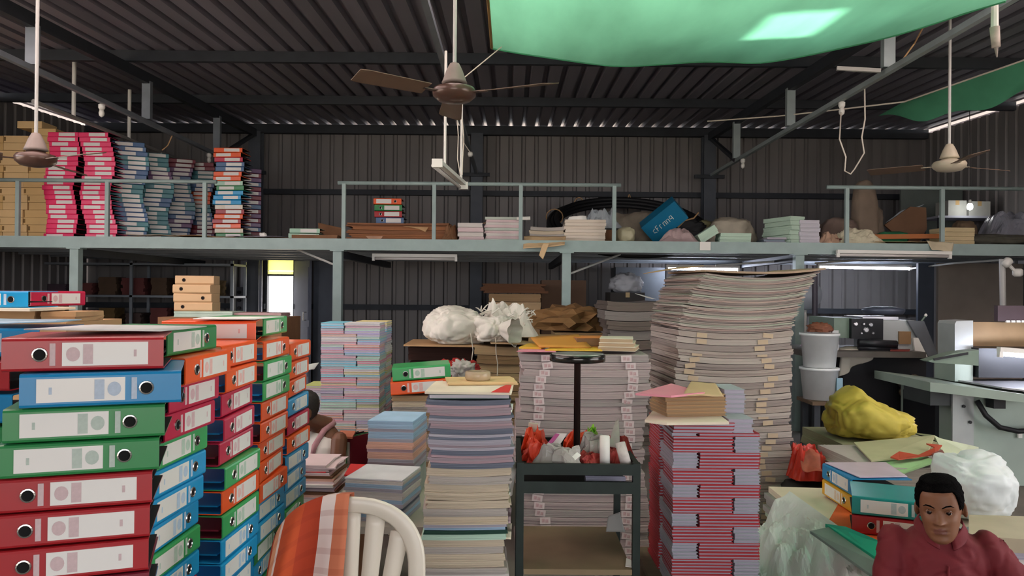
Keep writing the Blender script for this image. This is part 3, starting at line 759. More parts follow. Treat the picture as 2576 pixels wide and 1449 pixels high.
_, ztop = column('paper_block', spn, Xp, Yp+0.16, 0.0, Wp-0.005, 0.3, math.radians(3),
       lambda k, i: '%s block, %s from top of the tall front pile beside the chair' % (names.get(id(spn[i][1]), 'paper'), nth(k)), 'paper block', 'blocks of the tall front pile', seed=8, jit=0.006,
       lean=lambda z: (0.012*math.sin(z*9), 0.0), sag=lambda z: 0.006 if z > 0.7 else 0.002)
ztop += 0.006
o = book_mesh(Wp-0.01, 0.3, 0.017, 'green_ledger'); o = put(o, 'green_ledger', None, TR(Xp+0.005, Yp+0.17, ztop, 0.05), [mat('dark green cloth', '24433a', 0.7), M_pages])
tag(o, 'dark green ledger near the top of the tall front pile', 'book')
o = slab(Wp+0.01, 0.31, 0.008, 0, 0, 0.003).build('cream_board', mat('cream card', 'e8dcc4', 0.75)); o.matrix_basis = TR(Xp+0.01, Yp+0.17, ztop+0.0185, -0.04, math.radians(0.5))
tag(o, 'cream card with a red corner on the tall front pile', 'board')
pr = MB().prism([(Wp*0.28, -0.155, 0.0085), (Wp*0.5, -0.155, 0.0085), (Wp*0.5, 0.12, 0.0085), (Wp*0.38, 0.0, 0.0085)], (0, 0, 0.0006)).build('red_corner', mat('red print', 'd83a34', 0.6), o)
o2 = slab(0.27, 0.2, 0.012, layers=2, jit=0.004, seed=2).build('buff_folder', mat('buff card', 'e0c08a')); o2.matrix_basis = TR(Xp+0.04, Yp+0.3, ztop+0.0275, 0.15)
tag(o2, 'buff folder at the back of the tall front pile top', 'folder')
o3 = MB().lathe([(0.045, 0), (0.05, 0.008), (0.05, 0.03), (0.046, 0.034), (0.028, 0.034), (0.027, 0.004)], 20).build('tape_roll', mat('clear brown tape', 'd8c6a8', 0.2, coat=0.5, trans=.5), None, True); o3.location = (Xp+0.03, Yp+0.27, ztop+0.041)
tag(o3, 'roll of clear tape on the buff folder', 'tape roll')
# loose leaves sticking out of its right side
for k, (y, w) in enumerate(((1030, .05), (1075, .045), (1130, .05), (1250, .03), (1310, .035), (1350, .04))):
    p = P(1276, y, Yp+0.06)
    o = sheet('loose_leaf', p+Vector((-.06, 0, 0)), p+Vector((w*0.35, 0.01, -0.012)), p+Vector((w*0.45, .2, -0.01)), p+Vector((-.06, .2, .0)), [M_paper, E_pink, M_cream][k % 3], amp=0.006, sc=14, th=0.0015, nu=8, nv=8, seed=k)
    tag(o, 'loose leaf poking out right of the tall front pile, %s from top' % nth(k+1), 'paper', 'loose leaves of the front pile')
# hanging white sleeve on its right side lower down
o = sheet('paper_sleeve', P(1284, 1165, Yp+.2), P(1300, 1160, Yp+.25), P(1288, 1245, Yp+.25), P(1278, 1250, Yp+.2), M_paper, amp=0.004, sc=12, nu=5, nv=8, seed=31)
tag(o, 'white paper sleeve hanging at the right of the tall front pile', 'paper')

# --- two old files on a pile between the pastel stack and the front pile
Yf = 4.3
z_f = PZ(1030, 997, Yf)
specs = [(0.03, [E_kraft, E_grey, E_cream][i % 3]) for i in range(int(z_f/0.03))]; hfix = z_f/len(specs)
specs = [(hfix, m) for _, m in specs]
column('paper_block', specs, PX(1035, Yf), Yf+0.18, 0, 0.23, 0.3, 0.05, lambda k, i: 'paper block, %s from top of the pile under two old files' % nth(k), 'paper block', 'blocks under the two old files', seed=12, jit=0.008)
for i, c in enumerate(('orange', 'leaf')):
    pc = P([984, 988][i], 960, Yf)
    M = Matrix.Translation((pc.x, pc.y, z_f + 0.002 + i*0.079)) @ Matrix.Rotation(math.radians(7), 4, 'Z') @ Matrix.Rotation(math.radians(-4), 4, 'Y') @ Matrix.Translation((FL/2, 0, 0))
    lever_file(c, M, 'old %s file on the pile right of the pastel notebooks' % ('faded orange' if i == 0 else 'light green'), 'two old files')
# red cloth bundle beside them
o = blob('red_cloth', (0, 0, 0), (0.16, 0.14, 0.1), mat('red cloth', 'a82420', 0.8, var=0.25), seed=4, amp=0.4, crease=0.5, flat=-0.08); o.location = P(1150, 945, 4.9)
tag(o, 'crumpled red cloth behind the two old files', 'cloth')
o = blob('plastic_bag', (0, 0, 0), (0.07, 0.06, 0.06), mat('dusty clear plastic', 'b9b4ac', 0.3), seed=8, amp=0.4, crease=0.6, flat=-0.05); o.location = P(1162, 930, 4.72)
tag(o, 'small dusty plastic bag on the red cloth', 'bag')
o = slab(0.42, 0.36, P(1150, 945, 4.9).z-0.082, layers=12, jit=0.01, seed=6).build('paper_pile', E_brown); o.location = (PX(1140, 4.9), 4.9, 0)
tag(o, 'brown board pile under the red cloth', 'paper pile')

# --- grey bundles with two columns of printed slips, behind the trolley
Yg = 4.15
gx0, gx1 = PX(1300, Yg, 950), PX(1632, Yg, 950)
zg = PZ(1450, 893, Yg)
ng = 28; hg = zg/ng
M_slip = mat('printed slip', 'd6c6c4', 0.6, var=0.12, scale=40); M_slipr = mat('slip red print', 'c9a6a6', 0.6, var=0.3, scale=160)
E_g2 = pmat('greyish pink sheet edges', 'b5a5a2', 0.16, 160); E_g3 = pmat('greyish sheet edges', 'a79d99', 0.16, 160)
def slip(w, h): return MB().box(-w/2, w/2, -0.0025, 0, -h/2, h/2, 0).box(-w*.32, -w*.05, -0.0029, -0.0025, -h*.25, h*.3, 1).box(w*.02, w*.3, -0.0029, -0.0025, -h*.3, h*.18, 1).mesh('slip', [M_slip, M_slipr])
me_slip = slip(0.056, 0.035)
rnd = random.Random(17)
for i in range(ng):
    z = i*hg
    lx = 0.02*math.sin(i*0.33) + rnd.uniform(-.006, .006); tw = -(0.04 if i > 20 else 0.0)
    o = slab(gx1-gx0-0.02+rnd.uniform(-.012, .012), 0.55, hg*0.93, 0.005 + 0.008*(i > 12 and i < 25), 0, 0.006, 10, 2, layers=2, seed=200+i).build('paper_bundle', E_g2 if i % 3 else E_g3)
    o.matrix_basis = TR((gx0+gx1)/2+lx, Yg+0.28, z, rnd.uniform(-.012, .012))
    for s in (-1, 1):
        dx = s*(gx1-gx0)*0.345 + 0.02*math.sin(i*0.8+s) + (0.02 if s < 0 else -0.01)*math.sin(i*0.3)
        zz = hg*0.5 + (0.005 + 0.008*(i > 12 and i < 25))*(4*(dx/(gx1-gx0))**2)
        put(me_slip, 'slip', o, TR(dx, -0.2778, zz, 0, rnd.uniform(-.1, .1), rnd.uniform(-.15, .15)))
    tag(o, 'greyish bundle with printed slips, %s from top of the stack behind the trolley' % nth(ng-i), 'paper bundle', 'slip-marked bundles behind the trolley')
# things lying on it
def lay(name, poly, Y, z, th, m, label, cat, rz=0):
    """flat board given by pixel corners (x, Y) at height z"""
    o = MB().prism([(PX(px, YY), YY, z) for px, YY in poly], (0, 0, th)).build(name, m); return tag(o, label, cat)
M_pinkc = mat('pink card', 'e0909e', 0.7, var=0.06); M_orc = mat('orange envelope', 'c98a3c', 0.6, var=0.08); M_yel = mat('yellow card', 'e8b93c', 0.6, var=0.06)
zt = zg + 0.016
lay('pink_card', [(1300, 4.13), (1400, 4.12), (1392, 4.3), (1318, 4.34)], 0, zt, 0.003, M_pinkc, 'pink card on the slip-marked stack, at its left corner', 'card')
lay('yellow_card', [(1372, 4.18), (1516, 4.16), (1500, 4.45), (1395, 4.45)], 0, zt+0.004, 0.006, M_yel, 'yellow card lying behind the round plate', 'card')
lay('yellow_folder', [(1306, 4.3), (1362, 4.28), (1400, 4.6), (1330, 4.62)], 0, zt+0.004, 0.01, mat('yellow folder', 'dcae3a', 0.6), 'yellow folder at the left back of the slip-marked stack', 'folder')
o = sheet('orange_envelope', (PX(1358, 4.25), 4.25, zt+0.022), (PX(1488, 4.3), 4.3, zt+0.018), (PX(1455, 4.55), 4.55, zt+0.075), (PX(1335, 4.6), 4.6, zt+0.05), M_orc, amp=0.004, sc=5, th=0.008, nu=8, nv=6, seed=2)
tag(o, 'large orange envelope leaning up on the slip-marked stack', 'envelope')
o = put(book_mesh(0.2, 0.25, 0.05), 'orange_book', None, TR(PX(1490, 4.4), 4.52, zt+0.012, 0.1), [mat('orange book cover', 'd8853f'), pmat('brown page edges', '8a6a50')])
tag(o, 'thick orange-covered book on the slip-marked stack', 'book')
for k in range(3):
    o = put(book_mesh(0.205-0.01*k, 0.27, 0.022), 'paper_pad', None, TR(PX(1562, 4.3)-0.006*k, 4.36+0.01*k, zt+k*0.0225, -0.25+0.05*k), [mat('cream pad cover', 'e2d6c2'), pmat('buff page edges', 'c2a98a')])
    tag(o, 'cream pad, %s from top, at the right end of the slip-marked stack' % nth(3-k), 'pad', 'three cream pads')

# --- the tallest stack: loose sheets above, tied bundles with buff slips below
Yt = 4.45
tx0, tx1 = PX(1690, Yt, 1000), PX(1985, Yt, 1000); TW = tx1-tx0; TD = 0.62
ztt = PZ(1860, 676, Yt)
zmid = PZ(1800, 838, Yt)
nb = 34; hb2 = zmid/nb
me_slip2 = MB().box(-0.03, 0.03, -0.0028, 0, -0.013, 0.013, 0).mesh('slip', [mat('buff slip', 'c0a98e', 0.7, var=0.1)])
E_t = [pmat('putty sheet edges', 'a99b92', 0.14, 150), pmat('warm grey sheet edges', '998c86', 0.14, 150), pmat('pale putty sheet edges', 'b5a9a0', 0.14, 150), pmat('pale green-grey sheet edges', 'adad9e', 0.14, 150), pmat('rosy sheet edges', 'b39b92', 0.14, 150)]
rnd = random.Random(23)
def tlean(z):
    t = max(0.0, (z - zmid)/(ztt - zmid))
    a = 0.0 if z > 0.45 else 0.05*(0.45-z)/0.45
    return 0.19*t**1.3 + a, 0.05*t, 0
for i in range(nb):
    z = i*hb2; lx, ly, _ = tlean(z)
    sg = 0.006 + 0.016*min(1, max(0, (z-0.5)/0.4))
    o = slab(TW+rnd.uniform(-.012, .012), TD, hb2*0.92, sg, 0, 0.006, 12, 2, layers=2, seed=300+i).build('paper_bundle', E_t[i % 3])
    yaw = math.radians(4)+rnd.uniform(-.015, .015)
    o.matrix_basis = TR((tx0+tx1)/2+lx+rnd.uniform(-.008, .008), Yt+TD/2, z-sg*0.0, yaw)
    for s in (-1, 1):
        if rnd.random() < 0.1: continue
        dx = s*TW*0.31 + 0.035*math.sin(i*0.7+s*2) - 0.02
        zz = hb2*0.45 + sg*(4*(dx/TW)**2)
        put(me_slip2, 'slip', o, TR(dx, -TD/2-0.002, zz, 0, 0, rnd.uniform(-.12, .12)))
    tag(o, 'putty-coloured bundle with buff slips, %s from top in the tallest stack' % nth(nb-i), 'paper bundle', 'tied bundles of the tallest stack')
nu_ = 30; hu = (ztt-0.05-zmid)/nu_
for i in range(nu_):
    z = zmid + i*hu; lx, ly, _ = tlean(z); t = i/nu_
    o = slab(TW+0.02*t+rnd.uniform(-.014, .014), TD, hu*0.95, 0.022+0.012*t, 0.018*t, 0.01, 12, 2, layers=2, seed=400+i).build('paper_ream', [E_t[1], E_t[4], E_t[2], E_t[3], E_t[0]][i % 5])
    o.matrix_basis = TR((tx0+tx1)/2+lx+rnd.uniform(-.01, .01), Yt+TD/2+ly, z, math.radians(4+3*t)+rnd.uniform(-.02, .02))
    tag(o, 'curled ream of loose sheets, %s from top of the tallest stack' % nth(nu_-i), 'paper ream', 'loose reams of the tallest stack')
lx, ly, _ = tlean(ztt)
o = slab(TW+0.06, TD+0.05, 0.012, 0.02, 0.02, 0.006, 12, 2).build('cover_board', mat('brown cover board', 'a98d76')); o.matrix_basis = TR((tx0+tx1)/2+lx-0.02, Yt+TD/2+ly, ztt-0.028, math.radians(7))
tag(o, 'brown board covering the tallest stack', 'board')
o = sheet('cover_sheet', P(1618, 687, 4.9), P(1700, 676, 4.6), P(1770, 668, 4.55), P(1710, 672, 5.2), M_kraft, amp=0.004, th=0.004, nu=6, nv=4); tag(o, 'loose kraft sheet jutting left from the top of the tallest stack', 'paper')

# --- red notebooks in front of it, laid like bricks
Yr = 3.0
rx0, rx1 = PX(1692, Yr, 1250), PX(1912, Yr, 1250); RW = rx1-rx0
zr = PZ(1800, 1090, Yr)
M_redc = mat('red notebook cover', 'b0323a', 0.55, var=0.1); E_rp = pmat('lilac-white page edges', 'bcb6c4', 0.2, 420); M_greyc = mat('grey notebook cover', 'aeb0bd', 0.6)
ZPAL = 0.28
def pallet(name, x0, x1, y0, y1, h, label):
    p = empty(name, ((x0+x1)/2, (y0+y1)/2, 0)); w, d = (x1-x0)/2, (y1-y0)/2
    for k in range(4): MB().box(-w+2*w*k/4+0.004, -w+2*w*(k+1)/4-0.004, -d, d, h-0.025, h).build('plank', M_board, p)
    for k in (-1, 0, 1): MB().box(-w, w, k*(d-0.04)-0.035, k*(d-0.04)+0.035, 0, h-0.025).build('bearer', M_board, p)
    return tag(p, label, 'pallet')
pallet('wooden_stand', rx0-0.06, rx1+0.06, Yr-0.05, Yr+0.56, ZPAL, 'low plank stand under the red notebook pile')
hn = 0.0125; nr_ = int((zr-ZPAL)/hn); hn = (zr-ZPAL)/nr_
lw, sw = RW*0.69, RW*0.29
me_rl, me_rs = book_mesh(lw, 0.20, hn*0.95, ct=.24), book_mesh(sw, 0.26, hn*0.95)
rnd = random.Random(3); run = 0; side = 0; left_in_run = 5
for i in range(nr_):
    if left_in_run == 0: side ^= 1; left_in_run = rnd.choice((4, 5, 5, 6))
    left_in_run -= 1
    z = ZPAL + i*hn
    for k, (me, w, d) in enumerate(((me_rl, lw, 0.2), (me_rs, sw, 0.26))):
        left = (k == 0) == bool(side)
        x = rx0 + w/2 if left else rx1 - w/2
        o = put(me, 'red_notebook', None, TR(x+rnd.uniform(-.003, .003), Yr+d/2+rnd.uniform(-.003, .003), z, rnd.uniform(-.01, .01)), [M_redc if k == 0 else M_greyc, E_rp])
        tag(o, '%s notebook, %s side of the red brickwork pile, %s layer from its top' % ('red' if k == 0 else 'grey edge-on', 'left' if left else 'right', nth(nr_-i)), 'notebook', 'red notebooks in the brickwork pile')
    o = put(me_rl, 'red_notebook', None, TR(rx0+0.1+rnd.uniform(-.004, .004), Yr+0.275+lw/2, z, PI/2+rnd.uniform(-.012, .012)), [M_redc, E_rp])
    tag(o, 'red notebook at the left-hand back of the brickwork pile, %s layer from its top' % nth(nr_-i), 'notebook', 'red notebooks in the brickwork pile')
zz = zr
def book(name, X, Y, z, w, d, h, cov, pg, label, rz=0.0, cat='notebook', group=None):
    o = put(book_mesh(w, d, h, name), name, None, TR(X, Y, z, rz), [cov, pg]); return tag(o, label, cat, group)
for k in range(3): book('red_notebook', PX(1775, Yr)+rj(.004), Yr+0.1, zz+k*0.0135, lw, 0.2, 0.013, M_redc, E_rp, 'red notebook of the loose three on the brickwork pile, %s from top' % nth(3-k), rj(.03), group='three loose red notebooks')
for k in range(3): book('grey_notebook', PX(1868, Yr)+rj(.004), Yr+0.13, zz+k*0.0182, 0.10, 0.24, 0.018, M_greyc, E_rp, 'grey notebook, %s from top, at the right of the loose red three' % nth(3-k), rj(.02), group='grey notebooks right of the loose red ones')
lay('cream_board', [(1624, 2.98), (1680, 2.92), (1836, 2.95), (1790, 3.3), (1650, 3.3)], 0, zz+0.043, 0.01, M_cream, 'cream board jutting left from the red brickwork pile', 'board')
z3 = zz+0.054
for k in range(6): book('brown_envelope_pad', PX(1740, 3.1)+rj(.006), 3.17, z3+k*0.0146, 0.25, 0.2, 0.0142, M_kraft, E_kraft, 'brown envelope packet, %s from top, on the red brickwork pile' % nth(6-k), 0.12+rj(.05), 'packet', 'brown envelope packets')
z4 = z3+6*0.0146
for k in range(5): book('grey_notebook', PX(1842, 3.2)+rj(.003), 3.25, zz+0.055+k*0.0195, 0.085, 0.2, 0.019, M_greyc, E_rp, 'grey notebook, %s from top, beside the brown envelope packets' % nth(5-k), rj(.03), group='grey notebooks beside the packets')
lay('pink_card', [(1600, 3.02), (1690, 2.96), (1775, 3.06), (1690, 3.36)], 0, z4+0.001, 0.008, M_pinkc, 'large pink card on top of the brown envelope packets', 'card')
o = sheet('buff_flap', (PX(1720, 3.0), 3.0, z4-0.005), (PX(1822, 3.05), 3.05, z4-0.012), (PX(1800, 3.25), 3.25, z4+0.012), (PX(1740, 3.3), 3.3, z4+0.015), mat('buff paper', 'd0b187'), amp=0.006, sc=8, th=0.002, seed=4)
o.location.z = 0.012; tag(o, 'buff paper flap bent over the brown envelope packets', 'paper')
# ================================================================ on the mezzanine
Z2 = ZD + 0.002
# --- wall of kraft box files at the left
Yc = 8.75; kw, kh = 0.285, 0.0845
M_kf = [mat('kraft box %d' % k, c, 0.8, var=0.08) for k, c in enumerate(('ebc688', 'eecb93', 'e2bb7c'))]
me_kb = MB().box(-kw/2+.005, kw/2-.005, 0, 0.3, 0.0, kh-0.004).mesh('kraft_box', [M_kf[0]])
me_kl = MB().box(-0.012, 0.012, -0.0012, 0, 0.02, 0.065).mesh('side_label', [mat('brown box mark', '8a6a3c')])
xk = PX(128, Yc)
for r in range(14):
    off = 0.05 if r % 4 < 2 else 0.0
    for c in range(4):
        x = xk - kw*(c+0.5) + off - 0.04 + rj(0.006)
        o = put(me_kb, 'kraft_box', None, TR(x, Yc+rj(0.008), Z2 + r*kh, rj(0.015)), [M_kf[(r*3+c) % 3]])
        if (r % 4) in (1, 2) : put(me_kl, 'side_label', o, TR(-kw/2+0.014, 0, 0))
        tag(o, 'kraft box file, %s row from the deck, %s from right in the kraft wall' % (nth(r+1), nth(c+1)), 'box', 'kraft box files on the deck')
for k, (px, row) in enumerate(((100, 14), (86, 14))):
    o = put(me_kb, 'kraft_box', None, TR(PX(px, Yc)+0.02-k*0.1, Yc, Z2 + (row+k*0)*kh + (kh if k else 0), rj(0.02)), [M_kf[k]])
    tag(o, 'kraft box file %s on top of the kraft wall' % ('lowest of the two' if k == 0 else 'uppermost'), 'box', 'kraft box files on the deck')
# --- thin files
T2 = 0.0535
ME2 = (file_mesh(T2, 0.335, 0.27), label_mesh(0.335, T2, False), ME_ring)
def thin(col, X, Y, z, rz, label, group, flip, T=T2):
    return lever_file(col, TR(X, Y, z, rz), label, group, flip, ME2, T, ring=False)
rnd = random.Random(41)
for s_, (px0, px1) in enumerate(((130, 206), (211, 288))):
    for i in range(22):
        X = (PX(px0, 8.62)+PX(px1, 8.62))/2 + 0.03*math.sin(i*0.45+s_) + (0.05*s_*(1-i/22)) - 0.03*(1-i/22)*(1-s_)
        thin('pink', X + rnd.uniform(-.01, .01), 8.5, Z2+i*T2, rnd.uniform(-.03, .03), 'shiny pink file, %s from the deck, %s pink stack' % (nth(i+1), ('left', 'right')[s_]), 'pink files on the deck', rnd.random() < 0.5)
# --- dark teal, plum and navy stacks turned to the right behind them
tcols = ['teal', 'plum', 'navy', 'teal', 'navy', 'maroon', 'teal']
for s_, (px, Y, n, rz) in enumerate(((322, 8.75, 21, .42), (388, 9.15, 20, .42), (445, 9.55, 20, .40), (497, 9.8, 20, .15))):
    c = 'teal'
    for i in range(n):
        if i % 2 == 0: c = rnd.choice(tcols)
        if s_ == 3: c = ['plum', 'maroon', 'navy', 'teal', 'orange', 'navy', 'teal', 'maroon'][i*8//n]
        X = PX(px, Y) + 0.035*math.sin(i*0.5+s_*2)
        thin(c, X, Y, Z2+i*T2, rz+rnd.uniform(-.05, .05), '%s file, %s from the deck, %s dark stack right of the pink ones' % (c, nth(i+1), nth(s_+1)), 'dark files on the deck', rnd.random() < 0.4)
# --- the mixed stack in shiny wrap, and its neighbour behind
mix = ['pale green', 'green', 'cream', 'orange', 'red', 'orange', 'red', 'cream', 'sky', 'sky', 'sky', 'green', 'pale green', 'orange', 'orange', 'navy', 'navy', 'crimson', 'orange', 'orange']
for i, c in enumerate(mix):
    thin(c, PX(571, 9.0)+0.02*math.sin(i*1.3), 9.0, Z2+i*T2*1.04, -.06+rnd.uniform(-.05, .05), '%s file, %s from the deck in the mixed stack beside the column' % (c, nth(i+1)), 'mixed files on the deck', 10 <= i < 12 or i % 5 == 3)
for i in range(17):
    c = ['maroon', 'plum', 'maroon', 'navy', 'plum'][i % 5]
    thin(c, PX(622, 9.5), 9.45, Z2+i*T2*1.04, .55+rnd.uniform(-.06, .06), '%s file, %s from the deck, half hidden behind the mixed stack' % (c, nth(i+1)), 'half hidden files on the deck', i % 2 == 0)
# --- helper for low things on the deck given by pixel extents
def deck_pile(name, x0, x1, ytop, Y, D, n, mats_, label, cat='paper pile', rz=0.0, sag=0.0, jit=0.012, seed=0, z0=None):
    X0, X1 = PX(x0, Y, 590), PX(x1, Y, 590); zb = Z2 if z0 is None else z0
    H = PZ((x0+x1)/2, ytop, Y) - zb; r_ = empty(name, ((X0+X1)/2, Y+D/2, zb), rz)
    rr = random.Random(seed)
    for i in range(n):
        o = slab(X1-X0+rr.uniform(-jit, jit), D+rr.uniform(-jit, jit), H/n*0.94, sag, 0, jit*0.4, 8, 2, layers=2, seed=seed*50+i).build('bundle', mats_[i % len(mats_)], r_)
        o.location = (rr.uniform(-jit, jit), rr.uniform(-jit, jit), i*H/n); o.rotation_euler = (0, 0, rr.uniform(-.03, .03))
    return tag(r_, label, cat)
M_brn = pmat('brown corrugated sheet edges', '8f6247', 0.3, 200)
# loose sheets near the files
for k, (a, b, y0, y1, m, lb) in enumerate(((300, 440, 590, 8.3, mat('grey-buff sheet', 'a89a86'), 'grey-buff sheets curling on the deck below the dark files'), (400, 560, 592, 8.45, M_kraft, 'kraft sheets on the deck behind the left railing end'), (560, 700, 594, 8.35, mat('lilac-grey sheet', 'a9a3ae'), 'lilac-grey sheets on the deck near the column'), (600, 850, 595, 8.6, M_kraft_d, 'long brown sheets on the deck left of the middle railing'))):
    for j in range(2):
        o = sheet('loose_sheets', (PX(a+10*j, y1), y1, Z2+.004+.014*j), (PX(b-8*j, y1), y1+.05, Z2+.004+.014*j), (PX(b, y1), y1+.5, Z2+.004+.03*j), (PX(a, y1), y1+.45, Z2+.004+.03*j), m, amp=0.014, sc=3.5, th=0.004, nu=10, nv=6, seed=k*3+j)
        o.location.z = 0.012 + 0.01*j
        tag(o, lb + (', upper layer' if j else ', lower layer'), 'paper')
o = blob('paper_scrap', (0, 0, 0.03), (0.04, 0.03, 0.03), M_paper, seed=3, amp=.4, crease=.4, flat=-0.02, sub=3); o.location = (PX(660, 8.5), 8.5, Z2+.022); tag(o, 'crumpled white scrap on the deck beside the column', 'scrap')
# green box files
for k in range(2):
    X = PX(768, 8.7)
    o = lever_file('pale green', TR(X + 0.01*k, 8.6, Z2+0.03+k*0.058, 0.12-0.1*k), 'pale green file, %s of two on the deck left of the brown sheets' % ('lower', 'upper')[k], 'two pale green files', False, (ME2[0], ME2[1], ME2[2]), T2, False)
deck_pile('board_pile', 735, 850, 590, 8.55, .5, 1, [M_kraft_d], 'flat brown board under the two pale green files', 'board', seed=71)
sheet_ = sheet('bent_board', P(800, 560, 9.3), P(865, 575, 9.2), P(870, 624, 9.2), P(800, 620, 9.25), M_kraft_d, amp=0.03, sc=3); tag(sheet_, 'bent brown board behind the first post of the middle railing', 'board')
# long brown corrugated pile and four wrapped files on it
deck_pile('corrugated_sheets', 868, 1118, 561, 8.55, 0.9, 5, [M_brn, pmat('warm brown sheet edges', 'a06c4a', 0.3, 200)], 'long low pile of brown corrugated sheets behind the middle railing', 'sheet pile', jit=0.05, seed=3, sag=0.006)
o = sheet('torn_sheet', (PX(1010, 8.5), 8.54, Z2+.17), (PX(1075, 8.5), 8.53, Z2+.16), (PX(1068, 8.5), 8.51, Z2+.105), (PX(1050, 8.5), 8.53, Z2+.14), M_kraft, amp=.006, th=.004); tag(o, 'torn kraft strip hanging from the corrugated sheets', 'paper')
o = sheet('torn_sheet', (PX(920, 8.5), 8.44, Z2+.05), (PX(965, 8.5), 8.44, Z2+.05), (PX(958, 8.5), 8.42, Z2+.01), (PX(930, 8.5), 8.42, Z2+.01), mat('pinkish kraft', 'c79a7c'), amp=.004, th=.004); tag(o, 'pinkish kraft flap in front of the corrugated sheets', 'paper')
zt = PZ(970, 560, 8.6)+0.012
for i, c in enumerate(('navy', 'red', 'green', 'orange')):
    X = PX(974, 8.85)+[.02, 0, 0, -.01][i]
    lever_file(c, TR(X, 8.85, zt+i*0.0735, rj(.05)), '%s file, %s of four wrapped files on the corrugated sheets' % ('blue' if c == 'navy' else c, ('lowest', 'second', 'third', 'topmost')[i]), 'four wrapped files', i == 3, (file_mesh(0.07, 0.32, 0.27), label_mesh(0.32, 0.07, False), ME_ring), 0.07, True)
o = heap_sheet('kraft_wrapping', PX(1112, 8.6), PX(1152, 8.6), 8.4, 8.75, .22, M_kraft_d, seed=6, z=Z2, n=20, sharp=4); tag(o, 'crumpled kraft wrapping at the end of the corrugated sheets', 'wrapping')
# paper piles along the edge
E_wp = pmat('white-pink sheet edges', 'dcc6c6', 0.2); E_gr = pmat('greenish white sheet edges', 'c6d0c4', 0.2)
deck_pile('paper_pile', 1152, 1214, 560, 8.35, .35, 4, [E_wp, E_white], 'small white and pink paper pile under a kraft flap', seed=5)
o = sheet('kraft_flap', (PX(1150, 8.4), 8.36, Z2+.16), (PX(1215, 8.4), 8.36, Z2+.19), (PX(1240, 8.7), 8.7, Z2+.27), (PX(1165, 8.7), 8.7, Z2+.18), M_kraft, amp=.02, sc=5, seed=9); tag(o, 'kraft flap bent over the small white and pink pile', 'paper')
deck_pile('paper_pile', 1220, 1308, 545, 8.4, .4, 9, [E_gr, E_wp, E_white, E_wp], 'tall white and pink paper pile behind the third railing post', seed=6)
o = MB().tube([P(1300, 550, 8.35), P(1334, 549, 8.35)], 0.02).build('paper_roll', M_paper); tag(o, 'white paper roll end on the tall white and pink pile', 'paper roll')
deck_pile('paper_pile', 1332, 1420, 572, 8.38, .4, 4, [E_cream, E_grey], 'sagging cream paper pile over the hanging kraft sheet', seed=7, sag=0.012)
o = sheet('hanging_kraft_sheet', P(1318, 594, 8.3), P(1424, 594, 8.3), P(1420, 618, 8.10), P(1316, 626, 8.10), mat('pale kraft', 'd6b78c', .8), amp=.012, sc=5, th=.003, seed=2, nu=16); tag(o, 'pale kraft sheet hanging over the deck beam', 'paper')
o = sheet('hanging_kraft_strip', P(1366, 612, 8.09), P(1382, 612, 8.09), P(1366, 653, 8.09), P(1356, 642, 8.09), mat('pale kraft', 'd6b78c', .8), amp=.008, sc=9, th=.003, nu=6, nv=8); tag(o, 'narrow torn kraft strip hanging below the deck beam', 'paper')
deck_pile('paper_pile', 1421, 1524, 552, 8.36, .4, 7, [pmat('ivory sheet edges', 'dccfbd', 0.1), pmat('ivory sheet edges b', 'e2d6c6', 0.1)], 'thick ivory paper pile left of the last middle railing post', seed=8, jit=.006)
o = sheet('paper_flap', P(1432, 545, 8.45), P(1475, 543, 8.45), P(1478, 560, 8.42), P(1420, 565, 8.42), M_paper, amp=.02, sc=7); tag(o, 'white flap on the thick ivory pile', 'paper')
o = heap_sheet('plastic_wrapping', PX(1462, 8.95), PX(1562, 8.95), 8.8, 9.15, .24, mat('cloudy plastic film', 'c4cdd2', 0.25, trans=0.3), seed=12, z=PZ(1512, 575, 8.85), n=30, sharp=5); tag(o, 'cloudy plastic film heaped behind the ivory pile', 'plastic film')
deck_pile('brown_carton', 1480, 1545, 575, 8.85, .3, 1, [M_kraft_d], 'brown carton under the heaped plastic film', 'box', seed=73)
# coil of black hose leaning on the wall
mb = MB()
cc = Vector((PX(1575, 10.45), 10.45, Z2+0.40)); ax = math.radians(24)
for k in range(7):
    R_ = 1.0 + 0.05*(k % 3) - 0.04; o_ = 0.05*(k // 3)
    mb.tube([cc + Vector((R_*math.cos(t), R_*math.sin(t)*math.cos(ax), R_*math.sin(t)*math.sin(ax) + o_ - 0.06)) for t in [2*PI*j/48 for j in range(49)]], 0.034, 8)
hc = mb.build('hose_coil', M_black, None, True); tag(hc, 'large coil of thick black hose leaning against the back wall', 'hose')
for k, t in enumerate((2.2, 1.4, 2.9)):
    q = cc + Vector((math.cos(t), math.sin(t)*math.cos(ax), math.sin(t)*math.sin(ax)))
    MB().tube([q + Vector((0.12*math.cos(t)*math.cos(a), 0.1*math.sin(a)*math.sin(t)*0.4, 0.11*math.sin(a))) for a in [2*PI*j/12 for j in range(13)]], 0.008).build('tie', M_kraft, hc)
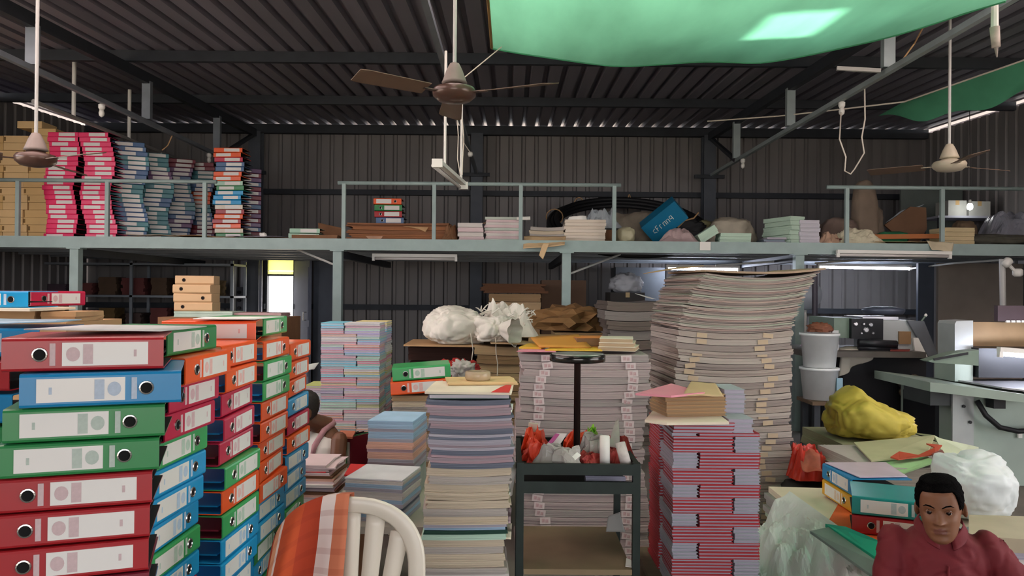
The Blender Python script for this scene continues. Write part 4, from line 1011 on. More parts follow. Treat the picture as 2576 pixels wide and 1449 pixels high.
# brown sacks and plastics in front of it
M_sack = mat('dirty woven sack', '8f8474', 0.85, var=0.25, scale=10); M_sack2 = mat('pale dirty sack', 'b3aa98', 0.85, var=0.2, scale=9)
def heap(name, px, py_top, Y, rx, ry, m, label, seed, cat='sack', crease=.35, amp=.3, smooth=True):
    X = PX(px, Y); h = PZ(px, py_top, Y) - Z2
    if not smooth or cat in ('plastic', 'plastic film', 'paper'):
        o = heap_sheet(name, X-rx*1.1, X+rx*1.1, Y-ry, Y+ry, h*.95, m, seed=seed, z=Z2, n=30, sharp=5 if not smooth else 3); return tag(o, label, cat)
    o = sack(name, (rx, ry, h*.56), m, seed=seed, lump=amp*.6, fold=crease*.25, sub=4)
    k = h/max(v.co.z for v in o.data.vertices); o.scale = (1, 1, k); o.location = (X, Y, Z2); return tag(o, label, cat)
heap('plastic_sack', 1592, 532, 9.3, .30, .2, M_sack, 'dirty sack slumped between the railing end and the blue box', 21)
heap('plastic_bag', 1572, 570, 8.6, .1, .12, mat('yellowish plastic', 'c9c4a2', .35, trans=.2), 'yellowish plastic bag right of the last middle railing post', 22, 'bag')
# blue box with white lettering, tipped
bb = empty('blue_box', P(1652, 598, 8.9)); bb.location.z = Z2 + 0.03
M_bb = mat('blue carton', '0c6f95', .45, var=.06, coat=.2)
M = Matrix.Rotation(math.radians(-22), 4, 'Z') @ Matrix.Rotation(math.radians(-38), 4, 'Y') @ Matrix.Rotation(math.radians(28), 4, 'X')
MB().box(-0.02, 0.46, 0.0, 0.22, 0.0, 0.26).build('carton_body', M_bb, bb, M=M)
lt = MB()
def stroke(pts): lt.tube([(a, -0.001, b) for a, b in pts], 0.0045, 6)
x_ = 0.06
for w in ('c', 'f', 'r', 'n', 'n', '9'):
    if w == 'c': stroke([(x_+.03, .15), (x_, .14), (x_, .11), (x_+.03, .10)])
    if w == 'f': stroke([(x_, .10), (x_, .165), (x_+.025, .165)]); stroke([(x_, .135), (x_+.02, .135)])
    if w == 'r': stroke([(x_, .10), (x_, .145), (x_+.02, .148)])
    if w == 'n': stroke([(x_, .10), (x_, .145), (x_+.028, .145), (x_+.028, .10)])
    if w == '9': stroke([(x_+.03, .12), (x_, .125), (x_+.005, .155), (x_+.03, .155), (x_+.03, .10)])
    x_ += 0.047
lt.build('lettering', M_white, bb, M=M)
MB().box(0.05, 0.2, 0.02, 0.024, -0.0015, 0.0).build('side_print', M_white, bb, M=M)
tag(bb, 'blue carton with white lettering, tipped over behind the deck edge', 'box')
o = sack('black_sack', (.26, .2, .2), mat('black clutter sack', '232326', .7), seed=31, lump=.25, fold=.1); o.location = (PX(1730, 9.2), 9.35, Z2); tag(o, 'black sack slumped right of the tipped blue box', 'sack')
o = MB().tube([P(1705, 572, 9.0), P(1722, 555, 9.0), P(1745, 549, 9.05), P(1757, 535, 9.1)], 0.009).build('cable', M_kraft); tag(o, 'loose buff cable over the black sack', 'cable')
heap('plastic_sheet', 1705, 578, 8.4, .2, .14, mat('pinkish plastic sheet', 'b9a2a0', .4, trans=.2), 'pinkish plastic sheet crumpled on the deck edge under the blue box', 24, 'plastic', .5, .45)
heap('wrapped_bundle', 1838, 546, 9.1, .30, .22, M_sack2, 'pale lumpy bundle wrapped in sacking behind the green pads', 25, 'bundle', .45, .3)
heap('olive_bag', 1775, 553, 9.3, .12, .12, mat('olive plastic', '84805c', .5), 'olive plastic bag beside the wall column', 26, 'bag')
E_mp = pmat('pale green pad edges', 'bfd8c4', .1)
deck_pile('green_pad', 1812, 1890, 586, 8.35, .2, 3, [E_mp], 'low pale green pad pile at the deck edge', 'pad', seed=9, jit=.004)
o = slab(.22, .16, .1, layers=3, jit=.003, seed=1).build('green_pad', E_mp); o.matrix_basis = TR(PX(1787, 8.33), 8.42, Z2+.055, 0, 0, math.radians(-33)); tag(o, 'pale green pad tipped on its corner at the deck edge', 'pad')
o = MB().box(-.057, .057, -.002, .002, -.045, .045).build('white_card', M_paper); o.location = P(1774, 619, 8.16); tag(o, 'white card hanging on the deck beam', 'card')
deck_pile('lilac_papers', 1925, 1975, 597, 8.35, .25, 3, [E_lilac, pmat('bluish sheet edges', '8c98a4')], 'low lilac paper pile left of the tall green pads', seed=10)
deck_pile('green_pads', 1966, 2012, 543, 8.32, .45, 6, [E_mp], 'tall pile of pale green pads', 'pad pile', seed=11, jit=.012, rz=.35)
deck_pile('white_pads', 2013, 2062, 553, 8.32, .3, 6, [pmat('lilac white pad edges', 'cbc8d0', .1)], 'tall pile of white pads beside the green ones', 'pad pile', seed=12, jit=.006)
heap('brown_sack', 2105, 548, 8.95, .24, .2, mat('brown-grey sack', '7c6a60', .9, var=.2), 'brown-grey sack lying behind the white pads', 27)
# upright wrapped bundle
def tp(p):
    p.x *= (1.0 - 0.35*max(0, p.z)/0.4); return p
heap('upright_sack', 2172, 452, 9.0, .15, .13, mat('taupe sacking', '867666', .9, var=.2), 'tall taupe sacking bundle standing behind the right railing', 28, 'bundle', .2, .14)
heap('leaning_sack', 2192, 515, 9.05, .12, .13, mat('taupe sacking b', '7c6e60', .9, var=.2), 'shorter taupe bundle leaning on the tall one', 29, 'bundle', .3, .3)
heap('crumpled_paper', 2150, 572, 8.4, .27, .16, mat('cream crumpled paper', 'd3ccb0', .8), 'heap of crumpled cream paper behind the right railing', 30, 'paper', .9, .3, False)
heap('buff_wrapping', 2085, 582, 8.35, .1, .12, mat('pinkish buff', 'b8977f', .8), 'pinkish buff wrapping left of the crumpled cream paper', 33, 'paper', .5, .4, False)
MBo = MB().bar(P(2185, 596, 8.35), P(2372, 594, 8.4), .05, .05).build('orange_plank', mat('orange-brown plank', 'a8673a', .7)); tag(MBo, 'orange-brown plank lying on the deck behind the right railing', 'plank')
o = MB().bar(P(2100, 603, 8.3), P(2210, 612, 8.3), .04, .03).build('maroon_strip', mat('dark maroon strip', '6a302c', .8)); tag(o, 'dark maroon strip under the crumpled cream paper', 'strip')
o = sheet('kraft_sheet', (PX(2195, 8.25), 8.2, Z2+.012), (PX(2370, 8.25), 8.2, Z2+.012), (PX(2370, 8.6), 8.6, Z2+.02), (PX(2200, 8.6), 8.6, Z2+.02), mat('pale kraft', 'd6b78c'), amp=.012, sc=4, nu=16); o.location.z = .012; tag(o, 'pale kraft sheet under the orange-brown plank', 'paper')
o = MB().prism([P(2225, 566, 9.0), P(2262, 540, 9.0), P(2290, 520, 9.0), P(2330, 522, 9.0), P(2332, 575, 9.0), P(2300, 632, 9.0)], (0, .03, 0)).build('brown_board', mat('brown hardboard', '7a5a42', .75)); tag(o, 'broken brown hardboard leaning behind the right railing', 'board')
o = sheet('white_film', P(2228, 560, 9.05), P(2265, 530, 9.05), P(2325, 515, 9.05), P(2262, 545, 9.02), mat('cloudy plastic film', 'c4cdd2'), amp=.02, sc=6); tag(o, 'white film behind the broken hardboard', 'plastic film')
heap('green_cloth', 2240, 582, 8.8, .2, .12, mat('green cloth', '2f7a52', .8), 'green cloth on the deck under the broken hardboard', 34, 'cloth')
deck_pile('yellow_block', 2376, 2452, 572, 8.3, .3, 4, [pmat('yellowish block edges', 'cdbb93', .1)], 'yellowish paper block at the right end of the railing', 'paper block', seed=13, jit=.003)
o = sheet('cream_drape', P(2330, 606, 8.2), P(2400, 610, 8.15), P(2395, 635, 8.1), P(2345, 628, 8.12), mat('cream film', 'c9bd9f', .6), amp=.015, sc=6); tag(o, 'cream film drooping below the yellowish block', 'plastic film')
heap('brown_bundle', 2425, 553, 8.75, .12, .12, mat('brown bundle', '6d5a46', .9), 'round brown bundle behind the yellowish block', 35, 'bundle')
# grey film heap at the far right and the lit bulb with its cartons
heap('grey_film_heap', 2555, 512, 9.0, .42, .35, mat('grey plastic film', '9a9ca6', .4, var=.2), 'big heap of grey plastic film at the right end of the deck', 36, 'plastic film', .5, .35)
heap('dark_heap', 2500, 590, 8.5, .5, .2, mat('mossy rubble', '4d4c42', .9, var=.35, scale=14), 'low dark rubble heap at the right end of the deck', 37, 'rubble', .5, .3)
carton('white_carton', PX(2384, 9.9), PX(2430, 9.9), 9.9, 10.2, Z2+.48, Z2+.48+.2, mat('dirty white carton', 'a9aaa2', .7), 'dirty white carton, left of two on the far shelf of the deck')
carton('white_carton', PX(2436, 9.9), PX(2490, 9.9), 9.9, 10.2, Z2+.48, Z2+.48+.19, mat('dirty white carton', 'a9aaa2', .7), 'dirty white carton, right of two on the far shelf of the deck')
sh = empty('deck_shelf', (PX(2440, 10), 10.05, Z2))
MB().box(-.5, .4, -.2, .2, .45, .478).build('shelf_board', M_flat, sh); MB().box(-.5, .4, -.2, .2, .2, .22).build('shelf_board', M_flat, sh)
for sx in (-.48, .38):
    for sy in (-.18, .18): MB().box(sx-.015, sx+.015, sy-.015, sy+.015, 0, .45).build('shelf_leg', M_dark, sh)
tag(sh, 'small grey shelf with two cartons at the far right of the deck', 'shelf')
pn = struct(MB().box(PX(2265, 10.8), PX(2420, 10.8), 10.8, 10.84, ZD, PZ(2340, 470, 10.8)).build('wall_partition_deck', mat('grey-green partition', '6c7570', .6)))
bl = empty('light_bulb', P(2440, 520, 9.7))
MB().lathe([(.008, .09), (.016, .085), (.018, .05), (.022, .04)], 12).build('bulb_holder', M_white, bl)
MB().lathe([(.004, -.045), (.03, -.03), (.036, 0), (.03, .025), (.018, .045)], 14).build('glass_bulb', M_bulb_on, bl, True)
MB().tube([(0, 0, .09), (0, 0, .4), (0.0, .02, PZ(2440, 520, 9.7)*0+RZ(9.7)-PZ(2440, 520, 9.7)-.01)], .004).build('cord', M_black, bl)
tag(bl, 'lit bulb hanging over the right end of the deck', 'bulb')
# ================================================================ under the deck and behind the stacks
def floor_stack(name, x0, x1, ytop, Y, D, n, mats_, label, cat='bundle', group=None, rz=0.0, sag=0.0, jit=0.012, seed=0, z0=0.0):
    X0, X1 = PX(x0, Y, 850), PX(x1, Y, 850); z1 = PZ((x0+x1)/2, ytop, Y); h = (z1-z0)/n
    rr = random.Random(seed)
    for i in range(n):
        o = slab(X1-X0+rr.uniform(-jit, jit), D+rr.uniform(-jit, jit), h*0.93, sag, 0, jit*0.4, 8, 2, layers=2, seed=seed*50+i).build(name, mats_[i % len(mats_)])
        o.matrix_basis = TR((X0+X1)/2+rr.uniform(-jit, jit), Y+D/2+rr.uniform(-jit, jit), z0+i*h, rz+rr.uniform(-.03, .03))
        tag(o, label % nth(n-i), cat, group or label.split('%s')[-1].strip(' ,'))
    return z1 + sag
E_kb = pmat('kraft board edges', 'b59a76', .2, 160); E_kb2 = pmat('brown board edges', '9c7f5e', .2, 160)
# kraft bundles carrying the white sacks
zk1 = floor_stack('board_bundle', 1198, 1384, 872, 5.9, .6, 15, [E_kb, E_kb2, E_kb], 'kraft board bundle, %s from top under the white sacks', seed=21, sag=.01)
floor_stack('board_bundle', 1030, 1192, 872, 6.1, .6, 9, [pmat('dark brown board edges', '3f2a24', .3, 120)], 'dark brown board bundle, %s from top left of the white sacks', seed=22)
zk2 = PZ(1100, 872, 6.1)
lay('kraft_board', [(1016, 5.95), (1196, 5.9), (1200, 6.6), (1040, 6.65)], 0, zk2+.012, .012, M_kraft, 'wide kraft board left of the white sacks', 'board')
lay('kraft_board', [(1235, 5.85), (1345, 5.8), (1424, 6.2), (1380, 6.6), (1230, 6.6)], 0, zk1+.012, .01, mat('buff board', 'bfa078'), 'wide kraft board under the right white sack', 'board')
lay('kraft_board', [(1330, 6.0), (1418, 6.1), (1410, 6.5), (1330, 6.5)], 0, zk1+.024, .03, M_kraft, 'thick kraft board behind the right white sack', 'board')
M_sackw = mat('white woven sack', 'e2dccf', .7, var=.06, scale=20, bump=.2)
def tipx(p): return p
o = sack('white_sack', (.23, .19, .17), M_sackw, seed=51, lump=.2, fold=.09, fdir=(1.6, 3.5, 1.6)); o.location = (PX(1142, 5.95), 6.12, zk2+.026); o.rotation_euler = (0, 0, .25)
tag(o, 'full white woven sack lying on the wide kraft board', 'sack')
s2 = sack('white_sack', (.17, .14, .12), M_sackw, seed=58, lump=.22, fold=.12, fdir=(1.5, 4, 1.5)); s2.location = (PX(1238, 5.85), 6.02, zk1+.024); s2.rotation_euler = (0, 0, -.5)
# its open mouth: a cone of folded cloth
def mouth(u, v):
    t = u*2*PI; r = .05 + .08*v + .014*math.sin(t*7)*v
    return Vector((.08 + .17*v, -.03 - .06*v + r*math.cos(t)*.9, .10 - .02*v + r*math.sin(t)*.8))
MB().grid(mouth, 42, 8).build('sack_mouth', M_sackw, s2, True)
tag(s2, 'open white woven sack with its mouth to the right', 'sack')
o = heap_sheet('white_rag_heap', PX(1195, 6.2), PX(1352, 6.2), 6.12, 6.5, .30, M_sackw, seed=5, z=zk1+.05, n=44, sharp=3.6); tag(o, 'frayed heap of white sack cloth behind the open sack', 'cloth')
rr_ = random.Random(77)
fr_ = MB()
for k in range(70):                       # frayed threads along the heap
    q = Vector((rr_.uniform(PX(1205, 6.2), PX(1345, 6.2)), rr_.uniform(6.15, 6.45), zk1+.05+rr_.uniform(.10, .22)))
    d_ = Vector((rr_.uniform(-.04, .06), rr_.uniform(-.04, .02), rr_.uniform(.0, .045)))
    fr_.tube([q - d_*.6, q + d_*.4 + Vector((0, 0, .006)), q + d_], [.007, .006, .003], 5)
fr_.build('frayed_threads', M_sackw, o)['kind'] = 'stuff'
for k, pts in enumerate((((1184, 838), (1190, 880), (1186, 910), (1180, 935)), ((1247, 850), (1248, 890), (1252, 915), (1251, 945)))):
    o = MB().tube([P(x, y, 5.87) for x, y in pts], .004, 5).build('string', M_string); tag(o, 'thin string hanging %s the open white sack' % ('left of' if k == 0 else 'under'), 'string')
# farther stacks and cartons
floor_stack('board_bundle', 1228, 1358, 738, 9.0, .6, 15, [E_kb2, E_kb], 'far kraft bundle, %s from top behind the white rag heap', seed=23)
deckz = PZ(1290, 738, 9.0)
o = slab(.72, .6, .11, layers=4, jit=.03, seed=77).build('dark_board_pile', E_brown); o.location = (PX(1293, 9), 9.3, deckz+.002); tag(o, 'dark brown boards on top of the far kraft stack', 'board')
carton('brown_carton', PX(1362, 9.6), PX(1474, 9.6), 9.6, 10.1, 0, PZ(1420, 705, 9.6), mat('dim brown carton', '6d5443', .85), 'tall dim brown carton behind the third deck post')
o = blob('flattened_cartons', (0, 0, 0), (.38, .36, .16), mat('flattened kraft', '8c673e', .85, var=.2), seed=61, amp=.4, crease=.5, flat=-.08, smooth=False, sub=3); o.location = (PX(1448, 7.4), 7.72, PZ(1470, 835, 7.4) - min(v.co.z for v in o.data.vertices)); tag(o, 'heap of flattened kraft cartons behind the orange envelope', 'cardboard')
floor_stack('board_bundle', 1395, 1560, 836, 7.4, .6, 12, [E_kb2], 'kraft bundle, %s from top under the flattened cartons', seed=24)
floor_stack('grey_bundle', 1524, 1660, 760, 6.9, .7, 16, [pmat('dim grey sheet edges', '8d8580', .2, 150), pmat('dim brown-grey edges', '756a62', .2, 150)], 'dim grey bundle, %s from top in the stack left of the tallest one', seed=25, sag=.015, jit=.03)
o = sheet('white_sheet', P(1597, 738, 6.85), P(1640, 752, 6.85), P(1650, 752, 7.2), P(1610, 740, 7.2), M_paper, amp=.003); tag(o, 'white sheet edge on the dim grey stack', 'paper')
carton('grey_cabinet', PX(1548, 10.6), PX(1672, 10.6), 10.6, 11.1, 0, PZ(1600, 672, 10.6), mat('blue-grey cabinet', '5e646c', .5, .2), 'blue-grey cabinet at the back wall left of the tallest stack', 'cabinet', flaps=False)
o = blob('pale_bag', (0, 0, 0), (.2, .16, .14), mat('pale grey bag', 'b9bac0', .6), seed=63, amp=.2, crease=.25, flat=-.1); o.location = (PX(1578, 9.4), 9.5, PZ(1578, 735, 9.4)-min(v.co.z for v in o.data.vertices)); tag(o, 'pale round bag in the gloom under the deck', 'bag')
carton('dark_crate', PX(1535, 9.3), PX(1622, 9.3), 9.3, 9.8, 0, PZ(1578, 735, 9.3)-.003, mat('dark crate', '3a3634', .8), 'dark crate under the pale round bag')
# steel rack with dim red and brown goods at the left, under the deck
rk = empty('steel_rack', (PX(350, 11), 11.1, 0)); rw = (PX(585, 11)-PX(95, 11))/2
for z in (.45, .95, PZ(300, 742, 11), PZ(300, 662, 11)): MB().box(-rw, rw, -.25, .3, z-.03, z).build('rack_shelf', M_truss, rk)
for x in (-rw, -rw*.05, rw-.04):
    for y in (-.25, .27): MB().box(x, x+.04, y, y+.03, 0, 1.86).build('rack_upright', M_truss, rk)
tag(rk, 'steel rack in the gloom under the deck at the left', 'rack')
rr = random.Random(9)
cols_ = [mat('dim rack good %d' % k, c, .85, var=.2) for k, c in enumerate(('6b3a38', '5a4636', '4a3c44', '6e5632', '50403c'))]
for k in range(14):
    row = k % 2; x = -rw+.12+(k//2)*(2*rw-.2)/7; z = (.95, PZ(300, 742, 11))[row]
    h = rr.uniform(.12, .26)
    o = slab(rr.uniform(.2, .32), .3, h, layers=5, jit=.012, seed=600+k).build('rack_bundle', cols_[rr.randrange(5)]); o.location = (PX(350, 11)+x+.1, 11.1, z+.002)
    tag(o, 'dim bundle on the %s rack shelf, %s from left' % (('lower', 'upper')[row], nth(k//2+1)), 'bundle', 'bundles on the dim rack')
# ---------------------------------------------------------------- lamps under the deck
def tube_lamp(p0, p1, on, label, r=.016):
    p0, p1 = Vector(p0), Vector(p1); c = (p0+p1)/2; L = (p1-p0).length
    t = empty('tube_lamp', c); d = (p1-p0).normalized()
    MB().bar(p0-c+Vector((0, 0, .035)), p1-c+Vector((0, 0, .035)), .05, .035).build('batten', M_white, t)
    for s in (-1, 1):
        e = d*(L/2-.012)*s; MB().bar(e-d*.014, e+d*.014, .036, .05).build('end_cap', M_white, t)
    MB().tube([d*(-L/2+.03), d*(L/2-.03)], r, 12).build('tube', M_lamp_on if on else mat('unlit tube glass', 'cfc9c4', .3, emit=0, var=.03), t, True)
    return tag(t, label, 'lamp')
tube_lamp(P(937, 650, 8.5), P(1150, 652, 8.5), False, 'unlit tube lamp under the middle of the deck')
tube_lamp(P(2105, 641, 8.12), P(2392, 645, 8.12), False, 'unlit tube lamp along the right part of the deck beam')
tube_lamp(P(2056, 672, 10.4), P(2292, 676, 10.4), True, 'lit tube lamp over the printing machines')
tube_lamp(P(1676, 676, 10.2), P(1860, 678, 10.2), True, 'lit tube lamp half hidden behind the tallest stack')
tube_lamp(P(2512, 890, 5.9), P(2720, 906, 5.9), True, 'lit tube lamp low over the cutting machine')
for k, pts in enumerate((((2050, 662, 10.2), (2230, 650, 9.6), (2330, 648, 9.2)), ((2290, 676, 10.3), (2400, 662, 9.0), (2520, 654, 8.3)))):
    o = MB().tube([P(*q) for q in pts], .012).build('conduit_pipe', M_pipe); tag(o, ('pale cable run left of the printing lamp', 'pale cable run from the printing lamp to the hanging conduit')[k], 'pipe')
o = MB().tube([P(2521, 652, 8.1), P(2523, 768, 8.1)], .03, 10).build('conduit_pipe', M_pipe); tag(o, 'pale conduit hanging from the right end of the deck beam', 'pipe')
lh = empty('lamp_holder', P(2534, 660, 8.05))
MB().lathe([(.03, -.05), (.045, -.03), (.045, .03), (.02, .05)], 12, M=Matrix.Rotation(.7, 4, 'Y')).build('holder_cup', M_white, lh, True)
MB().tube([(.02, 0, -.03), (.07, 0, -.08)], .018).build('neck', M_white, lh)
MB().lathe([(.03, -.04), (.05, -.02), (.05, .03), (.03, .045)], 12, (.11, 0, -.11)).build('bulb', M_white, lh, True)
tag(lh, 'white lamp holder with bulb at the right end of the deck', 'lamp')
# ================================================================ machine corner at the right
M_mg = mat('grey-green machine enamel', '9fada2', .45, .1, var=.14, scale=5); M_mg2 = mat('worn green machine enamel', '76887a', .5, .1, var=.2)
M_ml = mat('light grey machine panel', 'a9adac', .45, .1, var=.12); M_mk = mat('black machine panel', '1f2024', .5, .2, var=.2)
M_steel = mat('bright machine steel', 'b6b4b8', .3, .8, var=.15)
def pb(mb, x0, x1, y0, y1, Y, D, mi=0):        # box from pixel rectangle at depth Y
    a, b = P(x0, y1, Y), P(x1, y0, Y); mb.box(a.x, b.x, Y, Y+D, a.z, b.z, mi); return mb
# --- offset press
Yo = 7.0
op = empty('printing_press', (PX(2210, Yo), Yo+.4, 0))
def ch(mb, n, m, par, smooth=False): return childw(mb.build(n, m, None, smooth), par)
ch(pb(MB(), 2120, 2330, 895, 1068, Yo, .75), 'press_base', M_mk, op)
ch(pb(MB(), 2098, 2142, 800, 850, Yo+.05, .6), 'side_housing', M_mg2, op)
pan = ch(pb(MB(), 2142, 2222, 802, 852, Yo, .6), 'control_panel', M_mk, op)
for k, (x, y, r) in enumerate(((2152, 815, .02), (2190, 817, .02), (2172, 815, .012), (2178, 830, .026), (2166, 838, .01), (2195, 838, .012))):
    q = P(x, y, Yo-.001); kn = ch(MB().lathe([(r, 0), (r, .012), (r*.7, .018)], 12, q, 0, Matrix.Rotation(PI/2, 4, 'X')), 'control_knob', M_steel, op)
    kn.parent = pan; kn.matrix_parent_inverse = Matrix.Identity(4)
ch(MB().prism([P(2222, 806, Yo), P(2300, 806, Yo), P(2336, 895, Yo), P(2222, 895, Yo)], (0, .6, 0)), 'press_housing', M_ml, op)
ch(MB().prism([P(2283, 806, Yo-.03), P(2325, 808, Yo-.03), P(2362, 898, Yo-.03), P(2336, 898, Yo-.03)], (0, .03, 0)), 'slanted_guard', mat('dark grey guard', '63676c', .5), op)
ch(MB().prism([P(2298, 850, Yo-.035), P(2310, 850, Yo-.035), P(2334, 898, Yo-.035), P(2304, 898, Yo-.035)], (0, .03, 0)), 'white_guard_edge', M_white, op)
ch(pb(MB(), 2262, 2292, 834, 866, Yo-.02, .02), 'brown_cover', mat('brown gear cover', '8a6a48', .5), op)
for k, y in enumerate((840, 852, 864)): ch(MB().tube([P(2160, y+22, Yo-.06+.03*k), P(2255, y+26, Yo-.06+.03*k)], .035, 10), 'roller', mat('dark roller', '35363b', .35, .4), op, True)
ch(pb(MB(), 2030, 2330, 886, 898, Yo-.2, .9), 'feed_table', mat('worn brown-grey table', '5c5650', .6), op)
ch(MB().lathe([(.17, 0), (.19, .03), (.19, .05), (.1, .07)], 20, P(2222, 790, Yo+.3)), 'ink_drum', mat('slate drum', '596070', .35, .3), op, True)
ch(pb(MB(), 2170, 2260, 797, 804, Yo+.1, .4), 'top_tray', M_steel, op)
ch(MB().tube([P(2318, 808, Yo), P(2328, 795, Yo)], .008), 'lever', M_mg2, op)
ch(MB().lathe([(.005, -.015), (.016, 0), (.005, .015)], 10, P(2329, 793, Yo)), 'lever_knob', M_white, op, True)
for k, (x, y, r) in enumerate(((2280, 965, .055), (2298, 955, .05), (2272, 985, .045), (2305, 975, .03))):
    ch(MB().lathe([(r, 0), (r, .03), (r*.3, .04)], 14, P(x, y, Yo-.01), 0, Matrix.Rotation(PI/2, 4, 'X')), 'gear', mat('greasy brass', '8a7460', .35, .6), op, True)
ch(MB().tube([P(2262, 958, Yo-.05), P(2345, 1075, Yo-.1)], .03, 8), 'brace_tube', mat('dark brace', '2d2c2e', .5), op)
for x in (2038, 2100, 2325): ch(pb(MB(), x-4, x+4, 898, 1075, Yo+.4, .05), 'leg', M_mk, op)
tag(op, 'dark offset printing press with a grey housing under the lit tube lamp', 'machine')
# rag over the table edge, printed sheets
def rag(u, v):
    x = 2140 + 85*u; drop = max(0, v-.45)
    p = P(x, 893, Yo-.21); return Vector((p.x - .04*v + .02*math.sin(u*9), Yo+.15-.36*min(v, .55) - .03*math.sin(u*8)*drop, PZ(2200, 885, Yo) + .012 + .03*math.sin(u*3.2)*(1-v) - (.42-.3*u)*drop*1.0))
o = MB().grid(rag, 16, 16, .006).build('rag', mat('off-white rag', 'c9c2b4', .9, var=.1), None, True); tag(o, 'off-white rag hanging over the press table', 'rag')
lay('printed_sheet', [(2190, 6.82), (2270, 6.8), (2300, 7.0), (2215, 7.02)], 0, PZ(2200, 885, Yo)+.004, .01, M_paper, 'white printed sheets at the press table edge', 'paper')
lay('red_sheet', [(2240, 6.85), (2288, 6.85), (2290, 7.0), (2245, 7.0)], 0, PZ(2200, 885, Yo)+.016, .012, mat('dull red sheets', '7d332c'), 'dull red sheets on the press table', 'paper')
# --- goods left of the press, on its shelf
zf = PZ(2060, 886, Yo)
carton('ink_carton', PX(2068, 6.95), PX(2092, 6.95), 6.95, 7.15, zf+.002, PZ(2080, 828, 6.95), mat('pinkish grey carton', '96827e', .7), 'pinkish grey carton on the press table', flaps=False)
carton('white_carton', PX(2094, 6.95), PX(2110, 6.95), 6.95, 7.15, zf+.002, PZ(2100, 830, 6.95), mat('white carton side', 'c8c8c8', .6), 'narrow white carton next to the pinkish one', flaps=False)
o = MB().prism([P(2022, 852, 6.93), P(2048, 808, 6.93), P(2068, 820, 6.93), P(2038, 868, 6.93)], (0, .08, 0)).build('magenta_packet', mat('magenta packet', 'b03a86', .4, var=.15)); o.location.z = zf+.002 - min(v.co.z for v in o.data.vertices); tag(o, 'magenta packet leaning on the press table', 'packet')
pf = empty('wall_fan', P(2030, 742, 8.6))
MB().lathe([(.16, -.02), (.17, 0), (.16, .03), (.05, .05)], 24, M=Matrix.Rotation(PI/2, 4, 'X')).build('fan_cage', mat('pale fan guard', 'aab2ba', .35, trans=.3), pf, True)
MB().tube([(0, .03, 0), (0, .05, -.2), (0, .05, -1.35)], .018).build('fan_pole', M_pipe, pf)
MB().lathe([(.16, 0), (.16, .03), (.03, .05)], 20, (0, .05, -PZ(2030, 742, 8.6)+.0)).build('fan_base', M_pipe, pf)
tag(pf, 'pale pedestal fan peeping out behind the tallest stack', 'fan')
o = MB().tube([P(2050, 668, 8.0), P(2050, 1000, 8.0)], .03).build('lamp_pole', mat('dark pole', '43404a', .5)); o.location.z = 0; tag(o, 'dark upright pole left of the press', 'pole')
for v in o.data.vertices:
    if v.co.z < 1.2: v.co.z = 0.0
for k in range(2):
    bk = empty('bucket', (PX(2062, 6.6), 6.6, .0 + [0, .30][k]))
    MB().lathe([(.13, .36 if k == 0 else .002), (.155, .61 if k == 0 else .27), (.165, .61 if k == 0 else .27), (.165, .63 if k == 0 else .29), (.15, .63 if k == 0 else .29)], 24).build('bucket_body', mat('off-white plastic', 'dfe2e2', .4), bk, True)
    bk.location.z = [PZ(2062, 1003, 6.6)-.36, PZ(2062, 1003, 6.6)+.272][k]
    if k == 0: MB().box(.1, .15, -.12, -.1, .42, .55).build('bucket_label', mat('pale blue label', '8fb0c0'), bk)
    tag(bk, ('lower white plastic bucket beside the deck post', 'upper white plastic bucket beside the deck post')[k], 'bucket')
support('bucket_stool', PX(2025, 6.6), PX(2110, 6.6), 6.42, 6.78, PZ(2062, 1003, 6.6)-.003, M_board, 'low stool under the white buckets', 'stool')
o = blob('brown_cloth', (0, 0, 0), (.1, .08, .05), mat('brown rag', '7a4a34'), seed=71, flat=-.03, crease=.5); o.location = (PX(2062, 6.6), 6.6, PZ(2062, 1003, 6.6)+.272+.30+.03); tag(o, 'brown rag on the upper bucket', 'rag')
# --- cutting machine, big and grey-green, cut by the right picture edge
Yq = 5.9
cm = empty('paper_cutter', (PX(2500, Yq), Yq+.5, 0))
ch(pb(MB(), 2398, 2680, 1000, 1215, Yq, .8), 'pedestal', M_mg, cm)
ch(pb(MB(), 2396, 2450, 990, 1150, Yq-.02, .02), 'front_plate', M_ml, cm)
mb = MB(); a, b = P(2402, 905, Yq+.3), P(2448, 808, Yq+.3)
ch(MB().prism([P(2402, 905, Yq+.3), P(2402, 815, Yq+.3), P(2406, 808, Yq+.3), P(2448, 806, Yq+.3), P(2448, 905, Yq+.3)], (0, .25, 0)), 'side_column', M_ml, cm)
ch(pb(MB(), 2402, 2448, 905, 960, Yq+.25, .3), 'lower_column', M_mg, cm)
ch(pb(MB(), 2448, 2680, 812, 872, Yq+.45, .06), 'back_board', mat('brown back board', '8a6f4e', .6), cm)
ch(pb(MB(), 2510, 2680, 770, 808, Yq+.42, .05), 'control_strip', mat('dark maroon strip box', '4a3a40', .5), cm)
for k in range(4): ch(pb(MB(), 2532+k*13, 2541+k*13, 806, 811, Yq+.41, .02), 'strip_button', M_white, cm)
ch(MB().prism([P(2334, 908, Yq), P(2400, 888, Yq), P(2462, 880, Yq), P(2462, 920, Yq), P(2345, 912, Yq)], (0, .12, 0)), 'clamp_arm', M_mg2, cm)
ch(MB().prism([P(2348, 902, Yq-.01), P(2436, 886, Yq-.01), P(2436, 892, Yq-.01), P(2352, 907, Yq-.01)], (0, .01, 0)), 'arm_slot', M_mk, cm)
ch(pb(MB(), 2462, 2680, 878, 950, Yq+.2, .4), 'knife_housing', M_mk, cm)
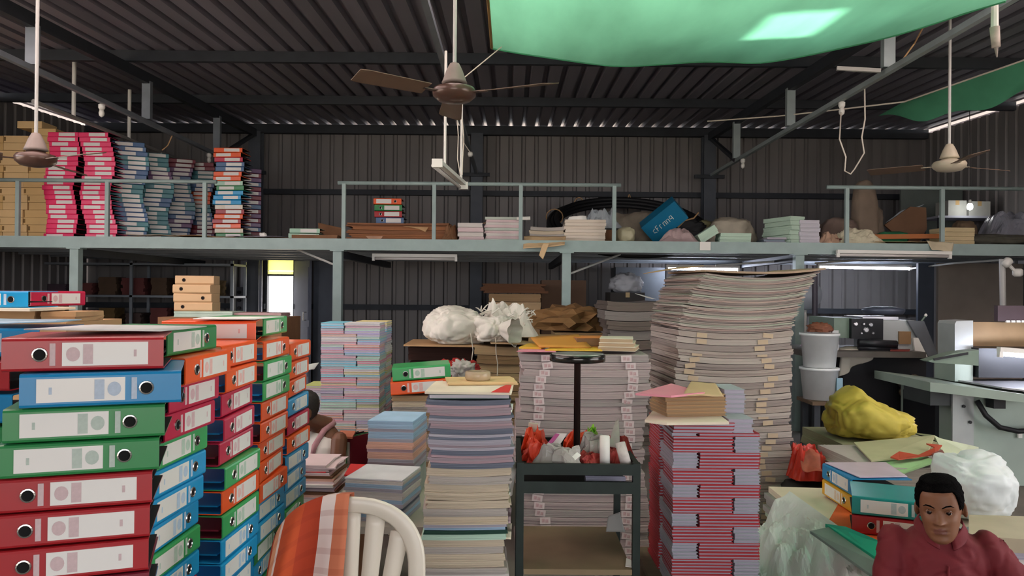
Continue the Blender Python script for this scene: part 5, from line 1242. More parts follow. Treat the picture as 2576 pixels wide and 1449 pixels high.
# table: slopes slightly towards us
ch(MB().prism([P(2340, 962, Yq-.05), P(2680, 1005, Yq-.45), P(2680, 1025, Yq-.45), P(2340, 985, Yq-.05)], (0, .9, 0)), 'table_edge', M_mg, cm)
ch(MB().prism([P(2400, 958, Yq+.3), P(2700, 958, Yq+.3), P(2700, 1000, Yq-.44), P(2520, 978, Yq-.2)], (0, 0, .012)), 'steel_table', M_steel, cm)
ch(pb(MB(), 2340, 2398, 985, 1020, Yq, .4), 'switch_housing', mat('dark recess', '3d4142', .6), cm)
ch(pb(MB(), 2352, 2392, 1000, 1120, Yq+.2, .5), 'dark_leg', M_mk, cm)
ch(MB().tube([P(2458, 1008, Yq-.1), P(2480, 1045, Yq-.12), P(2515, 1075, Yq-.12), P(2560, 1085, Yq-.1), P(2640, 1080, Yq-.1)], .02, 8), 'hose', M_black, cm, True)
ch(pb(MB(), 2500, 2530, 1000, 1028, Yq-.15, .1), 'latch', M_mk, cm)
ch(pb(MB(), 2562, 2572, 1085, 1102, Yq-.03, .02), 'white_knob', M_white, cm)
for x, y in ((2424, 1022), (2440, 1062)): ch(MB().lathe([(.012, 0), (.012, .01)], 8, P(x, y, Yq-.025), 0, Matrix.Rotation(PI/2, 4, 'X')), 'bolt', M_mk, cm)
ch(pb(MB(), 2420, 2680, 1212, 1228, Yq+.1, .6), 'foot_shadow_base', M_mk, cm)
tag(cm, 'large grey-green paper cutting machine at the right picture edge', 'machine')
# fit pedestal to the floor
for n_ in cm.children:
    if n_.name.startswith(('pedestal', 'foot_shadow', 'dark_leg')):
        mz_ = min(v.co.z for v in n_.data.vertices)
        for v in n_.data.vertices:
            if abs(v.co.z-mz_) < 1e-5: v.co.z = 0.001
for n_ in op.children:
    if n_.name.startswith(('press_base', 'leg')):
        mz_ = min(v.co.z for v in n_.data.vertices)
        for v in n_.data.vertices:
            if abs(v.co.z-mz_) < 1e-5: v.co.z = 0.001
o = MB().tube([P(2492, 1190, 5.2), P(2530, 1200, 5.2)], .012).build('steel_rod', M_steel); o.location.z = .014 - min(v.co.z for v in o.data.vertices); tag(o, 'bright steel rod on the floor in front of the cutter', 'rod')
# partition behind the machines
struct(MB().box(PX(2360, 9.6), XR-.02, 9.6, 9.65, 0, 1.86).build('wall_partition_right', mat('taupe partition board', '8d8278', .7, var=.12)))
struct(MB().box(PX(2318, 9.62), PX(2358, 9.62), 9.7, 9.75, 0, 1.86).build('wall_dark_opening', mat('dark blue-grey opening shade', '3b4350', .6)))  # dark slab stands in for the shade of the opening beside the partition
# --- floor litter near the post
for k, (x, y, Y, r, c) in enumerate(((2080, 1085, 6.3, .3, '5f544c'), (2040, 1040, 6.9, .2, 'a39c98'), (2110, 1130, 5.6, .25, '6a655e'))):
    o = blob('floor_rags', (0, 0, 0), (r, r*.7, .06), mat('litter %d' % k, c, .9, var=.3), seed=81+k, amp=.4, crease=.7, flat=-.02, smooth=False); o.location = (PX(x, Y), Y, .0 - min(v.co.z for v in o.data.vertices)); tag(o, ('dusty brown rags on the floor right of the deck post', 'pale rags at the foot of the buckets', 'grey rags on the floor before the yellow sack')[k], 'rags')
for k, (x, Y) in enumerate(((2100, 6.0), (2085, 5.5), (2130, 6.6))):
    lay('paper_scrap', [(x, Y), (x+25, Y+.02), (x+20, Y+.2), (x-8, Y+.16)], 0, .004, .002, M_paper, 'white paper scrap on the floor, %s from the deck post' % nth(k+1), 'scrap')

# ================================================================ sacks, boards and files around the seated man
# pile of boards the files stand on
zfi = .474
bx0, bx1 = PX(2012, 3.3), PX(2420, 3.3)
rr = random.Random(31)
bcol = [('cream', 'd9cdb4'), ('pale green', 'a9bfa6'), ('grey', 'a09e98'), ('buff', 'bfa986'), ('emerald', '1f9e7c')]
nbp = 15; hbp = (zfi-.02)/nbp
for k in range(nbp):
    nm, c = bcol[rr.randrange(4)] if k < nbp-2 else (('cream', 'd9cdb4') if k == nbp-1 else ('grey', 'a09e98'))
    o = MB().prism([(1.31+rr.uniform(-.015, .015), 2.76, 0), (1.8, 2.82+rr.uniform(0, .02), 0), (1.98, 3.95, 0), (1.33+rr.uniform(-.02, .02), 4.0, 0)], (0, 0, hbp*.95)).build('board_sheet', pmat('board edge ' + nm, c, .15, 200)); o.location.z = k*hbp
    tag(o, '%s board, %s from top of the pile the four files stand on' % (nm, nth(nbp-k)), 'board', 'boards under the four files')
zt_ = nbp*hbp
lay('orange_board', [(2082, 3.32), (2200, 2.95), (2300, 3.0), (2300, 3.7), (2120, 3.75)], 0, zt_+.001, .006, mat('orange board', 'e8632a'), 'orange board under the four files beside the man', 'board')
lay('peach_board', [(2138, 2.86), (2250, 2.8), (2270, 3.02), (2150, 3.05)], 0, zt_+.008, .003, mat('peach board', 'dcb596'), 'peach board at the front of the pile beside the man', 'board')
lay('cream_label_sheet', [(2110, 3.06), (2170, 3.0), (2180, 3.1), (2128, 3.16)], 0, zt_+.0075, .002, M_paper, 'small cream sheet on the orange board', 'paper')
o = MB().prism([P(2076, 1326, 3.15), P(2128, 1334, 3.0), P(2235, 1380, 2.76), P(2222, 1424, 2.72)], (0, 0, .014)).build('emerald_board', mat('emerald board', '12b08c', .4, coat=.3)); tag(o, 'bright emerald board slipping off the pile in front of the man', 'board')
o = MB().prism([P(2038, 1342, 3.1), P(2084, 1332, 3.12), P(2222, 1430, 2.68), P(2205, 1462, 2.66)], (0, 0, .010)).build('grey_board', mat('grey-green board', '6f8078', .5)); tag(o, 'grey-green board under the emerald one', 'board')
# the four files
z0 = zt_+.009
for k, (c, lb) in enumerate((('red', 'lower red file facing us beside the man'), ('aqua', 'upper teal file facing us beside the man'))):
    M = Matrix.Translation((1.42, 3.2, z0+k*PT)) @ Matrix.Rotation(math.radians(-22), 4, 'Z') @ Matrix.Translation((FL/2, 0, 0)); lever_file(c, M, lb, 'four files beside the man', k == 1)
for k, (c, lb) in enumerate((('yellow', 'lower yellow file with its spine to the left, beside the man'), ('blue', 'upper blue file with its spine to the left, beside the man'))):
    M = Matrix.Translation((1.545, 3.49, z0+k*PT)) @ Matrix.Rotation(-PI/2, 4, 'Z') @ Matrix.Translation((-FL/2, 0, 0)); lever_file(c, M, lb, 'four files beside the man', k == 0)
lay('lilac_sheet', [(2078, 3.8), (2165, 3.5), (2285, 3.52), (2230, 3.82)], 0, z0+2*PT, .004, mat('glossy lilac sheet', 'd8c2d2', .3, coat=.4), 'glossy lilac sheet on the upper blue file', 'paper')
# plastic sheets left of the pile
M_film = mat('white plastic sheet', 'dde4de', .4, var=.1, trans=.15)
def film1(u, v):
    y = 3.75 - 1.2*u; cr_ = .055*abs(noise.noise(Vector((u*9, v*7, 5)))) + .03*abs(noise.noise(Vector((u*21, v*15, 8))))
    return Vector((1.36 - .40*v - .05*math.sin(u*9)*v + .03*math.sin(u*21+2)*v, y + .05*math.sin(v*6+u*4), .482*(1-v)**1.4 + .012 + .09*abs(noise.noise(Vector((u*5, v*4, 3))))*math.sin(PI*v)*2 + .03*fbm((u*8, v*5, 1))*math.sin(PI*v) + cr_*min(1, 4*v)))
o = MB().grid(film1, 70, 44).build('plastic_sheet', M_film, None, False); o.location.z = max(0, .005-min(v.co.z for v in o.data.vertices)); tag(o, 'white plastic sheet spilling off the board pile towards us', 'plastic sheet')
o = heap_sheet('plastic_sheet', PX(1925, 3.4), PX(2030, 3.4), 3.25, 3.95, .26, M_film, seed=15, z=0.03, n=34, sharp=4.5); tag(o, 'grey-white plastic sheet crumpled beside the red notebook pile', 'plastic sheet')
o = sheet('pale_green_board', P(1986, 1245, 4.0), P(2050, 1262, 3.9), P(2060, 1290, 3.6), P(2000, 1268, 3.8), mat('mint board', 'b6d0c0'), amp=.01); tag(o, 'mint board poking out behind the plastic sheets', 'board')
lay('olive_card', [(1905, 2.75), (2080, 2.7), (2060, 3.35), (1925, 3.5)], 0, .012, .01, mat('olive cardboard', '8d8f6e', .8), 'olive cardboard on the floor right of the red notebook pile', 'cardboard')
# red plastic by the tallest stack
o = heap_sheet('red_plastic', -.12, .12, -.12, .12, .22, mat('red plastic', 'c8321e', .4, var=.2), seed=14, n=26, sharp=4); o.location = (PX(2062, 4.3), 4.45, .40); tag(o, 'red plastic bag bunched beside the tallest stack', 'bag')
o = sheet('red_plastic_sheet', P(2000, 1105, 4.5), P(2060, 1135, 4.4), P(2070, 1195, 4.2), P(2020, 1175, 4.3), mat('red and white plastic', 'b9604a', .5, var=.4, scale=18), amp=.05, sc=6, seed=3, nu=16); tag(o, 'red and white plastic sheet draped over the red bag', 'plastic sheet')
o = sack('dark_sack', (.2, .2, .24), mat('dark sack', '33302e', .8), seed=93); o.location = (PX(2070, 4.3), 4.48, 0.0); tag(o, 'dark sack on the floor under the red plastic bag', 'sack')
# yellow sack, boards, white sack on a low heap
Yy = 4.7
o = sack('yellow_sack', (.27, .22, .17), mat('yellow woven sack', 'c6b34a', .6, var=.12, scale=16), seed=92, lump=.2, fold=.07, fdir=(3, 1, 1.5)); o.location = (PX(2238, Yy), Yy+.25, PZ(2235, 1115, Yy)+.002)
for v in o.data.vertices:
    q = v.co.x/.27; v.co.z *= (1 - .38*max(-.2, q)) ; v.co.z += .05*math.exp(-((v.co.x+.09)/.07)**2)*max(0, v.co.z)/.25; v.co.z *= .8
o.rotation_euler = (0, 0, -.15); tag(o, 'full yellow woven sack behind the seated man', 'sack')
zy = PZ(2235, 1115, Yy)
floor_stack('buff_bundle', 2125, 2400, 1117, Yy, .6, 5, [pmat('buff-green board edges', 'a4a283', .2), E_grey], 'buff-green board bundle, %s from top under the yellow sack', seed=41, jit=.03)
ys = 3.95
zb_ = PZ(2240, 1165, ys)
floor_stack('grey_bundle', 2180, 2440, 1172, ys, .6, 5, [E_grey, pmat('dim green board edges', '8d9a88', .2)], 'grey-green board bundle, %s from top behind the man', seed=42, jit=.03)
def tilt_board(name, c, m, label, th=.008):
    o = MB().prism([P(*q) for q in c], (0, 0, th)).build(name, m); return tag(o, label, 'board')
tilt_board('buff_board', [(2192, 1162, 4.0), (2330, 1150, 4.1), (2352, 1098, 4.55), (2148, 1116, 4.5)], mat('buff green board', 'b5b48c', .7), 'large buff board leaning on the yellow sack')
tilt_board('green_board', [(2258, 1198, 3.85), (2352, 1165, 3.95), (2330, 1150, 4.1), (2200, 1163, 4.05)], mat('light green board', '9cc58c', .7), 'light green board in front of the buff one')
tilt_board('pale_board', [(2350, 1098, 4.55), (2305, 1092, 4.7), (2462, 1128, 4.6), (2452, 1152, 4.3), (2380, 1160, 4.2)], mat('pale green-cream board', 'c6cfae', .7), 'pale green-cream boards right of the buff one')
tilt_board('red_offcut', [(2240, 1152, 4.0), (2262, 1138, 4.1), (2310, 1147, 4.05), (2352, 1128, 4.15), (2330, 1118, 4.2), (2370, 1122, 4.2), (2352, 1145, 4.05), (2260, 1158, 3.98)], mat('red-orange offcut', 'b5482c', .6), 'red-orange offcut lying across the buff board', .006)
tilt_board('maroon_strip', [(2345, 1150, 4.05), (2370, 1140, 4.1), (2412, 1205, 3.75), (2395, 1225, 3.7)], mat('dusty maroon strip', '8d5a52', .7), 'dusty maroon strip between the boards and the white sack', .02)
tilt_board('red_chip', [(2165, 1180, 4.05), (2190, 1162, 4.1), (2206, 1172, 4.05), (2182, 1190, 4.0)], mat('red chip', '9c3a30', .6), 'small red offcut left of the light green board', .006)
o = sack('white_sack', (.17, .2, .2), mat('white plastic sack', 'd6dcda', .45, var=.06), seed=99, lump=.16, fold=.06, fdir=(1, 1, 3.5)); o.location = (PX(2452, 3.6), 3.62, PZ(2500, 1342, 3.35)+.004); o.scale = (.9, .85, .88); tag(o, 'bulging white plastic sack behind the man, at his left shoulder', 'sack')
floor_stack('buff_board_bundle', 2400, 2600, 1342, 3.35, .75, 4, [pmat('buff stack edges', 'b7ab90', .15), E_cream], 'buff board bundle, %s from top under the white plastic sack', seed=43, jit=.01)
# right-hand pile cut by the picture edge
zq = .593-.05
lay('buff_board', [(2440, 2.76), (2660, 2.70), (2660, 3.0), (2440, 3.02)], 0, zq, .05, mat('buff board top', 'b9ad92'), 'thick buff board right of the man, cut by the picture edge', 'board')
floor_stack('white_book', 2470, 2680, 1384, 2.73, .28, 16, [E_white, pmat('blue-grey book edges', '9aa2b0', .2), E_white, E_lilac], 'white book, %s from top in the pile at the right picture edge', seed=44, jit=.008)
# ================================================================ trolley, chair, people
# --- steel trolley with a tray of scraps
M_tr = mat('dark green trolley steel', '26302c', .5, .4, var=.3, scale=14); M_trb = mat('worn buff board', '8d7a5e', .8, var=.2)
Yv = 2.9
vx0, vx1 = PX(1300, Yv, 1160), PX(1612, Yv, 1160); VD = .55; zv = PZ(1450, 1172, Yv)
tr = empty('steel_trolley', ((vx0+vx1)/2, Yv+VD/2, 0)); w2, d2 = (vx1-vx0)/2, VD/2
for sx in (-1, 1):
    for sy in (-1, 1):
        x, y = sx*(w2-.014), sy*(d2-.014)
        lg_ = MB().box(x-.014, x+.014, y-.014, y+.014, .05, zv+.01).build('leg', M_tr, tr)
        MB().lathe([(.02, -.012), (.025, 0), (.02, .012)], 12, (x, y, .026), 0, Matrix.Rotation(PI/2, 4, 'Y')).build('caster', M_black, lg_)
MB().box(-w2+.028, w2-.028, -d2, -d2+.02, zv-.035, zv+.006).build('front_rim', M_tr, tr)
MB().box(-w2+.028, w2-.028, d2-.02, d2, zv-.035, zv+.006).build('back_rim', M_tr, tr)
for sx in (-1, 1): MB().box(sx*(w2-.01)-.01, sx*(w2-.01)+.01, -d2+.03, d2-.03, zv-.03, zv+.006).build('side_rim', M_tr, tr)
MB().box(-w2+.03, w2-.03, -d2+.02, d2-.02, zv-.034, zv-.03).build('tray', M_tr, tr)
MB().box(-w2+.028, w2-.028, -d2, -d2+.015, zv-.105, zv-.06).build('lower_rail', M_tr, tr)
MB().box(-w2+.03, w2-.03, -d2+.02, d2-.02, zv-.105, zv-.095).build('lower_tray', M_tr, tr)
zl = PZ(1450, 1432, Yv)
MB().box(-w2+.03, w2-.03, -d2-.002, d2-.02, zl-.02, zl).build('bottom_board', M_trb, tr)
tag(tr, 'dark steel trolley with a scrap tray and a buff bottom board', 'trolley')
# stand with the round plate, planted in the tray
st = empty('plate_stand', (PX(1452, 3.15, 1000), 3.15, zv-.03)); zpl = PZ(1452, 896, 3.15)-(zv-.03)
MB().lathe([(.02, 0), (.05, .0), (.05, .012), (.018, .02)], 16).build('stand_foot', M_mk, st)
MB().lathe([(.0135, .01), (.0135, zpl-.03), (.02, zpl-.028), (.02, zpl-.02)], 14).build('stand_post', mat('rusty dark post', '3a2f2c', .4, .5, var=.3), st, True)
MB().lathe([(.105, zpl-.022), (.114, zpl-.018), (.114, zpl+.006), (.108, zpl+.009)], 40).build('round_plate', mat('blackened chrome', '4b4a48', .18, .9, var=.5, scale=9), st, True)
MB().lathe([(.106, zpl+.0085), (.106, zpl+.0105), (.085, zpl+.012), (.02, zpl+.012)], 40).build('plate_top', mat('steel with reflections', 'b9b6ae', .3, .6, var=.5, scale=30), st, True)  # pale speckle puts the reflections on the plate's top into its colour
tag(st, 'round blackened plate on a post standing in the trolley tray', 'stand')
# scraps in the tray
zs = zv-.028
rr = random.Random(5)
M_rs = [mat('red plastic scrap', 'cf3a22', .4, var=.15), mat('dull red scrap', 'a23a34', .6, var=.15), mat('orange red scrap', 'e04a24', .4)]
def scrap(name, px, Y, sx, sy, h, m, label, seed, cat='scrap', sharp=3, z=None):
    X = PX(px, Y, 1110); o = heap_sheet(name, -sx/2, sx/2, -sy/2, sy/2, h, m, seed=seed, n=16, sharp=sharp); o.location = (X, Y, zs if z is None else z); o.rotation_euler = (0, 0, rr.uniform(-.6, .6)); return tag(o, label, cat)
scrap('red_scrap', 1352, 3.1, .12, .16, .10, M_rs[0], 'red plastic scrap at the left end of the tray', 1)
scrap('red_scrap', 1345, 3.25, .1, .12, .12, M_rs[2], 'orange-red plastic scrap at the left back of the tray', 2)
scrap('red_scrap', 1460, 3.3, .14, .12, .10, M_rs[2], 'orange-red plastic scrap behind the plate stand', 3)
scrap('red_scrap', 1480, 3.02, .12, .12, .06, M_rs[1], 'dull red scrap in the middle front of the tray', 4)
scrap('red_scrap', 1535, 3.05, .1, .1, .07, M_rs[1], 'dull red scrap beside the white roll', 5)
scrap('red_scrap', 1555, 3.2, .1, .12, .09, M_rs[1], 'dull red scrap at the right end of the tray', 6)
M_clr = mat('clear plastic scrap', 'c4beb6', .25, trans=.25)
scrap('clear_plastic', 1405, 3.0, .2, .1, .10, M_clr, 'clear plastic film bunched in the front of the tray', 7, 'plastic film', 4)
scrap('clear_plastic', 1490, 3.15, .12, .1, .11, M_clr, 'clear plastic film behind the white roll', 8, 'plastic film', 4)
scrap('green_leaf_wrap', 1490, 3.32, .06, .06, .12, mat('bright green wrap', '8cc63c', .5), 'bright green wrapper in the tray', 9, 'wrapper', 4)
o = sheet('white_label_card', P(1366, 1130, 3.05), P(1400, 1090, 3.15), P(1427, 1092, 3.15), P(1398, 1135, 3.05), mat('white card', 'e6dedc'), amp=.004, th=.003); tag(o, 'white card with magenta print in the tray', 'card')
MB().prism([P(1376, 1118, 3.045), P(1398, 1092, 3.115), P(1407, 1094, 3.115), P(1386, 1120, 3.045)], (0, -.004, .004)).build('magenta_print', mat('magenta print', 'b8508c'), o)
o = MB().lathe([(.001, 0), (.02, 0), (.02, .12), (.017, .122), (.015, .118), (.006, .116)], 16).build('paper_roll', M_paper, None, True); o.location = (PX(1522, 2.98, 1120), 2.98, zs+.005); o.rotation_euler = (-.25, .02, 0); tag(o, 'white paper roll standing in the tray', 'paper roll')
o = MB().lathe([(.001, 0), (.022, 0), (.02, .1), (.001, .102)], 12).build('paper_roll', mat('blotched white paper', 'd8cfc8', var=.3, scale=30), None, True); o.location = (PX(1578, 2.97, 1120), 2.97, zs+.005); o.rotation_euler = (-.35, -.25, 0); tag(o, 'blotched paper roll at the right front corner of the tray', 'paper roll')
o = sheet('torn_film', P(1530, 1120, 3.1), P(1548, 1060, 3.25), P(1556, 1054, 3.25), P(1560, 1120, 3.1), M_clr, amp=.02, sc=9); tag(o, 'upright torn film at the right of the tray', 'plastic film')
o = sheet('torn_card', P(1436, 1150, 2.96), P(1452, 1138, 2.98), P(1462, 1146, 2.98), P(1446, 1158, 2.94), M_paper, amp=.004); tag(o, 'small torn white card at the tray rim', 'card')
o = MB().box(-.02, .02, -.01, .01, 0, .1).build('cream_tag', mat('cream tag', 'd2c8b4')); o.location = (PX(1336, 3.3, 1080), 3.3, zs+.02); o.rotation_euler = (0, .1, 0); tag(o, 'cream tag standing at the left back of the tray', 'tag')
o = MB().tube([P(1472, 1188, 2.99), P(1572, 1190, 3.0)], .017, 10).build('lilac_roll', mat('lilac roll', 'b0aec0', .5)); o.location.z = zv-.094 - min(v.co.z for v in o.data.vertices); tag(o, 'lilac paper roll on the lower tray', 'paper roll')
o = sheet('grey_paper', P(1530, 1310, 3.35), P(1560, 1300, 3.3), P(1575, 1350, 3.3), P(1525, 1350, 3.35), mat('dim grey paper', 'a9aaa6'), amp=.01); o.location.z = zl+.002 - min(v.co.z for v in o.data.vertices); tag(o, 'dim grey paper leaning on the bottom board', 'paper')
o = lay('white_scrap', [(1578, 2.93), (1596, 2.92), (1592, 3.0), (1580, 3.02)], 0, zl+.001, .002, M_paper, 'white scrap on the bottom board of the trolley', 'scrap')

# --- white plastic chair seen from behind, with a checked towel
M_ch = mat('ivory plastic', 'd8d0c0', .35, var=.04, coat=.15)
Yh = 2.25
ch_x = PX(885, Yh, 1350)
chair = empty('plastic_chair', (ch_x, Yh-.25, 0))
zt0 = PZ(930, 1246, Yh); HW = PX(1074, Yh, 1380)-ch_x
yb_ = .25                                         # back plane in chair space
def arch(t, rx, rz, z0):                          # t 0..1 from right foot over the top to left foot
    if t < .25: return (rx, z0*0 + .42 + (rz-.42)*(t/.25))
    if t > .75: return (-rx, .42 + (rz-.42)*((1-t)/.25))
    a = PI*(t-.25)/.5; return (rx*math.copysign(abs(math.cos(a))**.85, math.cos(a)), rz + z0*math.sin(a)**.85)
R_Z = zt0 - .205
def yb(z): return yb_ - .10*(zt0 - z) + .0 if z < zt0 else yb_
mb = MB(); NA_ = 48; b = 0
prof_n = 8
for i in range(NA_+1):
    t = i/NA_; xo, zo = arch(t, HW, R_Z, .205); xi, zi = arch(t, HW-.05, R_Z-.008, .205-.04)
    cx, cz = (xo+xi)/2, (zo+zi)/2; dx, dz = (xo-xi)/2, (zo-zi)/2; y = yb(cz)
    for k in range(prof_n):
        a = 2*PI*k/prof_n; c_ = math.cos(a); s_ = math.sin(a)
        mb.v.append((cx+dx*c_, y+.016*s_ - .012*abs(c_), cz+dz*c_))
for i in range(NA_):
    for k in range(prof_n):
        k2 = (k+1) % prof_n; mb.f.append((i*prof_n+k, i*prof_n+k2, (i+1)*prof_n+k2, (i+1)*prof_n+k)); mb.m.append(0)
mb.build('back_frame', M_ch, chair, True)
for k, xs in enumerate((-.115, -.058, 0, .058, .115)):
    ztop_ = R_Z + .165*math.sqrt(max(0, 1-(xs*1.25/(HW-.03))**2))
    def sl(u, v, xs=xs, ztop_=ztop_):
        z = .44 + (ztop_-.44)*v; w = .021 + .007*v; xx = xs*(.75+.5*v)
        return Vector((xx + (u-.5)*2*w, yb(z) - .006*math.cos((u-.5)*PI), z))
    MB().grid(sl, 4, 12, .007, nrm=(0, 1, 0)).build('back_slat', M_ch, chair, True)
def seat(u, v):
    x = (u-.5)*.44; y = .22 - .42*v; return Vector((x*(1-.06*v), y, .43 - .02*math.cos((u-.5)*PI)*math.sin(v*PI)))
MB().grid(seat, 10, 10, .012).build('seat', M_ch, chair, True)
for sx in (-1, 1):
    MB().tube([(sx*.20, .20, .42), (sx*.225, .24, .2), (sx*.245, .27, .0)], [.028, .026, .022], 8).build('leg', M_ch, chair, True)
    MB().tube([(sx*.20, -.18, .42), (sx*.225, -.2, .2), (sx*.24, -.22, .0)], [.028, .026, .022], 8).build('leg', M_ch, chair, True)
    MB().tube([(sx*(HW-.02), yb(.56), .56), (sx*(HW+.02), .05, .57), (sx*(HW+.02), -.14, .56), (sx*.225, -.19, .43)], [.018, .022, .022, .02], 8).build('armrest', M_ch, chair, True)
tag(chair, 'ivory plastic garden chair with a slatted rounded back', 'chair')
# its local frame has the back at +y: turn it so that the back is nearest to the stacks
# checked towel over the left half of the back
m = bpy.data.materials.new('orange checked towel'); m.use_nodes = True; nt = m.node_tree; b_ = nt.nodes['Principled BSDF']; b_.inputs['Roughness'].default_value = .9
uvn = nt.nodes.new('ShaderNodeTexCoord'); sp_ = nt.nodes.new('ShaderNodeSeparateXYZ'); nt.links.new(uvn.outputs['UV'], sp_.inputs[0])
cr = nt.nodes.new('ShaderNodeValToRGB'); cr.color_ramp.interpolation = 'CONSTANT'
els = [(0, 'b8512c'), (.09, 'd8b8a4'), (.12, 'b0401f'), (.27, 'c87848'), (.33, 'd9c4b8'), (.365, 'b84a22'), (.5, 'a83a1c'), (.57, 'c98a66'), (.63, 'd9c4b8'), (.66, 'b84a22'), (.80, 'a83a1c'), (.89, 'dccdc6'), (.95, 'c07050')]
while len(cr.color_ramp.elements) < len(els): cr.color_ramp.elements.new(.5)
for e, (p_, c_) in zip(cr.color_ramp.elements, els): e.position = p_; e.color = hx(c_) + (1,)
nt.links.new(sp_.outputs['X'], cr.inputs[0])
wv = nt.nodes.new('ShaderNodeMath'); wv.operation = 'SINE'; mu = nt.nodes.new('ShaderNodeMath'); mu.operation = 'MULTIPLY'; mu.inputs[1].default_value = 55
nt.links.new(sp_.outputs['Y'], mu.inputs[0]); nt.links.new(mu.outputs[0], wv.inputs[0])
gt = nt.nodes.new('ShaderNodeMath'); gt.operation = 'GREATER_THAN'; gt.inputs[1].default_value = .55; nt.links.new(wv.outputs[0], gt.inputs[0])
ml_ = nt.nodes.new('ShaderNodeMath'); ml_.operation = 'MULTIPLY'; ml_.inputs[1].default_value = .22; nt.links.new(gt.outputs[0], ml_.inputs[0])
mxx = nt.nodes.new('ShaderNodeMix'); mxx.data_type = 'RGBA'; nt.links.new(ml_.outputs[0], mxx.inputs[0]); nt.links.new(cr.outputs[0], mxx.inputs[6]); mxx.inputs[7].default_value = hx('8a2a16') + (1,)
nt.links.new(mxx.outputs[2], b_.inputs['Base Color'])
T0, T1_ = .50, .92                        # stretch of the arch that it covers
def towel(u, v):
    t = T1_ + (T0-T1_)*u; xo, zo = arch(t, HW+.004, R_Z+.003, .209); y0 = yb(zo)
    if v < .14:                            # short flap behind the back
        q = (v-.14)/.14; return Vector((xo, y0+.03, zo-.004 + .24*q))
    q = (v-.14)/.86
    f = .022*math.sin(u*15+1.5*q) + .012*math.sin(u*31)
    z = zo + .012*(1-min(1, q*20)) - .40*max(0, q-.03)
    return Vector((xo + .05*q*(1-u)*0 + .035*q*math.sin(u*6) - .10*q*(1-u), y0 - .022 - .02*min(1, q*12) + f*min(1, q*3) - .06*q, z))
tw = MB().grid(towel, 60, 36, .003, uv=True, nrm=(0, 1, 0)).build('checked_towel', m, None, True); tw.location = chair.location
tag(tw, 'orange and white checked towel draped over the chair back', 'towel')

# --- pink-white sheet pile with a red card, left of the chair
Ys = 3.9
zs0 = PZ(800, 1192, Ys)
sps = [(.013, [E_wp, E_peach, E_brown, E_wp, E_mauve, E_white][k % 6]) for k in range(int(zs0/.013))]
sps = [(zs0/len(sps), q[1]) for q in sps][-26:]
zb_s = zs0 - sum(q[0] for q in sps)
column('paper_wad', sps, PX(785, Ys), Ys+.15, zb_s, .24, .3, -.06, lambda k, i: 'pink and white paper wad, %s from top left of the chair' % nth(k), 'paper wad', 'pink and white wads', seed=51, jit=.014)
carton('wad_carton', PX(785, Ys)-.14, PX(785, Ys)+.14, Ys-.01, Ys+.32, 0, zb_s-.001, M_kraft, 'kraft carton under the pink and white wads', flaps=False)
o = slab(.17, .25, .004).build('red_card', mat('bright red card', 'd8202c', .5)); o.matrix_basis = TR(PX(782, Ys), Ys+.15, zs0+.001, -.06, .0); tag(o, 'bright red card on the pink and white wads', 'card')
for k in range(5): 
    o = slab(.22, .28, .006, seed=k, jit=.01).build('white_sheet_wad', E_wp); o.matrix_basis = TR(PX(784, Ys)-.01+rj(.02), Ys+.16, zs0+.006+k*.0065, rj(.1)); tag(o, 'white sheet wad above the red card, %s from top' % nth(5-k), 'paper wad', 'white wads above the red card')
# green and orange old files standing beside the bench, red box in front of the bench
for k, (px, c, lb) in enumerate(((862, 'green', 'old dark green file standing on end before the maroon bench'), (876, 'maroon', 'old maroon file standing on end before the maroon bench'))):
    M = Matrix.Translation((PX(px+8, 4.75), 4.78, PZ(870, 1235, 4.75))) @ Matrix.Rotation(-.5, 4, 'Z') @ Matrix.Rotation(-PI/2, 4, 'Y') @ Matrix.Translation((FL/2, 0, 0)); lever_file(c, M, lb, 'two standing old files')
_zc = PZ(870, 1235, 4.75) + FL + .002
o = MB().prism([(PX(852, 4.75), 4.74, _zc), (PX(892, 4.75), 4.72, _zc), (PX(896, 4.9), 4.92, _zc), (PX(856, 4.9), 4.94, _zc)], (0, 0, .012)).build('orange_card', mat('dusty orange card', 'b86a4c')); tag(o, 'dusty orange card lying on the standing old files', 'card')
carton('old_file_carton', PX(846, 4.75), PX(905, 4.75), 4.72, 5.0, 0, PZ(870, 1235, 4.75)-.002, M_kraft_d, 'brown carton under the two standing old files', flaps=False)
zr_ = PZ(900, 1205, 3.75)
floor_stack('red_book', 872, 922, 1208, 3.8, .22, 8, [pmat('red book edges', 'a8402e', .3), pmat('rust book edges', 'b86a4a', .3)], 'red book, %s from top of the low pile before the maroon bench', seed=52, jit=.006, z0=zr_-.16)
carton('book_crate', PX(868, 3.78), PX(926, 3.78), 3.78, 4.04, 0, zr_-.161, M_kraft_d, 'brown crate under the low red book pile', flaps=False)
o = lay('red_board', [(870, 3.78), (916, 3.76), (932, 4.0), (886, 4.02)], 0, zr_+.006, .008, mat('vivid red board', 'd0241c', .5), 'vivid red board on the low red book pile', 'board')
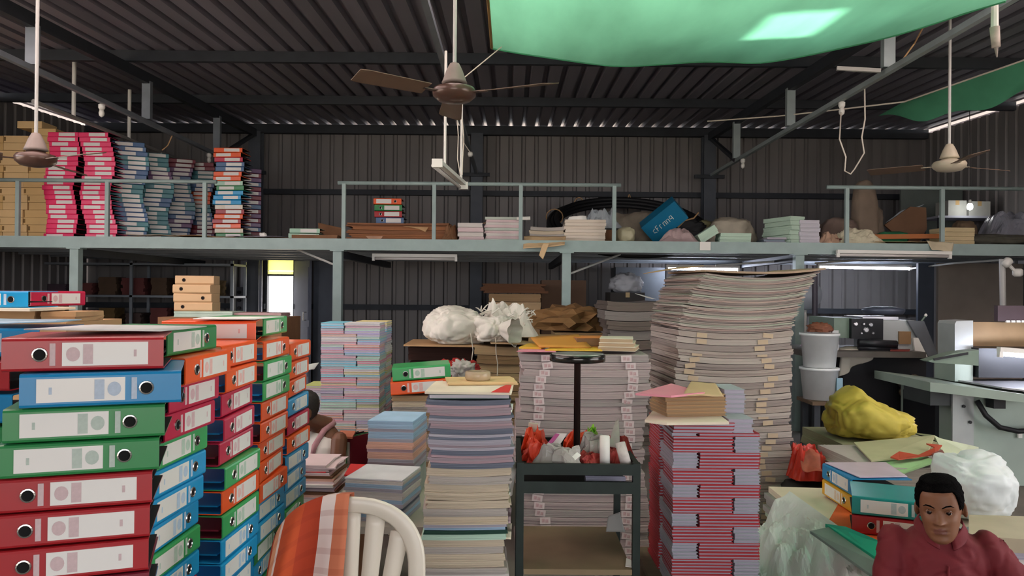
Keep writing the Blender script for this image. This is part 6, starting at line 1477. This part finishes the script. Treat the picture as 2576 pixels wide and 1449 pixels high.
# ================================================================ overhead: tarpaulins, fans, hanging lamps
def tarp(u, v):
    # u from left edge to the right chord, v from near (out of view) to the far edge
    x = -.16 + 3.05*u
    far = 5.52 - (0 if u < .62 else ((u-.62)/.38)**1.4*1.0)
    y = 1.6 + (far-1.6)*v
    sag = .20*math.sin(PI*min(1, max(0, u)))*math.sin(PI*min(1, v*.98))
    z = 3.20 - sag - .10*(v**4)*math.sin(PI*min(1, u*1.05)) + .02*math.sin(u*9+v*3) + .018*noise.noise(Vector((u*5, v*6, 2))) + .05*(1-u)*(v > .95)*0
    return Vector((x, y, z))
o = MB().grid(tarp, 60, 50).build('green_tarpaulin', M_tarp, None, True); tag(o, 'green tarpaulin slung under the roof with daylight glowing through', 'tarpaulin')
hem = MB().tube([tarp(0, v/20) for v in range(21)], .010, 6).build('hem', mat('brown tarpaulin hem', '8a6a3c', .8), o)
MB().tube([tarp(k/30, 1.0) for k in range(31)], .008, 6).build('far_hem', M_tarp2, o)
for q, e in ((tarp(.0, .4), (-.55, 3.2, 3.27)), (tarp(1, .9), (2.99, 4.6, 3.27)), (tarp(1, .3), (2.99, 2.6, 3.27))):
    MB().tube([q, e], .005, 5).build('tie_rope', M_string, o)
# second cloth at the right
def t2(u, v):
    a = P(2275, 255, 7.6) + (P(2700, 110, 6.2)-P(2275, 255, 7.6))*u
    return a + Vector((0.0, .55*v, -.13*v*math.sin(PI*min(1, u*.9+.05)) - .22*v*u + .03*math.sin(u*14)*v))
o = MB().grid(t2, 40, 14).build('green_cloth', M_tarp2, None, True); tag(o, 'green shade cloth strung under the roof at the right', 'shade cloth')
o = MB().tube([P(1780, 305, 9.0), P(1960, 292, 8.4), P(2115, 275, 7.9), P(2275, 256, 7.6), P(2700, 108, 6.2)], .008, 6).build('rope', M_string); tag(o, 'rope that carries the green shade cloth', 'rope')
# ceiling fans at rest
def fan(c, zr, ang, label, body=M_dusty, low=M_brown, s=1.0):
    f = empty('ceiling_fan', c); L = zr - c.z
    MB().tube([(0, 0, .06*s), (0, 0, L-.06)], .011, 10).build('down_rod', M_pipe, f)
    MB().lathe([(.014, .165*s), (.026, .16*s), (.046, .12*s), (.066, .065*s), (.072, .052*s), (.055, .046*s)], 22).build('rod_cup', body, f, True)
    MB().lathe([(.05, .05*s), (.06, .035*s), (.112, .022*s), (.124, .004), (.12, -.022*s), (.09, -.048*s), (.035, -.058*s), (.004, -.06*s)], 28).build('motor_housing', low, f, True)
    MB().lathe([(.02, L-.09), (.055, L-.03), (.06, L-.002)], 16).build('ceiling_cup', body, f, True)
    for k in range(3):
        a = ang + k*2*PI/3; M = Matrix.Rotation(a, 4, 'Z')
        def bl(u, v):
            x = .18 + .42*u; w = .055 + .018*u - .03*max(0, u-.93)*8
            return M @ Vector((x, (v-.5)*2*w, -.006 + (v-.5)*.03))
        fb_ = MB().grid(bl, 10, 4, .004).build('fan_blade', mat('brown fan blade', '6b5646', .5), f)
        MB().box(.09, .2, -.018, .018, -.012, -.0075, M=M).build('blade_arm', low, fb_)
    return tag(f, label, 'ceiling fan')
c1 = P(1143, 232, 4.3); fan(c1, RZ(c1.y)-.0, math.radians(97), 'brown ceiling fan hanging in the middle of the picture')
c2 = P(90, 398, 5.0); fan(c2, RZ(c2.y)-.0, math.radians(95), 'dusty ceiling fan hanging before the kraft box wall')
c3 = P(2388, 414, 6.1); fan(c3, RZ(c3.y)-.0, math.radians(20), 'pale dusty ceiling fan hanging at the right', mat('cream dusty enamel', 'b9ae98', .5), mat('cream dusty enamel', 'b9ae98', .5))
# middle tube lamp on two rods, swung askew
p0, p1 = P(1100, 412, 5.4), P(1166, 468, 6.35)
tl = empty('hanging_tube_lamp', (p0+p1)/2); cc_ = (p0+p1)/2
MB().bar(p0-cc_+Vector((0, 0, .02)), p1-cc_+Vector((0, 0, .02)), .045, .03).build('batten', M_white, tl)
MB().tube([p0-cc_+Vector((-.03, 0, -.012)), p1-cc_+Vector((-.03, 0, -.012))], .014, 10).build('tube', mat('unlit tube glass', 'cfc9c4', .3), tl, True)
for q in (p0, p1): MB().box(-.05, .05, -.02, .02, -.035, .045).build('end_cap', M_white, tl, M=Matrix.Translation(q-cc_) @ Matrix.Scale(.75, 4))
for (x, y0, y1, Y) in ((1119, 150, 422, 5.65), (1160, 200, 455, 6.2)):
    a = P(x, y1, Y); MB().tube([a-cc_, Vector((a.x, a.y, 3.22))-cc_], .010, 8).build('drop_rod', M_white, tl)
tag(tl, 'unlit tube lamp hanging askew on two rods below the middle fan', 'lamp')
bu = empty('light_bulb', P(1148, 285, 5.4))
MB().lathe([(.012, .07), (.02, .06), (.02, .03), (.016, .02)], 12).build('bulb_cap', M_white, bu)
MB().lathe([(.004, -.045), (.028, -.03), (.034, -.01), (.026, .012), (.015, .03)], 14).build('glass_bulb', mat('milky bulb glass', 'e6e8e4', .2), bu, True)
MB().tube([(0, 0, .07), (-.02, .03, .2), (-.03-bu.location.x-.55+bu.location.x*0+.55, .05, 3.24-bu.location.z)], .004, 6).build('cord', M_string, bu)
tag(bu, 'unlit white bulb hanging just below the middle fan', 'bulb')
for k, pts in enumerate((((1150, 300), (1153, 340), (1151, 400), (1158, 440)), ((1163, 300), (1167, 350), (1164, 400), (1163, 440)))):
    o = MB().tube([P(x, y, 6.0) for x, y in pts], .004, 5).build('lamp_cord', M_string); 
    o.parent = tl; o.matrix_parent_inverse = Matrix.Translation(-cc_)
# bulb holders along the chords
def holder(px, py, Y, X, label):
    h = empty('bulb_holder', (X, Y, 3.205))
    MB().lathe([(.012, .01), (.03, 0), (.03, -.03), (.02, -.05)], 12).build('holder_cap', M_white, h, True)
    MB().lathe([(.018, -.05), (.026, -.08), (.022, -.105), (.004, -.12)], 12).build('bulb', M_white, h, True)
    return tag(h, label, 'bulb holder')
holder(250, 270, 7.33, TX[0], 'white bulb holder on the left truss chord, nearer one'); holder(522, 395, 9.93, TX[0], 'white bulb holder on the left truss chord, farther one')
holder(2115, 260, 7.0, TX[2], 'white bulb holder on the right truss chord, nearer one'); holder(1865, 405, 10.0, TX[2], 'white bulb holder on the right truss chord, farther one')
hb_ = empty('bulb_holder', P(1183, 388, 9.2))
MB().lathe([(.012, .03), (.03, .02), (.03, -.01), (.02, -.03)], 12).build('holder_cap', M_white, hb_, True); MB().tube([(0, 0, .02), (-.08, .05, 3.24-hb_.location.z)], .006, 6).build('cord', M_string, hb_)
tag(hb_, 'small bulb holder dangling right of the middle lamp rods', 'bulb holder')
# pipe slung on rods at the left, hanging cords at the right
pl = empty('slung_pipe', (-4.5, 8.8, 3.2))
MB().tube([(0, -1.6, 0), (0, 1.75, 0)], .022, 8).build('pipe', mat('dusty grey pipe', '8d8a86', .5), pl)
for Y in (7.86, 9.0): MB().tube([(0, Y-8.8, .01), (0, Y-8.8, RZ(Y)-3.2-.12 if Y != 7.86 else RZ(Y)-3.2-.05)], .02, 8).build('drop_rod', M_white, pl)
MB().lathe([(.02, .02), (.03, 0), (.02, -.04)], 10, (0, 1.0, -.03)).build('lamp_stub', M_white, pl)
tag(pl, 'grey pipe slung on two white rods over the pink files', 'pipe')
o = MB().tube([Vector((-3.93, 8.85, 3.22)), P(422, 366, 8.85), P(408, 378, 8.8)], .007, 5).build('dangling_flex', M_kraft); tag(o, 'short buff cord hanging from the left truss chord', 'cord')
o = MB().tube([P(2175, 205, 6.6), P(2176, 300, 6.6), P(2168, 345, 6.6), P(2174, 385, 6.6), P(2150, 425, 6.6), P(2140, 438, 6.6), P(2125, 430, 6.6), P(2128, 395, 6.6), P(2112, 350, 6.65), P(2116, 280, 7.0)], .006, 6).build('dangling_flex', M_string); tag(o, 'looped cord hanging below the right truss chord', 'cord')
o = MB().tube([P(2260, 165, 6.0), P(2300, 110, 6.0), P(2335, 45, 5.7)], .006, 6).build('dangling_flex', M_kraft); tag(o, 'thin cord rising from the right chord to the tarpaulin', 'cord')
dl = empty('hanging_lamp', P(2502, 60, 4.6))
MB().tube([(0, 0, .12), (0, 0, -.02)], [.02, .022], 8).build('lamp_cup', M_white, dl); MB().tube([(0, 0, -.02), (.01, 0, -.14)], [.028, .024], 10).build('lamp_body', mat('rust-streaked white', 'c9b8ae', .5, var=.4, scale=20), dl, True)
MB().tube([(.01, 0, -.14), (.015, 0, -.2)], [.012, .004], 8).build('cord_end', M_dusty, dl); MB().tube([(0, 0, .12), (0, 0, RZ(4.6)-dl.location.z)], .006, 6).build('cord', M_string, dl)
tag(dl, 'rust-streaked hanging lamp at the top right corner', 'lamp')
o = MB().bar(P(2105, 172, 6.2), P(2215, 178, 6.14), .03, .03).build('lamp_arm', M_pipe); childw(o, bpy.data.objects['roof_truss.002'])
# ================================================================ the two people
HH = .235
HT = [(0, .018, -.080, -.050), (.05, .038, -.088, -.020), (.13, .052, -.089, .015), (.24, .060, -.089, .048), (.35, .0655, -.088, .068), (.45, .070, -.086, .082), (.55, .0735, -.086, .092), (.65, .0755, -.087, .097), (.75, .0745, -.085, .097), (.85, .067, -.074, .088), (.93, .051, -.051, .066), (.98, .028, -.022, .036), (1.0, .003, .002, .008)]
def hprof(t):
    for a, b in zip(HT, HT[1:]):
        if t <= b[0]:
            k = (t-a[0])/(b[0]-a[0]); return [a[i]+(b[i]-a[i])*k for i in range(1, 4)]
    return HT[-1][1:]
def hpoint(t, a, off=0.0):           # a: angle, 0 = straight ahead (-y), positive to +x
    w, yf, yb_ = hprof(t); yc = (yf+yb_)/2; hd = (yb_-yf)/2; z = t*HH
    s, c = math.sin(a), math.cos(a); e = 2/2.35
    x = w*math.copysign(abs(s)**e, s); y = yc - hd*math.copysign(abs(c)**e, c)
    d = 0.0
    if c > 0:
        g = lambda x0, z0, sx, sz: math.exp(-((x-x0)/sx)**2 - ((z-z0*HH)/sz)**2)
        zt_ = z/HH
        if .33 < zt_ < .56: d += .021*math.exp(-(x/(.0075+.010*(.56-zt_)/.23))**2)*min(1, (.56-zt_)/.2)
        d += .010*g(0, .345, .012, .008)
        for q in (-1, 1):
            d += -.010*g(q*.031, .495, .016, .012); d += .005*g(q*.030, .575, .022, .007); d += .004*g(q*.045, .37, .02, .018); d += .006*g(q*.013, .335, .007, .007)
        d += .006*g(0, .235, .02, .006) + .006*g(0, .185, .018, .006) - .007*g(0, .21, .026, .0035); d += .005*g(0, .06, .02, .014); d -= .004*g(0, .13, .03, .008)
    return Vector((x + off*s, y - d - off*c, z + off*.35*max(0, t-.6)))
def capsule(mb, pts, rs, n=12):
    """tube with rounded ends, closed"""
    pts = [Vector(p) for p in pts]; d0 = (pts[0]-pts[1]).normalized(); d1 = (pts[-1]-pts[-2]).normalized()
    P_ = [pts[0]+d0*rs[0]*k for k in (.95, .7)] + pts + [pts[-1]+d1*rs[-1]*k for k in (.7, .95)]
    R_ = [rs[0]*.3, rs[0]*.72] + list(rs) + [rs[-1]*.72, rs[-1]*.3]
    mb.tube(P_, R_, n)
def loft(mb, rings, n=24):            # rings (cx, cy, z, rx, ry)
    b = len(mb.v)
    for cx, cy, z, rx, ry in rings:
        for k in range(n):
            t = 2*PI*k/n; mb.v.append((cx+rx*math.copysign(abs(math.cos(t))**.85, math.cos(t)), cy+ry*math.copysign(abs(math.sin(t))**.85, math.sin(t)), z))
    for i in range(len(rings)-1):
        for k in range(n):
            k2 = (k+1) % n; mb.f.append((b+i*n+k, b+i*n+k2, b+(i+1)*n+k2, b+(i+1)*n+k)); mb.m.append(0)
    mb.f.append(tuple(range(b, b+n))[::-1]); mb.m.append(0); e = b+(len(rings)-1)*n; mb.f.append(tuple(range(e, e+n))); mb.m.append(0)
def fuse(mb, name, m, voxel, smooth_it, parent=None):
    me = mb.mesh(name + '_raw', m); o = bpy.data.objects.new(name + '_raw', me); COL.objects.link(o)
    r = o.modifiers.new('r', 'REMESH'); r.mode = 'VOXEL'; r.voxel_size = voxel
    s = o.modifiers.new('s', 'SMOOTH'); s.factor = .5; s.iterations = smooth_it
    dg = bpy.context.evaluated_depsgraph_get(); me2 = bpy.data.meshes.new_from_object(o.evaluated_get(dg)); me2.name = name
    bpy.data.objects.remove(o); bpy.data.meshes.remove(me)
    me2.materials.clear()
    for q in (m if isinstance(m, (list, tuple)) else [m]): me2.materials.append(q)
    me2.polygons.foreach_set('use_smooth', [True]*len(me2.polygons))
    return put(me2, name, parent)
def person(loc, rz, head_M, skin, lip, hair, elbows, hands, knees, label, garment, hairline, hair_off=.011, sc_=1.0):
    body = MB()
    loft(body, [(0, .02, .01, .13, .10), (0, .02, .06, .155, .115), (0, .02, .16, .145, .105), (0, .01, .30, .13, .095), (0, .01, .42, .145, .10), (0, .015, .53, .15, .095), (0, .02, .59, .12, .075), (0, .02, .63, .07, .055)])
    hb = head_M @ Vector((0, .02, .05)); hb2 = head_M @ Vector((0, .03, .10))
    capsule(body, [(0, .03, .58), (0, .025, .64), hb, hb2], [.066, .058, .054, .05], 16)
    b = len(body.v); nz_, na_ = 80, 84
    for i in range(nz_+1):
        for k in range(na_): body.v.append(tuple(head_M @ hpoint(i/nz_, 2*PI*k/na_)))
    for i in range(nz_):
        for k in range(na_):
            k2 = (k+1) % na_; body.f.append((b+i*na_+k, b+i*na_+k2, b+(i+1)*na_+k2, b+(i+1)*na_+k)); body.m.append(0)
    body.f.append(tuple(range(b, b+na_))[::-1]); body.m.append(0); e = b+nz_*na_; body.f.append(tuple(range(e, e+na_))); body.m.append(0)
    for q in (-1, 1):                                  # ears
        M = head_M @ Matrix.Translation((q*.0735, .016, .455*HH)) @ Matrix.Rotation(q*.45, 4, 'Z') @ Matrix.Rotation(-.15, 4, 'X')
        rings = [(math.sin(PI*j/8)*.031, math.cos(PI*j/8)) for j in range(9)]
        body.lathe([(max(.002, r), c*.0075) for r, c in rings], 14, (0, 0, 0), 0, M @ Matrix.Translation((q*.006, 0, 0)) @ Matrix.Scale(.62, 4, (0, 1, 0)) @ Matrix.Rotation(PI/2, 4, 'Y'))
    for q, el, hd in ((-1, elbows[0], hands[0]), (1, elbows[1], hands[1])):
        sh = Vector((q*.165, .02, .575)); el = Vector(el); hd = Vector(hd); wr = el + (hd-el)*.78; d = (hd-el).normalized()
        capsule(body, [sh, sh*.5+el*.5, el], [.048, .044, .036]); capsule(body, [el, el*.6+wr*.4, wr], [.036, .034, .023])
        sd_ = d.cross(Vector((0, 0, 1))).normalized()
        capsule(body, [wr, wr+d*.05, wr+d*.085], [.024, .034, .03])
        for f_ in range(4):
            a0 = wr+d*.085+sd_*(f_-1.5)*.017; L = (.062, .075, .07, .055)[f_]
            capsule(body, [a0, a0+d*L*.5+Vector((0, 0, -.006)), a0+d*L*.9+Vector((0, 0, -.025))], [.0095, .009, .0075], 8)
        a0 = wr+d*.03-sd_*q*.03; capsule(body, [a0, a0+d*.03-sd_*q*.022, a0+d*.06-sd_*q*.026], [.012, .0105, .0085], 8)
    for q, kn in ((-1, knees[0]), (1, knees[1])):
        hp = Vector((q*.085, .0, .085)); kn = Vector(kn); an = Vector((-q*.06, kn.y-.07, .05))
        capsule(body, [hp, hp*.5+kn*.5, kn], [.085, .072, .055]); capsule(body, [kn, kn*.6+an*.4, an], [.055, .05, .034])
        capsule(body, [an, an+Vector((-q*.09, -.03, -.01)), an+Vector((-q*.16, -.06, -.012))], [.034, .034, .024])
    o = fuse(body, 'person', [skin, lip], .0042, 3)
    Mi = head_M.inverted()
    for p in o.data.polygons:
        c = Mi @ p.center
        if c.y < -.06 and abs(c.x) < .024*(1-abs(c.z-.21*HH)/(.05*HH+1e-6)*.3) and .168*HH < c.z < .252*HH: p.material_index = 1
    # hair
    hm = MB(); b = 0; n1, n2 = 30, 72
    for i in range(n1+1):
        for k in range(n2):
            a = 2*PI*k/n2; aa = abs((a+PI) % (2*PI) - PI); lo = hairline(aa); t = lo + (1-lo)*i/n1
            k_ = min(1, i/4)
            q = hpoint(min(t, 1), a, -.002 + (hair_off+.003*noise.noise(Vector((math.sin(a)*9, math.cos(a)*9, t*24))))*k_)
            q.z += (hair_off*.8 if t > .9 else 0)
            hm.v.append(tuple(head_M @ q))
    for i in range(n1):
        for k in range(n2):
            k2 = (k+1) % n2; hm.f.append((i*n2+k, i*n2+k2, (i+1)*n2+k2, (i+1)*n2+k)); hm.m.append(0)
    e = n1*n2; hm.f.append(tuple(range(e, e+n2))); hm.m.append(0)
    hm.build('hair', hair, o, True)
    ey_w = mat('eye white', 'b8aca2', .3); ey_i = mat('dark iris', '1c1210', .2)
    for q in (-1, 1):
        em = MB(); c = Vector((q*.031, -.0685, .497*HH))
        em.lathe([(.0005, -.0115)] + [(.0115*math.sin(PI*j/10), -.0115*math.cos(PI*j/10)) for j in range(1, 10)] + [(.0005, .0115)], 14, (0, 0, 0), 0, head_M @ Matrix.Translation(c) @ Matrix.Rotation(PI/2, 4, 'X'))
        em.m = [1 if i//14 >= 7 else 0 for i in range(len(em.m)-2)] + [0, 1]
        em.build('eye', [ey_w, ey_i], o, True)
        bw = MB(); bw.tube([head_M @ (hpoint(tt, q*aa_, .001)) for aa_, tt in ((.12, .575), (.3, .605), (.5, .61), (.68, .585))], [.0014, .003, .0028, .001], 6); bw.build('eyebrow', hair, o)
        lid = MB(); lid.tube([head_M @ (Vector((q*.031 + .0135*math.cos(th), -.0775 - .003*math.sin(th), .497*HH + .0062*math.sin(th)))) for th in [PI*j/8 for j in range(9)]], .0022, 6); lid.build('eyelid', skin, o, True)
    garment(o, elbows, hands)
    o.location = loc; o.rotation_euler = (0, 0, rz); o.scale = (sc_, sc_, sc_)
    return tag(o, label, 'person')
M_skin = mat('brown skin', '7c5239', .5, var=.08, scale=14, spec=.35); M_lip = mat('brown lips', '74463a', .45)
M_hair = mat('black hair', '0c0a0a', .95, var=.6, scale=160, bump=.8, spec=.05); M_shirt = mat('maroon shirt', '6f1c24', .75, var=.14, scale=7)
def shirt(o, elbows, hands):
    g = MB()
    loft(g, [(0, .02, .03, .175, .135), (0, .02, .10, .178, .137), (0, .015, .22, .162, .125), (0, .01, .34, .152, .118), (0, .01, .44, .165, .122), (0, .015, .54, .168, .115), (0, .02, .595, .138, .092), (0, .022, .625, .085, .07), (0, .022, .638, .074, .062)])
    for q, el, hd in ((-1, elbows[0], hands[0]), (1, elbows[1], hands[1])):
        sh = Vector((q*.162, .02, .572)); el = Vector(el); hd = Vector(hd)
        capsule(g, [sh, sh*.6+el*.4, el], [.064, .062, .055], 14); capsule(g, [el, el+(hd-el)*.4], [.054, .047], 14)
    for k in range(5):
        pass
    so_ = fuse(g, 'shirt', M_shirt, .008, 4, o)
    for v in so_.data.vertices:
        c = v.co; w = .010*noise.noise(Vector((c.x*12, c.y*12, c.z*6))) + .006*noise.noise(Vector((c.x*28, c.y*28, c.z*10))) - .006*max(0, 1-abs(noise.noise(Vector((c.x*9, c.y*9, c.z*16))))*5)
        v.co = c + v.normal*w
    for q in (-1, 1):                       # collar points
        def fl(u, v, q=q):
            a = q*(.25 + 2.5*u); r = .07 + .012*v + .004
            z = .668 - .012*math.cos(a)*1.6 - .042*v*(1 - .35*u) - .05*max(0, .5-u)
            return Vector((math.sin(a)*(r+.006*v), .015 - math.cos(a)*(r+.01*v + .016*(1-u)*v), z))
        MB().grid(fl, 14, 5, .004).build('collar', M_shirt, o, True)
    MB().tube([(0, -.122, .53), (0, -.118, .42), (0, -.112, .3)], .004, 6).build('placket', M_shirt, o)
# --- the man in the maroon shirt at the lower right
pm = P(2334, 1300, 2.62)
HM = Matrix.Translation((-.005, -.055, .612)) @ Matrix.Rotation(math.radians(-14), 4, 'Z') @ Matrix.Rotation(math.radians(2), 4, 'X') @ Matrix.Rotation(math.radians(-5), 4, 'Y')
person((pm.x+.035, 2.60, .108), math.radians(-18), HM, M_skin, M_lip, M_hair, [(-.2, -.06, .36), (.30, -.06, .40)], [(-.10, -.30, .28), (.20, -.32, .26)], [(-.30, -.2, .09), (.30, -.2, .09)],
       'young man in a maroon shirt sitting among boards at the lower right', shirt,
       lambda a: .80 if a < .75 else (.80-.62*(a-.75)/.35*.5 if a < 1.1 else (.49 if a < 1.45 else max(.16, .49-.4*(a-1.45)))), .0085, .88)
ME_cu = sack('floor_cushion', (.24, .2, .06), mat('brown floor cushion', '5b4a3c', .9), seed=7, lump=.05, fold=.03); ME_cu.location = (pm.x+.03, 2.62, 0); ME_cu.scale = (1, 1, .118/max(v.co.z for v in ME_cu.data.vertices)); tag(ME_cu, 'brown floor cushion under the man in the maroon shirt', 'cushion')
# --- the worker in a white vest behind the files
M_skin2 = mat('dark brown skin', '6d4630', .5, var=.1, scale=14); M_vest = mat('white cotton vest', 'd8d4cc', .85, var=.08)
def vest(o, elbows, hands):
    g = MB()
    loft(g, [(0, .02, .03, .165, .125), (0, .02, .12, .165, .125), (0, .015, .24, .150, .115), (0, .01, .36, .145, .112), (0, .01, .46, .164, .118), (0, .015, .53, .162, .112), (0, .018, .575, .13, .095), (0, .022, .605, .09, .075)])
    fuse(g, 'vest', M_vest, .008, 3, o)
    t = MB(); tp_ = [(.062, -.10, .46), (.075, -.09, .54), (.078, -.03, .625), (.055, .05, .655), (0, .075, .66), (-.055, .05, .655), (-.078, -.03, .625), (-.075, -.09, .54), (-.062, -.10, .46)]
    t.tube(tp_, [.014, .018, .017, .016, .016, .016, .017, .018, .014], 10); t.build('neck_towel', mat('dusty pink towel', 'b98a90', .9, var=.25, scale=30), o, True)
    l = MB(); 
    for q in (-1, 1): capsule(l, [(q*.085, 0, .088), (q*.19, -.11, .095), (q*.30, -.2, .095)], [.10, .088, .07])
    fuse(l, 'trousers', mat('dark grey trousers', '3a3a40', .85), .01, 3, o)
HM2 = Matrix.Translation((-.02, -.075, .622)) @ Matrix.Rotation(math.radians(-25), 4, 'Z') @ Matrix.Rotation(math.radians(14), 4, 'X')
person((-1.135, 4.62, 0), math.radians(-45), HM2, M_skin2, M_lip, mat('greying hair', '2b2622', .7, var=.5, scale=90), [(-.2, -.08, .34), (.22, -.04, .33)], [(-.10, -.30, .24), (.12, -.30, .22)], [(-.30, -.2, .09), (.30, -.2, .09)],
       'worker in a white vest bent over behind the file stacks', vest, lambda a: .93 if a < .9 else (.93-.5*(a-.9)/.5 if a < 1.4 else max(.2, .43-.3*(a-1.4))), .006)
